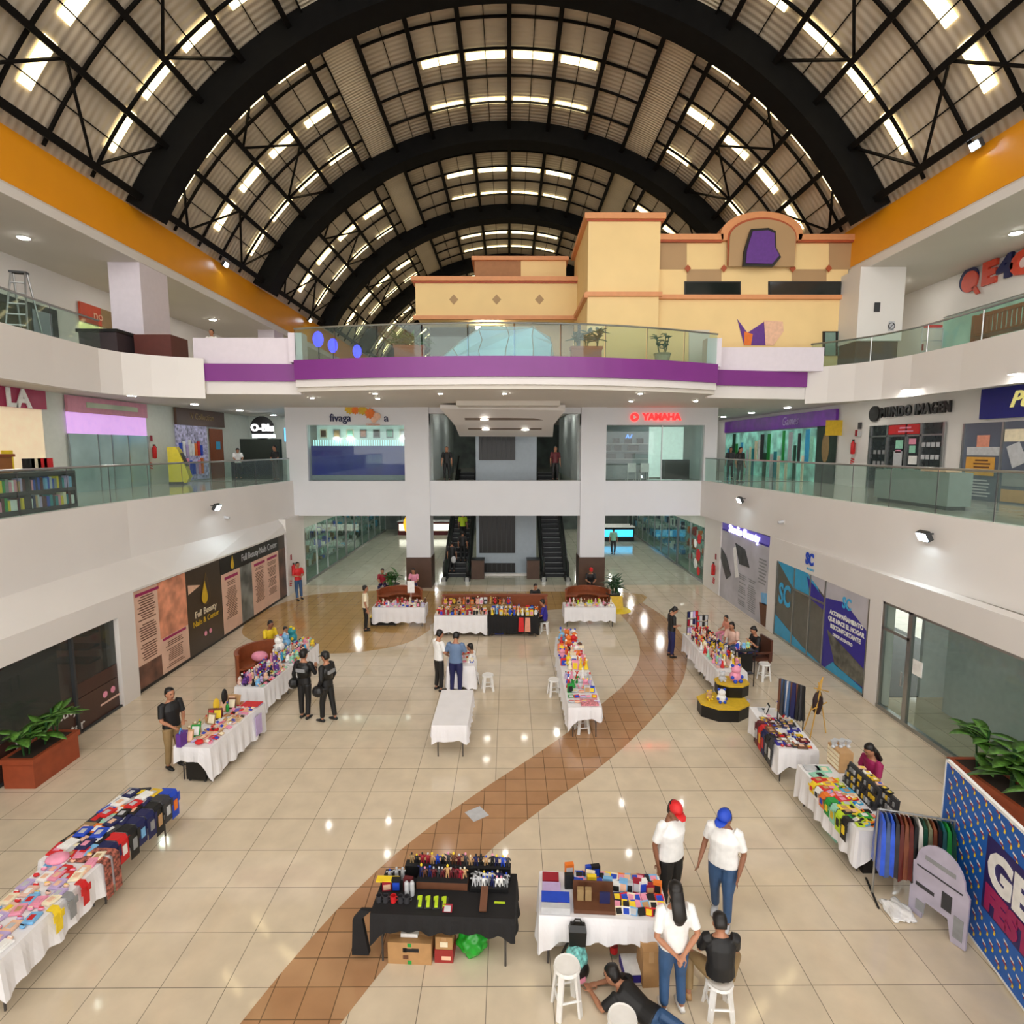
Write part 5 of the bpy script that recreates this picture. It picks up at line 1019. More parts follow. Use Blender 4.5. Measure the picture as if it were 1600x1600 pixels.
person('person in yellow top sitting behind the long left stall', (p.x-.35, p.y+.5), face_to(.85, -.5), 1.62, SIT, top='yellow', bottom='navy', vox=.0119, skin=SKIND)
person('small person in red top sitting beside the yellow one at left stall', (p.x+.1, p.y+.55), face_to(.8, -.6), 1.35, SIT, top='red', bottom='navy', vox=.0119)
p = G(467, 936)
person('person in red shirt and jeans leaning against the left pillar', (p.x, p.y), face_to(.7, -.7), 1.66, J=dict(el=[(-.14,.02,.64),(.14,.02,.64)], wr=[(-.05,.10,.62),(.05,.11,.64)], an=[(-.06,.03,.045),(.09,.12,.045)]), top='red', bottom='denim', vox=.014)
p = G(572, 985)
person('person in pale yellow shirt and black trousers standing left of the back stall', (p.x, p.y), face_to(.95, .3), 1.68, top='cream', bottom='black', vox=.0119)
# centre
p = G(689, 1081); person('person in white shirt standing left at the small centre table', (p.x-.06, p.y+.1), face_to(.75, .65), 1.7, J=dict(wr=[(-.06,.13,.57),(.07,.13,.57)], el=[(-.13,.03,.65),(.13,.03,.65)], hed=(0,.03,.92), up=(0,.3,1)), top='white', bottom='black', vox=.0119)
p = G(713, 1083); person('person in blue shirt seen from behind at the small centre table', (p.x, p.y-.05), face_to(.15, 1), 1.72, J=dict(wr=[(-.10,.14,.60),(.10,.14,.60)], el=[(-.16,.03,.65),(.16,.03,.65)], up=(0,.5,1), hed=(0,.05,.905)), top=mat('slate_blue_shirt', (98, 122, 156), .6), bottom='navy', heavy=1.12, vox=.0119)
p = G(733, 1082); person('person in white flowered top sitting beside the small centre table', (p.x+.08, p.y+.45), face_to(-.95, .2), 1.55, SIT, top='white', bottom='black', vox=.0119)
p = G(853, 990); person('person in blue top and black trousers crouched on stool right of centre stall', (p.x-.05, p.y+.05), face_to(-.8, .2), 1.58, SIT, top='royal', bottom='black', vox=.0119)
p = G(836, 958); person('person in dark top sitting at the right end of the centre back stall', (p.x, p.y+.2), face_to(.3, -1), 1.5, SIT, top='black', bottom='black', vox=.014)
p = G(600, 940); person('person in red top sitting behind the left back stall', (p.x-.3, p.y+1.2), face_to(.1, -1), 1.55, SIT, top='crimson', bottom='navy', vox=.014)
p = G(640, 940); person('person in pink top sitting behind left back stall by the white sign', (p.x, p.y+1.2), face_to(-.1, -1), 1.55, SIT, top='pink', bottom='navy', vox=.014)
p = G(928, 940); person('person in black top and red headscarf behind the right back stall', (p.x, p.y+1.1), face_to(0, -1), 1.62, SIT, top='black', bottom='black', cap='red', vox=.014)
# right side
p = G(1048, 1026); person('person in black top and navy jeans browsing the tall doll rack', (p.x, p.y), face_to(.9, .1), 1.66, J=dict(up=(0,.7,1), fw=(0,1,-.7), hed=(0,.05,.90), wr=[(-.05,.12,.60),(.05,.12,.62)], el=[(-.13,.0,.62),(.13,.0,.62)]), top='black', bottom='navy', hair='tail', vox=.0119)
p = G(1150, 1040); person('person in white top sitting behind the long right stall', (p.x, p.y+.35), face_to(-.8, -.6), 1.62, SIT, top='palepink', bottom='denim', hair='tail', vox=.0119)
p = G(1186, 1050); person('person in black tee sitting in a brown armchair at the right stall', (p.x, p.y+.3), face_to(-.95, -.1), 1.66, SIT, dict(wr=[(-.04,.13,.52),(.04,.13,.52)], up=(0,.6,1), fw=(0,1,-.6)), top='black', bottom='navy', vox=.0119)
p = G(1132, 1010); person('small person in coral top sitting between dolls at the right stall', (p.x+.15, p.y+.2), face_to(-.9, -.2), 1.3, SIT, top='rose', bottom='pink', vox=.0119)
p = G(1362, 1163, 1.25); person('person with long dark hair and magenta top sitting behind the near right stall', (p.x+.05, p.y), face_to(-1, -.15), 1.62, SIT, dict(up=(0,.6,1), fw=(0,1,-.6)), top='magenta', bottom='navy', hair='long', vox=.010)
# far and upper figures
p = G(958, 866); person('person in white top walking far off in the right ground corridor', (p.x, p.y), face_to(.4, 1), 1.68, J=dict(an=[(-.06,.07,.045),(.06,-.07,.05)]), top='mint', bottom='charcoal', vox=.018)
for lb, px, py, c, X in (('person in dark clothes at the right gallery railing near the facade, left one', 1140, 752, 'charcoal', 0), ('person in black clothes at the right gallery railing, right one of two', 1155, 757, 'black', 0)):
    p = G(px, py-3, 5.0); person(lb, (p.x, p.y), face_to(.3 if c == 'black' else -.3, -1), 1.62, top=c, bottom='charcoal', hair='long', vox=.014, z=5.0)
p = G(434, 752, 5.0); person('person in black top standing at the end of the left gallery railing', (-11.2, 27.4), face_to(-.5, -1), 1.7, J=dict(wr=[(-.02,.10,.60),(.02,.11,.60)], el=[(-.14,.03,.63),(.14,.03,.63)]), top='black', bottom='charcoal', vox=.014, z=5.0)
person('person in white top leaning over the dark kiosk counter, left gallery', (-13.6, 28.7), face_to(.4, -.6), 1.6, J=dict(up=(0,.5,1), hed=(0,.05,.90), wr=[(-.08,.18,.60),(.08,.18,.60)], el=[(-.13,.08,.66),(.13,.08,.66)]), top='white', bottom='charcoal', vox=.014, z=5.0)
for lb, x, y, z, c, f in (('person in yellow top riding the left escalator', -2.55, 30.85, 1.47, 'lime', 1), ('person in dark clothes with pale bag at the left escalator foot', -2.95, 28.75, .21, 'black', 1), ('person in black clothes at the left escalator foot, right side', -2.45, 29.45, .63, 'black', 1), ('dark clothed person behind the middle opening upstairs, left', -3.0, 27.4, 5.0, 'black', -1), ('person in dark red top behind the middle opening upstairs, right', 2.2, 27.4, 5.0, 'maroon', -1)):
    person(lb, (x, y), face_to(.1, f), 1.66, top=c, bottom='black', vox=.016, z=z)
struct(B(-3.6, -1.8, 27.05, 27.9, 4.6, 5.0).box(1.4, 3.2, 27.05, 27.9, 4.6, 5.0), 'floor_upper_landing', TILE2)
tag(MB().ball((0, 0, 0), (.13, .08, .18), 10, 7).build('bag', C['silver'], loc=(-2.83, 28.42, .95)), 'pale bag carried at the foot of the left escalator', 'bag')
person('person with dark hair just visible above the top left parapet', (-10.9, 21.5), face_to(0, -1), 1.6, top='white', bottom='charcoal', vox=.016, z=9.3)

# ================================================================ stalls
CLW = mat('white_cloth', (232, 231, 234), .8, noise=.03, nscale=3); CLB = mat('black_cloth', (20, 19, 21), .85, noise=.2, nscale=4); LEGM = mat('grey_table_leg', (84, 80, 78), .4, .4); TOPM = mat('plastic_table_top', (210, 210, 206), .5)
class Tab: pass
def table(name, p1, p2, w, cloth=CLW, drops=(.6, .3, .25, .3), label='', clabel='', h=.74, world=False, Lf=None, seed=1, bare_from=0):
    "p1 to p2 is one long side (seen at height h); the table lies to the left of that direction"
    a, b = (V((*p1, 0)), V((*p2, 0))) if world else (G(*p1, h), G(*p2, h)); a.z = b.z = 0
    L = Lf or (b-a).length; rz = math.atan2(b.y-a.y, b.x-a.x); T = Tab(); T.a, T.rz, T.L, T.w, T.h, T.name = a, rz, L, w, h+.012, name
    t = thing('folding_table', label or 'folding table under the cloth of the %s' % name, 'table', (a.x, a.y, 0), rz, 'folding tables of the stalls')
    MB().box(.01, L-.01, .01, w-.01, h-.04, h).build('top', TOPM, t)
    for x in (.12, L-.12):
        for y in (.1, w-.1): MB().tube([(x, y, 0), (x, y, h-.04)], .014, 8).build('leg', LEGM, t)
        MB().tube([(x, .1, .3), (x, w-.1, .3)], .01, 6).build('crossbar', LEGM, t)
    if cloth:
        rnd = random.Random(seed); N = 96; per = []
        for i in range(N):
            s = i/N*2*(L+w)
            if s < L: per.append((s, 0, 0, -1, 0, s/L))
            elif s < L+w: per.append((L, s-L, 1, 0, 1, (s-L)/w))
            elif s < 2*L+w: per.append((2*L+w-s, w, 0, 1, 2, (s-L-w)/L))
            else: per.append((0, 2*(L+w)-s, -1, 0, 3, (s-2*L-w)/w))
        rings = [[(min(max(x, .05), L-.05), min(max(y, .05), w-.05), h+.006) for x, y, *_ in per], [(x, y, h+.008) for x, y, *_ in per]]
        ph = rnd.uniform(0, 6); K = 4
        for k in range(1, K+1):
            R_ = []
            for i, (x, y, nx, ny, sd, u) in enumerate(per):
                d = drops[sd]; e = min(u, 1-u)*(L if sd in (0, 2) else w); nb = drops[(sd+1) % 4] if u > .5 else drops[(sd-1) % 4]
                d = d+(max(d, nb)*1.12-d)*max(0, 1-e/.22)
                d = min(d*(1+.05*sin(i*.9+ph)), h-.03); q = k/K
                wv = (.018+.022*sin(i*1.35+ph)+.014*sin(i*.5))*q
                R_.append((x+nx*(.008+wv), y+ny*(.008+wv), h+.006-d*q))
            rings.append(R_)
        mb = MB(); mb.v = []; mb.loft(rings, cap=False); mb.f.append(tuple(range(N))); mb.mi.append(0)
        c = mb.build('tablecloth', cloth, None, (a.x, a.y, 0), rz, smooth=False); tag(c, clabel or 'white cloth draped over the %s' % name, 'tablecloth', 'stall tablecloths')
        so = c.modifiers.new('thickness', 'SOLIDIFY'); so.thickness = .004; so.offset = -1
    return T
def at(T, u, v, z=0): c, s = cos(T.rz), sin(T.rz); return (T.a.x+u*c-v*s, T.a.y+u*s+v*c, T.h+z)
cache = {}
def item(kind, col, rnd, sc_=1.0):
    "mesh of one small thing, its base at z = 0"
    key = (kind, col, rnd.randrange(4), round(sc_, 2))
    if key in cache: return cache[key]
    m = MB(); r = rnd.uniform; m2 = None
    if kind == 'boxed_toy': h = r(.12, .2)*sc_; m.box(-.06*sc_, .06*sc_, -.03, .03, 0, h); m.cur = 1; m.box(-.045*sc_, .045*sc_, -.033, -.03, .02, h*.75)
    elif kind in ('figurine', 'doll'):
        h = (r(.15, .2) if kind == 'figurine' else r(.2, .26))*sc_; a = r(-.02, .02)
        m.tube([(-.018, 0, 0), (-.012, 0, h*.45)], [.010, .013], 6).tube([(.02, a, 0), (.012, 0, h*.45)], [.010, .013], 6).tube([(0, 0, h*.4), (0, 0, h*.62), (0, 0, h*.8)], [.022, .026, .014], 8)
        m.tube([(-.024, 0, h*.74), (-.05, -.01, h*(.5+r(0, .4)))], [.010, .007], 5).tube([(.024, 0, h*.74), (.048, -.02, h*(.5+r(0, .4)))], [.010, .007], 5); m.cur = 1; m.ball((0, 0, h*.9), (h*.09, h*.09, h*.11), 8, 6)
        if kind == 'doll': m.cur = 0; m.lathe([(.05*sc_, .01), (.02*sc_, h*.5)], 10)
    elif kind == 'plush_toy':
        s = .07*sc_; m.ball((0, 0, s*.9), (s, s*.85, s*.95), 10, 7); m.ball((0, -s*.1, s*2.1), (s*.8, s*.75, s*.72), 10, 7); m.cur = 1
        for k in (-1, 1): m.ball((k*s*.6, 0, s*2.75), s*.28, 7, 5).ball((k*s*.85, -s*.5, s*.9), s*.3, 7, 5).ball((k*s*.5, -s*.8, s*.3), s*.33, 7, 5)
    elif kind == 'mug': m.lathe([(.036, 0), (.038, .09), (.033, .09), (.031, .01)], 12); m.tube([(.036, 0, .075), (.062, 0, .06), (.062, 0, .035), (.036, 0, .02)], .006, 6)
    elif kind == 'bottle': m.lathe([(.032, 0), (.034, .02), (.034, .13), (.014, .17), (.014, .2)], 12); m.cur = 1; m.lathe([(.017, .2), (.017, .225)], 10)
    elif kind == 'folded_shirt':
        w_, d_ = .13*sc_, .16*sc_; m.loft([[(-w_, -d_, 0), (w_, -d_, 0), (w_, d_, 0), (-w_, d_, 0)], [(-w_*.99, -d_*.99, .018), (w_*.99, -d_*.99, .018), (w_*.99, d_, .022), (-w_, d_, .022)], [(-w_*.9, -d_*.9, .028), (w_*.9, -d_*.92, .03), (w_*.9, d_*.95, .032), (-w_*.9, d_*.95, .03)]]); m.cur = 1; m.box(-w_*.45, w_*.45, -d_*.5, d_*.4, .03, .036)
    elif kind == 'pouch': m.ball((0, 0, .022), (.075*sc_, .05*sc_, .022), 10, 6); m.cur = 1; m.box(-.05*sc_, .05*sc_, -.006, .006, .04, .048)
    elif kind == 'card_pack': a = r(.05, .065)*sc_; m.loft([[(-a, -.045, 0), (a, -.045, 0), (a, .045, .03), (-a, .045, .03)], [(-a, -.05, .012), (a, -.05, .012), (a, .04, .045), (-a, .04, .045)]]); m.cur = 1; m.loft([[(-a*.7, -.048, .0125), (a*.7, -.048, .0125), (a*.7, .02, .037), (-a*.7, .02, .037)], [(-a*.7, -.048, .015), (a*.7, -.048, .015), (a*.7, .02, .04), (-a*.7, .02, .04)]])
    elif kind == 'framed_picture': m.loft([[(-.09, -.02, 0), (.09, -.02, 0), (.09, -.005, 0), (-.09, -.005, 0)], [(-.09, .05, .22), (.09, .05, .22), (.09, .065, .22), (-.09, .065, .22)]]); m.cur = 1; m.loft([[(-.07, -.022, .03), (.07, -.022, .03), (.07, -.01, .03), (-.07, -.01, .03)], [(-.07, .036, .19), (.07, .036, .19), (.07, .05, .19), (-.07, .05, .19)]])
    elif kind == 'notebook': m.box(-.07*sc_, .07*sc_, -.1*sc_, .1*sc_, 0, .02); m.cur = 1; m.box(-.045*sc_, .045*sc_, -.02, .06*sc_, .02, .022)
    elif kind == 'bracelet_tray': m.box(-.1, .1, -.07, .07, 0, .015); m.cur = 1; [m.tube([(-.08+.04*k, -.055, .02), (-.08+.04*k, .055, .02)], .006, 5) for k in range(5)]
    elif kind == 'bag_of_sweets': m.ball((0, 0, .05), (.05, .035, .05), 8, 6); m.cur = 1; m.tube([(0, 0, .09), (0, 0, .12)], [.012, .03], 6)
    me = m; cache[key] = None
    o = me.build(kind, [C[col], ACC[(key[2]+len(col)+len(kind)) % len(ACC)]]); cache[key] = o.data; bpy.data.objects.remove(o)
    return cache[key]
ACC = [C[x] for x in ('white', 'red', 'cream', 'yellow', 'blue', 'black', 'pink', 'silver', 'tan', 'peach')]
KN = {'boxed_toy': 'boxed toy', 'plush_toy': 'plush toy', 'folded_shirt': 'folded shirt', 'card_pack': 'card pack', 'framed_picture': 'framed picture', 'bracelet_tray': 'bracelet tray', 'bag_of_sweets': 'bag of sweets'}
def put(kind, col, loc, rz, rnd, label, group, sc_=1.0):
    me = item(kind, col, rnd, sc_); o = bpy.data.objects.new(kind, me); COL.objects.link(o); o.location = loc; o.rotation_euler.z = rz; return tag(o, label, KN.get(kind, kind), group)
def stock(T, short, rows, u0, u1, v0, v1, nc, kinds, cols, seed, sc_=1.0, z=0, ends='left', face=0, jit=.15, skip=.04, rown=None):
    "countable goods in rows; columns run along the table"
    rnd = random.Random(seed); RN = rown or {1: ['only'], 2: ['front', 'back'], 3: ['front', 'middle', 'back'], 4: ['front', 'second', 'third', 'back'], 5: ['front', 'second', 'third', 'fourth', 'back'], 6: ['front', 'second', 'third', 'fourth', 'fifth', 'back']}[rows]
    for r in range(rows):
        for c in range(nc):
            if rnd.random() < skip: continue
            kd = kinds[r % len(kinds)] if isinstance(kinds[0], str) else rnd.choice(kinds[r % len(kinds)]); cl = rnd.choice(cols)
            u = u0+(u1-u0)*(c+.5+rnd.uniform(-jit, jit))/nc; v = v0+(v1-v0)*(r+.5)/rows
            zz = z[r] if isinstance(z, (list, tuple)) else z
            put(kd, cl, at(T, u, v, zz+.001), T.rz+face+rnd.uniform(-.25, .25), rnd, '%s %s on %s, %s from %s, %s row' % (COLNAME.get(cl, cl), KN.get(kd, kd), short, NTH[c], ends, RN[r]), 'goods on '+short, sc_)
def riser(T, u0, u1, v0, v1, h, m, label):
    t = thing('display_riser', label, 'riser', at(T, (u0+u1)/2, (v0+v1)/2, .001), T.rz)
    MB().box(-(u1-u0)/2, (u1-u0)/2, -(v1-v0)/2, (v1-v0)/2, 0, h).build('block', m, t); MB().box(-(u1-u0)/2, (u1-u0)/2, -(v1-v0)/2, (v1-v0)/2, h, h+.006).build('mat', CLB, t)
BR = [x for x in C if x not in ('grey',)]
PASTEL = ['pink', 'white', 'lilac', 'peach', 'skyblue', 'red', 'cream', 'mint', 'palepink', 'purple', 'yellow']
TOYS = ['red', 'brown', 'tan', 'peach', 'cream', 'orange', 'crimson', 'white', 'gold', 'black']
# black figurine stall (front centre)
T = table('black figurine stall', (578, 1428), (804, 1437), .76, CLB, (.22, .30, .2, .35), clabel='black cloth draped over the figurine table at front centre', seed=3)
tag(MB().loft([[(-.12, -.03, 0), (.1, -.03, 0), (.1, .05, 0), (-.12, .05, 0)], [(-.1, -.02, .48), (.02, -.02, .5), (.02, .04, .5), (-.1, .04, .48)], [(.0, 0, .60), (.14, 0, .60), (.14, .05, .60), (.0, .05, .60)]]).build('cloth_corner', CLB, None, at(T, -.14, .06, -T.h+.12)[:2]+(.13,), T.rz), 'hanging black cloth corner at the left end of the figurine table', 'cloth')
riser(T, .50, 1.18, .42, .60, .10, C['brown'], 'brown wooden riser under the middle figurines of the black stall'); riser(T, 1.22, 1.72, .40, .56, .05, NIGHT, 'low black riser on the right half of the black figurine stall')
riser(T, .30, 1.74, .62, .74, .16, NIGHT, 'long black riser at the back of the black figurine stall')
F1 = ['brown', 'maroon', 'tan', 'black', 'khaki', 'crimson', 'navy', 'charcoal']; F2 = ['white', 'silver', 'white', 'cream', 'grey', 'navy']
stock(T, 'black stall brown riser', 1, .52, 1.16, .44, .58, 11, ['figurine'], F1, 21, .95, .107, rown=['front'], skip=0); stock(T, 'black stall right riser', 2, 1.24, 1.72, .41, .56, 8, ['figurine'], F2, 22, .9, .057, skip=0)
stock(T, 'black stall back riser', 1, .34, 1.74, .63, .73, 19, ['figurine'], F1+['white', 'blue'], 23, .9, .167, rown=['back'], skip=.05)
stock(T, 'black stall left corner', 1, .03, .46, .13, .25, 5, ['mug'], ['crimson', 'red', 'charcoal'], 24, 1, rown=['front'], skip=0); stock(T, 'black stall left end', 1, .06, .46, .34, .44, 3, ['boxed_toy'], ['crimson', 'black', 'maroon'], 25, 1, rown=['middle'], skip=0)
stock(T, 'black stall far left', 1, .05, .34, .52, .62, 3, ['figurine'], ['silver', 'cream', 'khaki'], 26, 1, rown=['back'], skip=0)
for i in range(2): tag(MB().lathe([(.028, 0), (.03, .08), (.03, .17), (.018, .2)], 12).build('steel_flask', C['silver'], None, at(T, .40+.07*i, .30+.01*i, .001)), 'silver flask left of the brown riser on the black stall, %s one' % ('left', 'right')[i], 'flask', 'silver flasks')
for i in range(4):
    t = thing('toy_gun_pack', 'neon green packaged toy lying on the black stall front, %s from left' % NTH[i], 'packaged toy', at(T, .60+.105*i, .19, .001), T.rz+.1, 'neon green toy packs')
    MB().box(-.045, .045, -.09, .09, 0, .012).build('card', C['charcoal'], t); MB().box(-.02, .02, -.08, .08, .012, .04).box(-.04, .02, .04, .08, .012, .035).build('toy', C['lime'], t)
tag(MB().box(-.15, .15, -.05, .05, 0, .02).build('yellow_box', C['yellow'], None, at(T, .12, .42, .115), T.rz), 'flat yellow package on top of the left boxes of black stall', 'package')
riser(T, .03, .24, .38, .48, .105, NIGHT, 'small black box under the yellow package on the black stall')
tag(MB().box(-.045, .045, -.012, .012, 0, .3, Matrix.Rotation(-1.2, 4, 'X')).build('brown_sheath', C['brown'], None, at(T, 1.42, .07, .02), T.rz), 'brown leather strip lying in front of the white figurines', 'strip'); tag(MB().box(-.07, .07, -.015, .015, 0, .006).build('price_tag', C['lime'], None, at(T, 1.62, .24, .001), T.rz), 'lime price tag on the right of the black stall', 'price tag')
put('card_pack', 'crimson', at(T, .97, .10, .001), T.rz, random.Random(1), 'small crimson pack alone at the front middle of black stall', 'goods on black stall')
# boxes under the black stall
def cbox(label, loc, rz, w_, d_, h_, m, marks=None, cat='box', tape=True, group='boxes under the front stalls'):
    t = thing('cardboard_box', label, cat, loc, rz, group); MB().box(-w_/2, w_/2, -d_/2, d_/2, 0, h_).build('carton', m, t)
    if tape: MB().box(-w_/2-.002, w_/2+.002, -.03, .03, h_, h_+.003).box(-.03, .03, -d_/2-.003, -d_/2, h_*.7, h_).build('tape', C['tan'], t)
    for i, (x, z, ww, hh, c) in enumerate(marks or []): MB().box(x-ww/2, x+ww/2, -d_/2-.004, -d_/2, z-hh/2, z+hh/2).build('printed_mark', C[c], t)
    return t
CARD = mat('corrugated_card', (178, 136, 88), .75, noise=.08, nscale=8); CARDR = mat('red_carton', (150, 40, 36), .6)
p = G(641, 1508); cbox('wide cardboard box with dark printed marks under the black stall', (p.x, p.y+.17, 0), T.rz, .56, .32, .30, CARD, [(.02, .2, .2, .05, 'black'), (-.06, .2, .05, .06, 'black'), (-.05, .1, .07, .05, 'brown'), (0, .27, .05, .05, 'green'), (0, .03, .05, .05, 'green')])
tag(MB().box(-.11, .11, -.06, .06, 0, .05).build('white_box', C['white'], None, (p.x-.02, p.y+.15, .304), T.rz), 'small white box lying on top of the wide cardboard box', 'box')
p = G(694, 1508); cbox('red carton with pale mark under the black stall', (p.x, p.y+.15, 0), T.rz, .24, .24, .18, CARDR, [(.03, .07, .12, .05, 'peach')], tape=False); cbox('small cardboard box stacked on the red carton', (p.x, p.y+.15, .181), T.rz, .22, .22, .17, CARD, [(0, .07, .1, .07, 'cream')])
p = G(737, 1505)
def blob(name, m, c, r, seed, amp=.12, cuts=3, squash=0): 
    bm = bmesh.new(); bmesh.ops.create_icosphere(bm, subdivisions=cuts, radius=1); rnd = random.Random(seed); ph = [rnd.uniform(0, 6) for _ in range(6)]
    for v in bm.verts:
        n = v.co.copy(); k = 1+amp*(sin(5*n.x+ph[0])*sin(4*n.y+ph[1])+.6*sin(9*n.z+ph[2])*sin(8*n.x+ph[3])); v.co = V((n.x*r[0]*k, n.y*r[1]*k, max(-r[2]*(1-squash), n.z*r[2]*k)+r[2]*(1-squash)))
    me = bpy.data.meshes.new(name); bm.to_mesh(me); bm.free(); me.materials.append(m); me.polygons.foreach_set('use_smooth', [True]*len(me.polygons)); o = bpy.data.objects.new(name, me); COL.objects.link(o); o.location = c; return o
t = thing('plastic_bag', 'bright green full plastic bag under the black stall', 'bag', (p.x, p.y+.16, 0))
o = blob('bag_body', mat('green_plastic', (30, 160, 44), .25, noise=.2), (0, 0, 0), (.2, .15, .2), 3, .16, 4, .1); o.parent = t
MB().tube([(-.05, 0, .34), (-.12, -.02, .44)], [.05, .02], 8).tube([(.05, 0, .34), (.13, -.02, .43)], [.05, .02], 8).build('handles', MATS['green_plastic'], t)
# comics and cards stall
T = table('comics stall', (842, 1431), (1048, 1441), .76, CLW, (.33, .3, .25, .5), clabel='white cloth over the comics table, long corner hanging at left', seed=5)
CC = ['red', 'white', 'blue', 'cream', 'pink', 'crimson', 'yellow', 'skyblue', 'silver', 'orange', 'navy', 'tan', 'black']
stock(T, 'comics stall left half', 3, .36, .95, .42, .75, 8, [['boxed_toy', 'card_pack']], CC, 31, 1, skip=0); stock(T, 'comics stall right half', 6, .97, T.L-.04, .05, .74, 7, ['card_pack', 'card_pack', 'card_pack', 'boxed_toy'], CC, 32, .9, skip=0)
t = thing('comic_rack', 'brown open box with figures and framed blue print on comics stall', 'display box', at(T, .70, .22, .001), T.rz); MB().box(-.26, .26, -.17, .13, 0, .05).build('tray', C['brown'], t); MB().box(-.26, .26, .13, .15, 0, .2).build('back_board', C['brown'], t)
for x in (-.17, -.07): MB().box(x-.04, x+.04, -.02, .04, .05, .2).build('clear_case', C['khaki'], t)
MB().box(.07, .2, -.05, -.03, .05, .2).build('framed_print', C['navy'], t)
cbox('flat blue and orange game box at left of the comics stall', at(T, .21, .2, .001), T.rz, .36, .16, .1, C['blue'], [(.08, .05, .1, .06, 'orange'), (-.08, .05, .08, .05, 'navy')], 'game box', False, 'boxes on the comics stall'); cbox('white long box in front of the blue game box', at(T, .21, .06, .001), T.rz, .36, .09, .09, C['silver'], None, 'box', False, 'boxes on the comics stall')
cbox('red lidded album box at the back left of comics stall', at(T, .15, .6, .001), T.rz, .22, .16, .05, C['crimson'], None, 'box', False, 'boxes on the comics stall'); cbox('grey lilac flat box behind the blue game box', at(T, .16, .42, .001), T.rz, .24, .16, .05, C['lilac'], None, 'box', False, 'boxes on the comics stall')
# things under and beside the comics stall
p = G(985, 1500); cbox('tall cardboard box under the comics stall', (p.x, p.y+.4, 0), T.rz, .34, .3, .5, CARD, [(0, .3, .06, .04, 'blue'), (.1, .38, .06, .05, 'white')]); p = G(1015, 1540); cbox('narrow open cardboard box beside the standing long-haired person', (p.x, p.y+.12, 0), T.rz+.1, .2, .3, .48, CARD)
p = G(990, 1530); cbox('blue box with white drawn sheet lying in it', (p.x, p.y+.1, 0), T.rz+.1, .26, .3, .1, C['royal'], None, 'box', False); tag(MB().box(-.11, .11, -.15, .15, 0, .01).build('paper_sheet', C['white'], None, (p.x-.01, p.y+.1, .103), T.rz+.1), 'white sheet of paper on the blue box', 'paper')
p = G(960, 1500); t = thing('soda_bottle', 'clear bottle with red label standing by the cardboard boxes', 'bottle', (p.x, p.y+.05, 0)); MB().lathe([(.045, 0), (.05, .03), (.05, .2), (.016, .3)], 12).build('bottle_body', GLC, t); MB().lathe([(.051, .07), (.051, .16)], 12).build('label_band', C['red'], t); MB().lathe([(.018, .3), (.018, .33)], 10).build('cap', C['red'], t)
p = G(872, 1500); o = blob('cloth_bag', mat('grey_white_bag', (204, 200, 196), .7), (p.x, p.y+.25, 0), (.2, .16, .2), 8, .08); tag(o, 'grey white stuffed cloth bag under the left end of comics stall', 'bag')
p = G(900, 1530); t = thing('backpack', 'teal and black patterned backpack with pink patch on the floor', 'backpack', (p.x, p.y+.02, 0), .5); o = blob('pack_body', mat('teal_pattern', (110, 180, 176), .6, noise=.9, nscale=16), (0, 0, 0), (.15, .12, .24), 5, .05); o.parent = t
o = blob('front_pocket', NIGHT, (.02, -.08, .02), (.12, .06, .12), 6, .04); o.parent = t; MB().tube([(-.08, .1, .1), (-.1, .16, .25), (-.06, .1, .42)], .018, 6).tube([(.08, .1, .1), (.1, .16, .25), (.06, .1, .42)], .018, 6).build('strap', NIGHT, t); MB().box(-.05, .04, -.15, -.14, .06, .12).build('patch', C['pink'], t)
t = thing('hanging_bag', 'small black bag hanging from the front edge of comics table', 'bag', at(T, .48, -.07, -.3), T.rz); MB().loft([[(-.1, -.05, 0), (.1, -.05, 0), (.1, .04, 0), (-.1, .04, 0)], [(-.11, -.06, .2), (.11, -.06, .2), (.11, .04, .2), (-.11, .04, .2)], [(-.09, -.03, .27), (.09, -.03, .27), (.09, .03, .27), (-.09, .03, .27)]]).build('bag_body', NIGHT, t); MB().tube([(-.06, 0, .26), (-.03, 0, .33), (.03, 0, .33), (.06, 0, .26)], .01, 6).build('handle', NIGHT, t)
# stools
STW = mat('white_plastic', (236, 235, 232), .35)
stoolp = None
def stool(label, x, y, rz=0, H=.45, group='white plastic stools'):
    global stoolp
    k = H/.45; t = thing('plastic_stool', label, 'stool', (x, y, 0), rz, group)
    MB().lathe([(.15, .41*k), (.16, .42*k), (.15, .45*k), (.13, .445*k)], 18).build('seat', STW, t)
    mb = []
    for a in range(4):
        c, s = cos(pi/4+a*pi/2), sin(pi/4+a*pi/2); m = MB(); m.loft([[(c*.20-s*.03, s*.20+c*.03, 0), (c*.20+s*.03, s*.20-c*.03, 0), (c*.17+s*.03, s*.17-c*.03, 0), (c*.17-s*.03, s*.17+c*.03, 0)], [(c*.14-s*.035, s*.14+c*.035, .42*k), (c*.14+s*.035, s*.14-c*.035, .42*k), (c*.11+s*.035, s*.11-c*.035, .42*k), (c*.11-s*.035, s*.11+c*.035, .42*k)]]); m.build('leg', STW, t)
    m = MB()
    for a in range(4):
        c, s = cos(pi/4+a*pi/2), sin(pi/4+a*pi/2); c2, s2 = cos(3*pi/4+a*pi/2), sin(3*pi/4+a*pi/2); m.tube([(c*.175, s*.175, .16*k), (c2*.175, s2*.175, .16*k)], .014, 6)
    m.build('rungs', STW, t); return t
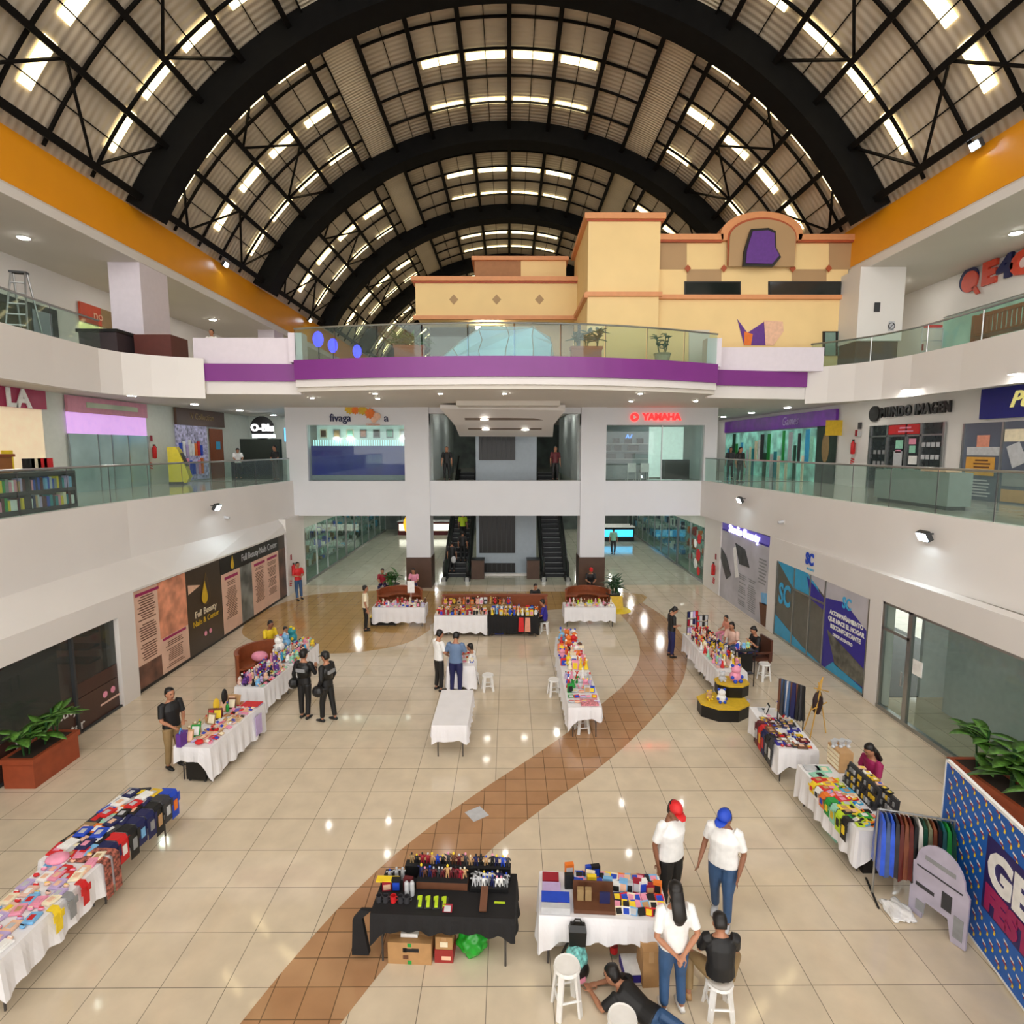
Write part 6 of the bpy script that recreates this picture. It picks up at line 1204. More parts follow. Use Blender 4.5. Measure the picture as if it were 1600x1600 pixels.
for lb, px, py, H in (('white plastic stool at the bottom left of the lying person', 887, 1596, .58), ('white stool at the bottom edge over the lying legs', 975, 1690, .6), ('white stool standing right of the small centre table', 762, 1082, .45), ('white stool left of the slim doll stall', 866, 1090, .45), ('white stool under the near end of the slim doll stall', 911, 1148, .40), ('white stool before the left end of centre back stall', 694, 991, .45), ('white stool on the floor right of the brown armchair', 1197, 1066, .5)):
    p = G(px, py); stool(lb, p.x, p.y+.15, .2, H)
SITTERS = [o for o in COL.objects if o.name.startswith('person') and o.parent is None and any(w_ in o['label'] for w_ in ('sitting', 'crouched', 'headscarf'))]
for i, o in enumerate(SITTERS):
    d = V((-sin(o.rotation_euler.z), cos(o.rotation_euler.z)))
    if 'armchair' in o['label']: continue
    k = .86 if ('small' in o['label'] or 'coral' in o['label']) else 1
    stool('white plastic stool under the '+o['label'].split(' sitting')[0].split(' crouched')[0].split(' behind')[0], o.location.x-d.x*.0, o.location.y-d.y*.0, o.rotation_euler.z, .42*k)
# ---- empty table and the small one behind it
table('empty white table in the middle of the hall', (674, 1134), (731, 1134), 1.78, CLW, (.35, .25, .3, .3), label='folding table under the empty white cloth in mid hall', clabel='plain white cloth on the empty table in the middle of the hall', seed=7)
T = table('small centre table', (698, 1042), (742, 1041), 1.15, CLW, (.6, .6, .6, .6), seed=8); stock(T, 'small centre table', 3, .4, T.L-.03, .1, 1.1, 3, [['pouch', 'figurine', 'plush_toy']], ['red', 'pink', 'black', 'white', 'cream'], 41, .8)
# ---- slim doll stall (right of centre)
T = table('slim doll stall, near table', (888, 1106), (941, 1106), 1.8, CLW, (.28, .3, .1, .5), seed=9); stock(T, 'near slim stall', 6, .04, T.L-.04, .12, 1.75, 5, [['pouch', 'notebook'], ['pouch', 'card_pack'], ['boxed_toy', 'pouch'], ['plush_toy', 'doll'], ['doll', 'mug'], ['doll', 'figurine']], ['pink', 'red', 'white', 'lilac', 'silver', 'green', 'peach', 'blue'], 42, 1.15)
tag(MB().box(-.2, .2, -.16, .16, 0, .035).build('floral_box', mat('pink_pattern', (214, 130, 140), .6, noise=.6, nscale=30), None, at(T, .5, .22, .001), T.rz), 'pink patterned flat box on the near end of slim stall', 'box')
T2_ = table('slim doll stall, middle table', (878, 1052), (922, 1052), 1.8, CLW, (.2, .3, .1, .5), seed=10); stock(T2_, 'middle slim stall', 6, .04, T2_.L-.02, .1, 1.75, 5, [['doll', 'plush_toy', 'boxed_toy']], ['red', 'orange', 'yellow', 'tan', 'white', 'brown', 'pink', 'cream'], 43, 1.35)
T3_ = table('slim doll stall, far table', (872, 1013), (905, 1013), 1.0, CLW, (.2, .3, .1, .5), seed=11); stock(T3_, 'far slim stall', 3, .03, T3_.L-.02, .1, .9, 3, [['doll', 'plush_toy']], ['skyblue', 'red', 'white', 'orange'], 44, 1.6)
# ---- centre back stall
T = table('centre back stall, white half', (678, 963), (761, 963), .76, CLW, (.6, .3, .2, .6), seed=12); TB = table('centre back stall, black half', (763, 963), (842, 964), .76, CLB, (.6, .3, .2, .1), clabel='black cloth on the right half of centre back stall', seed=13)
stock(T, 'white centre back half', 5, .05, T.L-.03, .06, .74, 14, [['doll', 'figurine', 'boxed_toy']], TOYS, 45, .95); stock(TB, 'black centre back half', 5, .05, TB.L-.03, .06, .74, 11, [['plush_toy', 'doll', 'boxed_toy']], ['yellow', 'white', 'skyblue', 'red', 'cream', 'orange', 'tan', 'blue'], 46, 1.05)
t = thing('wooden_bench', 'red-brown wooden planter bench behind the centre back stall', 'bench', (-.55, 20.6, 0)); MB().box(-1.9, 1.9, .5, .6, 0, 1.0).box(-1.95, -1.85, -.1, .6, 0, 1.0).box(1.85, 1.95, -.1, .6, 0, 1.0).build('panels', C['wood'], t); MB().box(-2.0, 2.0, .45, .65, 1.0, 1.05).build('top_rail', C['wood'], t); MB().box(-1.8, 1.8, 0, .5, .4, .46).build('seat', C['wood'], t)
TC_ = table('raised rear of centre back stall', (690, 946), (800, 946), .5, mat('ochre_cloth', (150, 120, 70), .8), (.2, .2, .1, .2), h=.85, clabel='ochre cloth on the raised rear table of centre back stall', seed=14); stock(TC_, 'raised rear centre table', 2, .05, TC_.L-.05, .05, .45, 15, [['boxed_toy', 'plush_toy', 'doll']], TOYS, 47, 1)
for i, c in enumerate(('red', 'rose')): tag(MB().loft([[(-.1, -.02, 0), (.1, -.02, 0), (.1, .02, 0), (-.1, .02, 0)], [(-.08, -.015, .5), (.08, -.015, .5), (.08, .015, .5), (-.08, .015, .5)]]).build('hanging_cloth', C[c], None, at(TB, 1.15+.22*i, -.075, -.52), TB.rz), '%s garment hanging over the black centre back cloth' % c, 'garment')
p = G(780, 990); cbox('blue crate on the floor before the black centre back cloth', (p.x, p.y+.05, 0), 0, .3, .2, .12, C['blue'], None, 'crate', False, 'boxes at the back stalls'); p = G(800, 990); cbox('grey box with white mark beside the blue crate', (p.x+.05, p.y+.05, 0), 0, .36, .2, .12, C['charcoal'], [(0, .07, .2, .04, 'white')], 'box', False, 'boxes at the back stalls')
# ---- left and right back stalls, with curved brown benches
def bench(label, x, y, r, a0, a1, h=.85, m=C['wood']):
    t = thing('curved_bench', label, 'bench', (x, y, 0)); ring = lambda r0, r1, z0, z1: MB().loft([[(r0*cos(a), r0*sin(a), z0), (r1*cos(a), r1*sin(a), z0), (r1*cos(a), r1*sin(a), z1), (r0*cos(a), r0*sin(a), z1)] for a in [a0+(a1-a0)*i/16 for i in range(17)]])
    ring(r-.06, r, 0, h).build('back', m, t); ring(r-.08, r+.02, h, h+.05).build('rail', m, t); ring(r-.5, r-.06, .38, .44).build('seat', m, t); return t
T = table('left back stall', (581, 950), (664, 950), .76, CLW, (.55, .3, .2, .3), seed=15); stock(T, 'left back stall', 4, .05, T.L-.03, .05, .74, 13, [['pouch', 'card_pack', 'boxed_toy'], ['doll', 'bag_of_sweets']], ['pink', 'white', 'cream', 'red', 'brown', 'lilac'], 48, .9); bench('curved brown bench behind the left back stall', (G(622, 950).x), G(622, 955).y+.75, .95, .1, pi-.1, .62)
tag(MB().box(-.13, .13, -.01, .01, 0, .45).tube([(0, 0, -.4), (0, 0, 0)], .01, 6).build('white_sign', C['white'], None, at(T, 1.35, .55, .42), 0), 'white sign card raised on a stick at left back stall', 'sign')
p = G(596, 978); t = thing('step_podium', 'yellow topped black podium holding goods at the left back stall', 'podium', (p.x, p.y+.35, 0)); MB().box(-.42, .5, -.3, .3, 0, .3).build('base', NIGHT, t); MB().box(-.44, .52, -.32, .32, .3, .34).build('yellow_top', C['yellow'], t)
rnd = random.Random(5)
for i in range(10): c = rnd.choice(['red', 'orange', 'peach', 'cream', 'yellow']); put('card_pack', c, (p.x-.33+.16*(i % 5), p.y+.25+.2*(i//5), .342), 0, rnd, '%s pack on the yellow podium, %s from left, %s row' % (c, NTH[i % 5], ('front', 'back')[i//5]), 'goods on the yellow podium', 1.1)
T = table('right back stall', (882, 950), (963, 950), .76, CLW, (.5, .3, .2, .3), seed=16); stock(T, 'right back stall', 3, .05, T.L-.05, .05, .70, 13, [['pouch', 'bag_of_sweets'], ['doll', 'card_pack'], ['doll', 'bottle']], ['pink', 'brown', 'cream', 'lime', 'tan', 'white', 'peach'], 49, .9); bench('curved brown bench behind the right back stall', (G(920, 950).x), G(920, 955).y+.75, .95, .1, pi-.1, .62)
p = G(975, 955); t = thing('floor_barrier', 'low yellow plastic plate lying by the right back stall', 'plate', (p.x-.2, p.y+.1, 0)); MB().lathe([(.5, 0), (.45, .04), (.2, .05)], 20).build('yellow_base', C['yellow'], t); MB().box(-.3, .2, 0, .02, .05, .6, Matrix.Rotation(-.5, 4, 'X')).build('yellow_lattice', C['gold'], t)
# ---- left stalls
TA = table('near left gift stall', (328, 1170), (414, 1098), .76, CLW, (.62, .1, .3, .28), seed=17); PG = ['peach', 'cream', 'pink', 'palepink', 'white', 'lilac', 'tan', 'red']
stock(TA, 'near left stall', 5, .12, TA.L-.08, .06, .52, 12, [['bracelet_tray', 'card_pack', 'pouch']], PG, 51, .9, ends='near end'); stock(TA, 'near left stall wall side', 2, .1, TA.L-.08, .52, .75, 10, [['framed_picture', 'bottle', 'figurine']], ['brown', 'green', 'purple', 'khaki', 'maroon', 'tan'], 52, 1.2, ends='near end', face=-pi/2)
tag(MB().box(-.13, .13, -.2, .2, 0, .01).build('red_mat', C['red'], None, at(TA, TA.L-.2, .2, .04), TA.rz), 'flat red mat at the far end of the near left stall', 'mat'); tag(blob('red_pouch', C['red'], at(TA, .12, .3, .001), (.08, .07, .05), 2, .05), 'round red pouch at the near end of near left stall', 'pouch')
tag(MB().box(-.12, .12, -.004, .004, -.45, 0).build('purple_print', C['lilac'], None, at(TA, 1.62, -.07, -.1), TA.rz), 'purple script print on the side of the near left cloth', 'print')
t = thing('purple_gift_bag', 'blue purple bag at the near corner of the left stall', 'bag', at(TA, .05, .62, .001), TA.rz); MB().box(-.09, .09, -.05, .05, 0, .26).build('bag_body', C['purple'], t); MB().tube([(-.05, 0, .25), (0, 0, .36), (.05, 0, .25)], .008, 6).build('handle', C['cyan'], t)
for lb, u, hh in (('black ornament on stand at the left stall, taller one', 1.55, .5), ('gold framed ornament on the left stall beside the black one', 1.25, .42)):
    t = thing('ornament', lb, 'ornament', at(TA, u, .66, .001), TA.rz-.6); MB().lathe([(.05, 0), (.05, .015), (.01, .02), (.01, .15)], 10).build('base', NIGHT, t); MB().ball((0, 0, hh*.65), (.07, .025, hh*.36), 10, 8).build('panel', NIGHT if 'black' in lb[:6] else C['gold'], t)
t = thing('black_crate', 'black wheeled crate on the floor under the near left stall', 'crate', at(TA, .28, .35, -TA.h+.0), TA.rz); MB().box(-.25, .25, -.2, .2, .06, .5).build('body', NIGHT, t); [MB().ball((sx*.2, sy*.16, .03), .03, 8, 5).build('wheel', DGREY, t) for sx in (-1, 1) for sy in (-1, 1)]
TB1 = table('long left toy stall, near table', (412, 1076), (457, 1040), .76, CLW, (.55, .1, .25, .4), seed=18); TB2 = table('long left toy stall, far table', (458, 1039), (498, 1006), .76, CLW, (.55, .3, .25, .1), seed=19)
stock(TB1, 'near half long left stall', 6, .06, TB1.L-.04, .03, .74, 12, [['pouch', 'card_pack'], ['plush_toy', 'pouch'], ['plush_toy', 'doll']], PASTEL+['black', 'navy'], 53, 1, ends='near end'); stock(TB2, 'far half long left stall', 6, .06, TB2.L-.05, .03, .74, 12, [['plush_toy', 'pouch'], ['plush_toy', 'doll']], PASTEL+['cyan', 'brown'], 54, 1.1, ends='near end')
for i, (c, s_) in enumerate((('white', 2.2), ('skyblue', 2.0), ('teal', 2.2))): put('plush_toy', c, at(TB2, .55+.4*i, .64, .15), -.8, random.Random(i), 'large %s plush toy heaped at the far end of the long left stall' % COLNAME.get(c, c), 'large plush toys', s_)
bx = G(404, 1078); t = bench('curved brown bench holding a pink bag behind the long left stall', bx.x-.1, bx.y+.9, .85, pi*.45, pi*1.25, .8); tag(blob('pink_bag', C['pink'], (bx.x-.38, bx.y+1.0, .441), (.24, .16, .14), 9, .06), 'pink stuffed bag lying in the curved brown bench', 'bag')
# ---- T-shirt stalls at lower left
TCm = table('T-shirt stall', (139, 1352), (270, 1236), .78, CLW, (.35, .1, .2, .3), clabel='white cloth under the T-shirts on the lower left stall', seed=20); SH = ['black', 'navy', 'red', 'white', 'blue', 'charcoal', 'skyblue', 'crimson', 'gold', 'black', 'navy']
stock(TCm, 'T-shirt stall', 3, .12, TCm.L-.02, .16, .78, 7, ['folded_shirt'], SH+['cream', 'orange', 'grey', 'khaki', 'mint'], 61, .78, ends='near end', face=-pi/2, jit=.05, skip=0, rown=['middle', 'third', 'wall side'])
stock(TCm, 'T-shirt stall pile top', 2, .2, TCm.L-.1, .2, .72, 6, ['folded_shirt'], SH, 64, .66, z=.034, ends='near end', face=-pi/2, jit=.1, skip=.1)
def hung(T, u, w_, d, col, label, out=.055, acc=None, top=.2):
    t = thing('draped_shirt', label, 'T-shirt', at(T, u, 0, 0), T.rz, 'T-shirts draped over the stall edge'); L_ = []
    prof = [(top, .010), (.05, .012), (-.03, .008), (-out, -.05), (-out-.008, -d*.6), (-out-.004, -d)]
    MB().loft([[(-w_/2, y, z), (w_/2, y, z), (w_/2, y+(.008 if z < 0 else 0), z+(.006 if z > 0 else 0)), (-w_/2, y+(.008 if z < 0 else 0), z+(.006 if z > 0 else 0))] for y, z in prof]).build('shirt_body', C[col], t)
    if acc: MB().box(-w_*.25, w_*.25, -out-.016, -out-.006, -d*.7, -d*.3).build('print', C[acc], t)
    for s in (-1, 1): MB().box(s*w_*.5-.03, s*w_*.5+.03, -out-.012, -out-.002, -d*.45, -.04).build('sleeve', C[col], t)
rnd = random.Random(8)
for i in range(9):
    c = ['black', 'navy', 'red', 'black', 'navy', 'navy', 'black', 'charcoal', 'blue'][i]; hung(TCm, .18+.19*i, .17, rnd.uniform(.36, .48), c, '%s T-shirt draped over the hall-side edge, %s from near end' % (c, NTH[i]), .065+.012*(i % 2), ['silver', 'cyan', 'white', 'grey', 'skyblue', 'grey', 'tan', 'silver', 'orange'][i])
TD = table('sock stall', (-5.83, 5.9), (-5.75, 7.72), .78, CLW, (.45, .2, .2, .3), clabel='white cloth on the sock stall at the lower left edge', world=True, seed=21)
stock(TD, 'sock stall', 5, .1, 1.75, .06, .76, 12, [['folded_shirt', 'folded_shirt', 'pouch']], ['pink', 'white', 'skyblue', 'palepink', 'lilac', 'peach', 'red', 'cream'], 62, .55, ends='near end', face=-pi/2)
for i, c in enumerate(('yellow', 'grey', 'red')): hung(TD, .75+.22*i, .1, .3, c, '%s sock hanging on the side of the sock stall' % c, .065, None, .02)
PAT = mat('orange_violet_pattern', (150, 84, 70), .7, noise=.95, nscale=22)
for i in range(2): tag(MB().loft([[(-.06, y, z), (.06, y, z), (.06, y+.01, z+.006), (-.06, y+.01, z+.006)] for y, z in ((.5, .02), (0, .015), (-.06, -.02), (-.07, -.55))]).build('leggings', PAT, None, at(TD, 1.6+.17*i, 0, 0), TD.rz), 'orange and violet patterned leggings hanging off sock stall end, %s pair' % ('near', 'far')[i], 'leggings')
tag(blob('clothes_pile', C['pink'], at(TD, 1.55, .62, .002), (.15, .12, .06), 4, .05), 'pink folded clothes pile at the far corner of the sock stall', 'clothes')
# ---- right stalls
TE1 = table('long right doll stall, far table', (1067, 990), (1092, 1018), .76, CLW, (.5, .1, .2, .3), seed=22); TE2 = table('long right doll stall, near table', (1093, 1019), (1122, 1051), .76, CLW, (.5, .3, .2, .1), seed=23)
stock(TE1, 'far half long right stall', 6, .05, TE1.L-.05, .05, .74, 10, [['doll', 'figurine'], ['doll', 'plush_toy']], TOYS+['pink'], 71, 1.2, ends='far end'); stock(TE2, 'near half long right stall', 6, .05, TE2.L-.25, .05, .74, 8, [['doll', 'pouch'], ['doll', 'plush_toy']], PASTEL+['tan'], 72, 1.1, ends='far end')
def rack(label, loc, rz, w_, h_, rows, cols_, colors, seed, cat='rack'):
    t = thing('display_rack', label, cat, loc, rz); rnd = random.Random(seed)
    for s in (-1, 1): MB().tube([(s*w_/2, 0, 0), (s*w_/2, 0, h_)], .012, 6).build('post', NIGHT, t)
    for r in range(rows):
        z = h_*(r+1)/rows; MB().tube([(-w_/2, 0, z), (w_/2, 0, z)], .008, 5).build('bar', NIGHT, t)
        for c in range(cols_): x = -w_/2+w_*(c+.5)/cols_; hh = h_/rows*rnd.uniform(.6, .85); MB().box(x-w_/cols_*.36, x+w_/cols_*.36, -.02, .02, z-hh-.01, z-.01).build('hanging_toy', C[rnd.choice(colors)], t)
    return t
q = at(TE1, .12, .25, .001); rack('tall red and white doll rack at the far end of long right stall', q, .3, .38, .75, 3, 4, ['red', 'white', 'palepink', 'crimson', 'lilac', 'navy'], 3); q = at(TE1, .12, .55, .001); rack('second doll rack behind the tall red and white one', q, .1, .36, .62, 3, 4, ['red', 'black', 'silver', 'pink'], 4)
t = thing('grid_stand', 'black wire grid stand with hanging pouches beside the long right stall', 'stand', (G(1160, 1078).x+.1, G(1160, 1078).y+.4, 0), .1); [MB().tube([(x, y, 0), (x, y, 1.05)], .014, 6).build('post', NIGHT, t) for x in (-.28, .28) for y in (-.2, .2)]
for z in (.35, .7, 1.0): MB().box(-.28, .28, -.2, .2, z, z+.02).build('shelf', NIGHT, t)
MB().box(-.2, .2, -.24, -.21, .45, .95).build('black_pouches', NIGHT, t)
for i, (x, y, c) in enumerate(((-.15, -.05, 'blue'), (.05, 0, 'skyblue'), (.18, .05, 'mint'), (-.05, .12, 'white'))): put('plush_toy', c, (t.location.x+x, t.location.y+y, 1.022), 0, random.Random(i), '%s plush toy on top of the black wire grid stand, %s from left' % (COLNAME.get(c, c), NTH[i]), 'toys on the grid stand', .9)
q = SITTERS and [o for o in SITTERS if 'armchair' in o['label']][0]; t = thing('armchair', 'dark brown wooden armchair under the person in black tee', 'armchair', (q.location.x, q.location.y, 0), q.rotation_euler.z); DB = mat('dark_brown_wood', (84, 44, 28), .5)
MB().box(-.28, .28, -.3, .28, .32, .40).build('seat', DB, t); MB().box(-.3, .3, -.36, -.30, .3, .95).build('backrest', DB, t); [MB().box(s*.3-.03, s*.3+.03, -.33, .25, .55, .6).build('armrest', DB, t) for s in (-1, 1)]; [MB().box(sx*.29-.025, sx*.29+.025, sy*.28-.025, sy*.28+.025, 0, .56).build('leg', DB, t) for sx in (-1, 1) for sy in (-1, 1)]
# yellow and black stepped podium with toys
p = G(1137, 1125); t = thing('step_podium', 'yellow and black two-level podium with toys, right side of hall', 'podium', (p.x, p.y+.35, 0), -.05)
hexa = lambda r, sx=1: [(r*cos(a)*sx, r*sin(a)*.8) for a in [pi/8+k*pi/4 for k in range(8)]]
MB().prism(hexa(.62), 0, .30).build('lower_base', NIGHT, t); MB().prism(hexa(.64), .30, .34).build('lower_top', C['gold'], t); MB().prism([(x+.35, y+.45) for x, y in hexa(.42)], .34, .62).build('upper_base', NIGHT, t); MB().prism([(x+.35, y+.45) for x, y in hexa(.44)], .62, .66).build('upper_top', C['gold'], t)
b0 = (p.x, p.y+.35); put('plush_toy', 'white', (b0[0]-.08, b0[1]-.1, .342), 0, random.Random(2), 'large white and black plush on the lower yellow podium step', 'toys on the podium', 1.7); put('plush_toy', 'tan', (b0[0]-.33, b0[1]+.05, .342), .3, random.Random(3), 'tan plush at the left of lower yellow podium step', 'toys on the podium', 1.2)
put('plush_toy', 'pink', (b0[0]+.45, b0[1]+.4, .662), .2, random.Random(4), 'large bright pink plush on the upper podium step', 'toys on the podium', 2.2); put('plush_toy', 'silver', (b0[0]+.12, b0[1]+.42, .662), 0, random.Random(5), 'silver grey plush left of the pink one on the podium', 'toys on the podium', 1.3)
# tie and scarf stall
TF = table('scarf stall', (1171, 1105), (1216, 1170), .76, CLW, (.5, .35, .2, .3), seed=24); DK = ['black', 'maroon', 'charcoal', 'navy', 'brown', 'red', 'royal', 'khaki', 'gold', 'white']
stock(TF, 'scarf stall', 5, .5, TF.L-.03, .04, .66, 11, [['pouch', 'folded_shirt', 'notebook']], DK, 73, .6, ends='far end'); stock(TF, 'scarf stall far part', 2, .08, .55, .1, .7, 3, [['notebook', 'framed_picture'], ['framed_picture', 'bottle']], ['white', 'cream', 'silver', 'black'], 74, 1, ends='far end')
for i in range(5): hung(TF, .75+.2*i, .18, .5, ['maroon', 'red', 'navy', 'black', 'charcoal'][i], '%s scarf draped on the hall side of scarf stall' % ['maroon', 'red', 'navy', 'black', 'charcoal'][i], .065, ['silver', 'gold', 'red', 'grey', 'white'][i])
q = at(TF, .85, .56, .001); t = thing('garment_rack', 'rack of long dark hanging straps and bags on the scarf stall', 'rack', q, TF.rz+.75)
for s in (-1, 1): MB().tube([(s*.27, 0, 0), (s*.27, 0, .95)], .012, 6).build('post', NIGHT, t)
MB().tube([(-.27, 0, .95), (.27, 0, .95)], .012, 6).build('bar', NIGHT, t); rnd = random.Random(3)
for i in range(13): x = -.24+.04*i; yo_ = .05*sin(i*2.3); MB().loft([[(x-.026, -.05+yo_, .95-rnd.uniform(.6, .8)), (x+.026, -.05+yo_, .2), (x+.026, .07+yo_, .2), (x-.026, .07+yo_, .2)], [(x-.02, -.02, .96), (x+.02, -.02, .96), (x+.02, .02, .96), (x-.02, .02, .96)]]).build('strap', C[rnd.choice(['black', 'charcoal', 'navy', 'silver', 'darkgreen', 'khaki', 'black', 'denim', 'brown'])], t)
q = G(1278, 1150); t = thing('wooden_easel', 'thin gold wooden lattice easel with dark jacket behind the scarf stall', 'easel', (q[0], q[1], 0), .5); 
GW = mat('golden_wood', (206, 160, 70), .5)
for a, b in (((-.3, 0, 0), (.05, 0, 1.4)), ((.3, 0, 0), (-.1, 0, 1.3)), ((-.25, 0, 1.2), (.3, 0, 1.0)), ((0, .35, 0), (0, 0, 1.35)), ((-.28, 0, .7), (.25, 0, .75))): MB().tube([a, b], .014, 6).build('bar', GW, t)
o = blob('dark_jacket', mat('dark_jacket', (44, 22, 24), .7), (0, .05, .5), (.16, .08, .28), 3, .1); o.parent = t
# comics, boards and keyring stall at the near right
TG = table('keyring stall', (1246, 1195), (1341, 1299), .78, CLW, (.55, .45, .2, .3), seed=25)
stock(TG, 'keyring stall', 4, .5, TG.L-.06, .05, .46, 12, [['card_pack', 'folded_shirt', 'notebook']], ['green', 'yellow', 'orange', 'white', 'black', 'lime', 'cyan', 'red', 'cream'], 75, .6, ends='far end'); stock(TG, 'keyring stall far part', 2, .05, .5, .1, .45, 2, ['notebook'], ['white', 'cream', 'mint', 'silver'], 76, 1.3, ends='far end')
for i in range(7): c = ['yellow', 'white', 'orange', 'green', 'mint', 'lime', 'black'][i]; hung(TG, .62+.16*i, .14, .16+.03*i, c, '%s printed sheet draped on hall side of keyring stall' % c, .06, ['red', 'black', 'blue', 'yellow', 'gold', 'black', 'yellow'][i])
q = at(TG, .1, .72, .001); t = thing('wooden_shelf', 'small wooden cabinet of tiny drawers topped with silver cups', 'cabinet', q, TG.rz); MB().box(-.2, .2, -.12, .12, 0, .38).build('cabinet_body', C['tan'], t); [MB().box(-.18+.09*i, -.1+.09*i, -.13, -.12, .04+.08*j, .1+.08*j).build('drawer', C['cream'], t) for i in range(4) for j in range(4)]
for i in range(5): tag(MB().lathe([(.03, 0), (.04, .02), (.02, .05), (.05, .13), (.045, .13)], 12).build('silver_cup', C['silver'], None, (q[0]-.14+.07*i, q[1]+.05*(i % 2), q[2]+.381)), 'silver cup on the tiny drawer cabinet, %s from left' % NTH[i], 'cup', 'silver cups')
for r_ in range(2):
    q = at(TG, .95+.3*r_, .58+.08*r_, .001); t = thing('keyring_board', 'slanted board covered with hanging black keyrings, %s one' % ('far', 'near')[r_], 'display board', q, TG.rz); MB().loft([[(-.42, -.06, 0), (.42, -.06, 0), (.42, .06, 0), (-.42, .06, 0)], [(-.42, .05, .36), (.42, .05, .36), (.42, .08, .36), (-.42, .08, .36)]]).build('board', C['charcoal'], t)
    rnd = random.Random(r_); [MB().box(-.4+.058*i, -.365+.058*i, -.07+.035*j, -.05+.035*j, .04+.1*j, .11+.1*j).build('keyring', C[rnd.choice(['black', 'silver', 'charcoal', 'grey', 'gold'])], t) for i in range(14) for j in range(3)]
put('plush_toy', 'black', at(TG, .65, .7, .001), 0, random.Random(1), 'black furry round hat between the tiny drawers and keyring boards', 'hat', 1.5)
stock(TG, 'keyring board top ledge', 1, .7, 1.5, .66, .76, 7, ['notebook'], ['yellow', 'black', 'peach', 'gold', 'white'], 77, .55, z=.36, rown=['back'], ends='far end')
# rail of shiny clothes
q = G(1420, 1408); t = thing('clothes_rail', 'rail of shiny blue, rust and green hanging clothes at the near right', 'clothes rail', (q.x, q.y, 0), -.3)
for s in (-1, 1): MB().tube([(s*.47, 0, 0), (s*.47, 0, 1.35)], .016, 8).build('post', CHROME, t); MB().tube([(s*.47, -.3, .02), (s*.47, .3, .02)], .016, 6).build('foot', NIGHT, t)
MB().tube([(-.47, 0, 1.35), (.47, 0, 1.35)], .014, 8).build('bar', CHROME, t); cc = ['blue', 'denim', 'blue', 'charcoal', 'maroon', 'brown', 'maroon', 'black', 'silver', 'darkgreen', 'khaki', 'brown', 'black', 'teal', 'green', 'darkgreen']
SATIN = {c: mat(c+'_satin', tuple(int(255*(x**(1/2.2))) for x in lin_) if 0 else lin_, .25, noise=.3, nscale=4) for c, lin_ in (('blue', (40,80,190)), ('denim', (60,80,120)), ('charcoal', (40,40,46)), ('maroon', (84,30,24)), ('brown', (110,60,36)), ('black', (14,14,16)), ('silver', (190,186,180)), ('darkgreen', (22,64,48)), ('khaki', (110,110,84)), ('teal', (24,80,84)), ('green', (30,130,50)))}
for i, c in enumerate(cc):
    x = -.43+.057*i; g = MB().loft([[(x-.03, -.2+.02*sin(i), .45-.04*sin(2*i)), (x+.03, -.2, .45), (x+.03, .2, .45), (x-.03, .2, .45)], [(x-.03, -.17, .95), (x+.03, -.17, .95), (x+.03, .17, .95), (x-.03, .17, .95)], [(x-.02, -.14, 1.24), (x+.02, -.14, 1.24), (x+.02, .14, 1.24), (x-.02, .14, 1.24)], [(x-.008, -.03, 1.3), (x+.008, -.03, 1.3), (x+.008, .03, 1.3), (x-.008, .03, 1.3)]])
    tag(g.build('hanging_garment', SATIN[c], None, (t.location.x, t.location.y, 0), -.3), '%s shiny garment on the near right rail, %s from the table end' % (c, NTH[i]), 'garment', 'garments on the rail'); MB().tube([(x, 0, 1.28), (x, 0, 1.345), (x, .02, 1.36)], .004, 4).build('hanger', CHROME, t)
q = at(TG, TG.L-.35, .4, -TG.h); cbox('large black fabric box on the floor under the keyring stall', (q[0], q[1], 0), TG.rz, .6, .5, .45, NIGHT, None, 'box', False); q = at(TG, .9, .3, -TG.h); cbox('green and pink patterned box under the keyring stall', (q[0], q[1], 0), TG.rz, .4, .35, .3, C['mint'], [(.1, .2, .1, .1, 'pink')], 'box', False)
q = G(1405, 1430); o = blob('plastic_wrap', STW, (q.x, q.y+.05, 0), (.17, .2, .05), 7, .3, 4, .2); tag(o, 'crumpled white paper lying on the floor by the clothes rail', 'paper')
# plain grey cut-out board and the festival banner
q = G(1462, 1452); t = thing('display_board', 'standing grey lilac printed board with rounded top, beside the blue banner', 'display board', (q.x, q.y, 0), -1.25)
LG = mat('lilac_grey_print', (178, 172, 190), .5, noise=.12, nscale=4); P = [(-.38, .3), (-.38, .02), (-.2, .0), (-.16, .28), (.14, .28), (.2, .0), (.38, .02), (.38, .75)]+[(.32*cos(a), .82+.36*sin(a)) for a in [pi*k/10 for k in range(11)]]+[(-.38, .75)]
MB().loft([[(x, -.015, z) for x, z in P], [(x, .015, z) for x, z in P]]).build('board', LG, t); MB().loft([[(-.05, .02, .6), (.05, .02, .6), (.04, .45, 0), (-.04, .45, 0)], [(-.05, .04, .6), (.05, .04, .6), (.04, .5, 0), (-.04, .5, 0)]]).build('support_leg', C['cream'], t)
for a, b, c, d, m in ((-.3, -.05, .45, .5, 'charcoal'), (-.3, .3, .74, .76, 'charcoal'), (.05, .18, .38, .62, 'charcoal'), (-.28, -.16, .1, .25, 'grey'), (.22, .34, .1, .4, 'grey'), (-.2, .2, .9, .96, 'grey')): MB().box(a, b, -.022, -.016, c, d).build('printed_patch', C[m], t)
bx0, by0, by1, bh = 6.3, 8.25, 5.0, 2.05
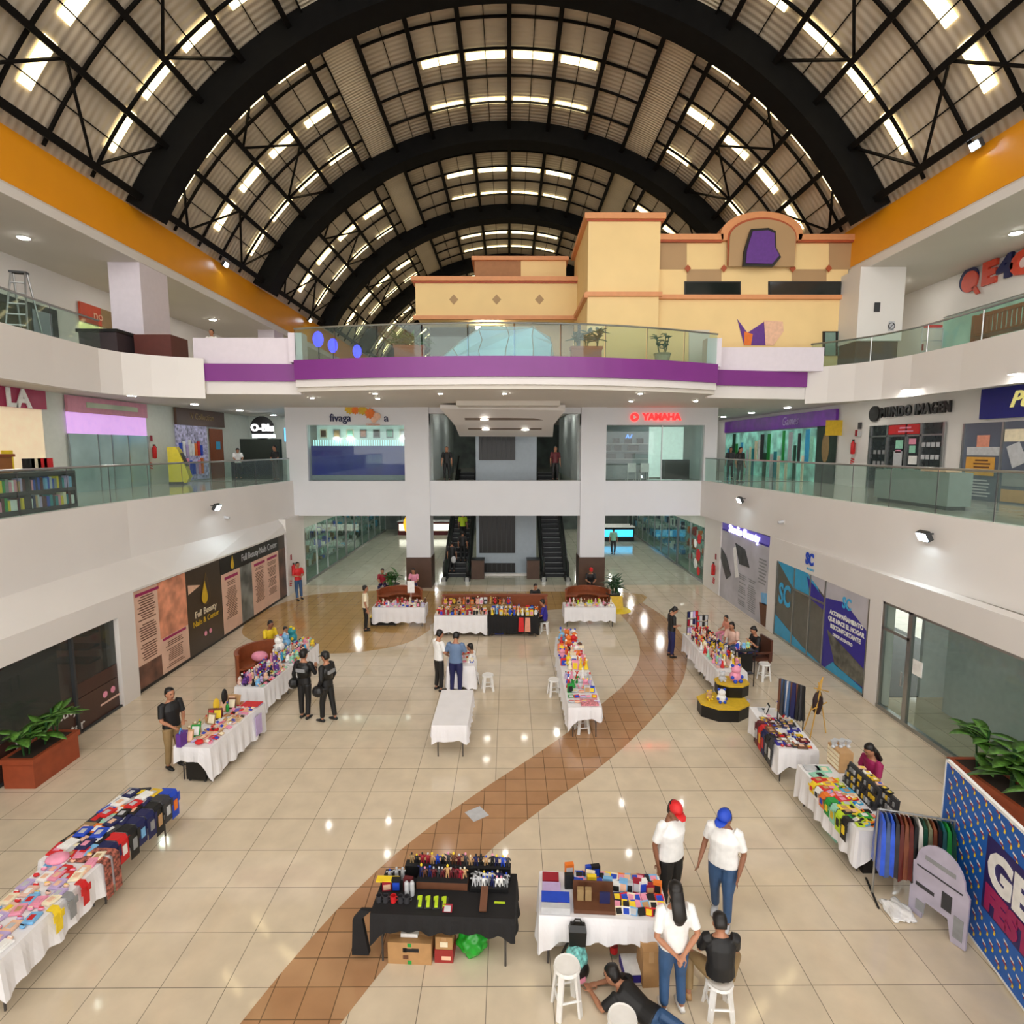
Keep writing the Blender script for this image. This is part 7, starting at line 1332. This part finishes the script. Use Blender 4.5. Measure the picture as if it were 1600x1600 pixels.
p0 = G(1484, 1400); a_ = G(1480, 1188, 2.07); a_.z = 0; b_ = G(1600, 1585); b_ = a_+(b_-a_).normalized()*3.6; BL = (b_-a_).length; t = thing('festival_banner', 'tall blue festival banner with GEEK FEST lettering at the right edge', 'banner', tuple(a_), math.atan2(b_.y-a_.y, b_.x-a_.x))
MB().box(0, BL, 0, .03, .06, 2.05).build('printed_cloth', mat('banner_blue', (24, 96, 186), .5, noise=.15, nscale=.8), t); MB().box(-.03, BL, -.005, .04, 2.05, 2.09).box(-.03, 0, -.005, .04, .04, 2.09).box(0, BL, -.005, .04, .04, .07).build('white_border', C['white'], t)
pat = [MB() for _ in range(3)]
for r_ in range(17):
    for c_ in range(13):
        x = .08+.25*c_+(.12 if r_ % 2 else 0); z = .16+.115*r_
        if x > BL-.15 or (1.0 < x+.1 and .62 < z+.03 < 1.68): continue
        pat[0].q([(x, -.003, z+.045), (x+.07, -.003, z+.03), (x+.075, -.003, z+.05), (x+.0, -.003, z+.075)]); pat[1].q([(x+.012, -.0035, z+.018), (x+.085, -.0035, z), (x+.1, -.0035, z+.02), (x+.03, -.0035, z+.042)]); pat[2].q([(x+.065, -.004, z-.045), (x+.095, -.004, z-.045), (x+.105, -.004, z+.0), (x+.075, -.004, z+.015)])
for m_, c, nm in zip(pat, ('white', 'crimson', 'yellow'), ('white_marks', 'red_marks', 'yellow_marks')): m_.build(nm, C[c], t, kind='stuff')
MB().box(1.0, BL, -.006, -.002, .64, 1.64).build('indigo_panel', mat('indigo_print', (40, 30, 96), .5), t)
for s_, z, c in (('GEEK', 1.27, 'white'), ('FEST', .83, 'magenta')): text(s_, .62 if s_ == 'GEEK' else .42, C[c], t, (1.06, -.012, z), (pi/2, 0, 0), .004, bold=.03, align='LEFT')
for x in (.3, 1.5, 2.7): MB().tube([(x, .05, 2.05), (x+.3, .5, 1.2), (x+.35, .6, 0)], .014, 6).build('frame_strut', C['silver'], t)
MB().tube([(0, .12, 2.0), (BL, .12, 2.0)], .016, 6).build('frame_bar', C['silver'], t); MB().tube([(.15, .45, 1.7), (BL, .45, 1.7)], .014, 6).build('frame_bar', C['silver'], t)
# notice on the curved path
q = G(745, 1272); tag(MB().box(-.16, .16, -.16, .16, 0, .004).build('floor_sticker', C['silver'], None, (q.x, q.y, .004), .6), 'small square grey sticker on the terracotta floor path', 'sticker')
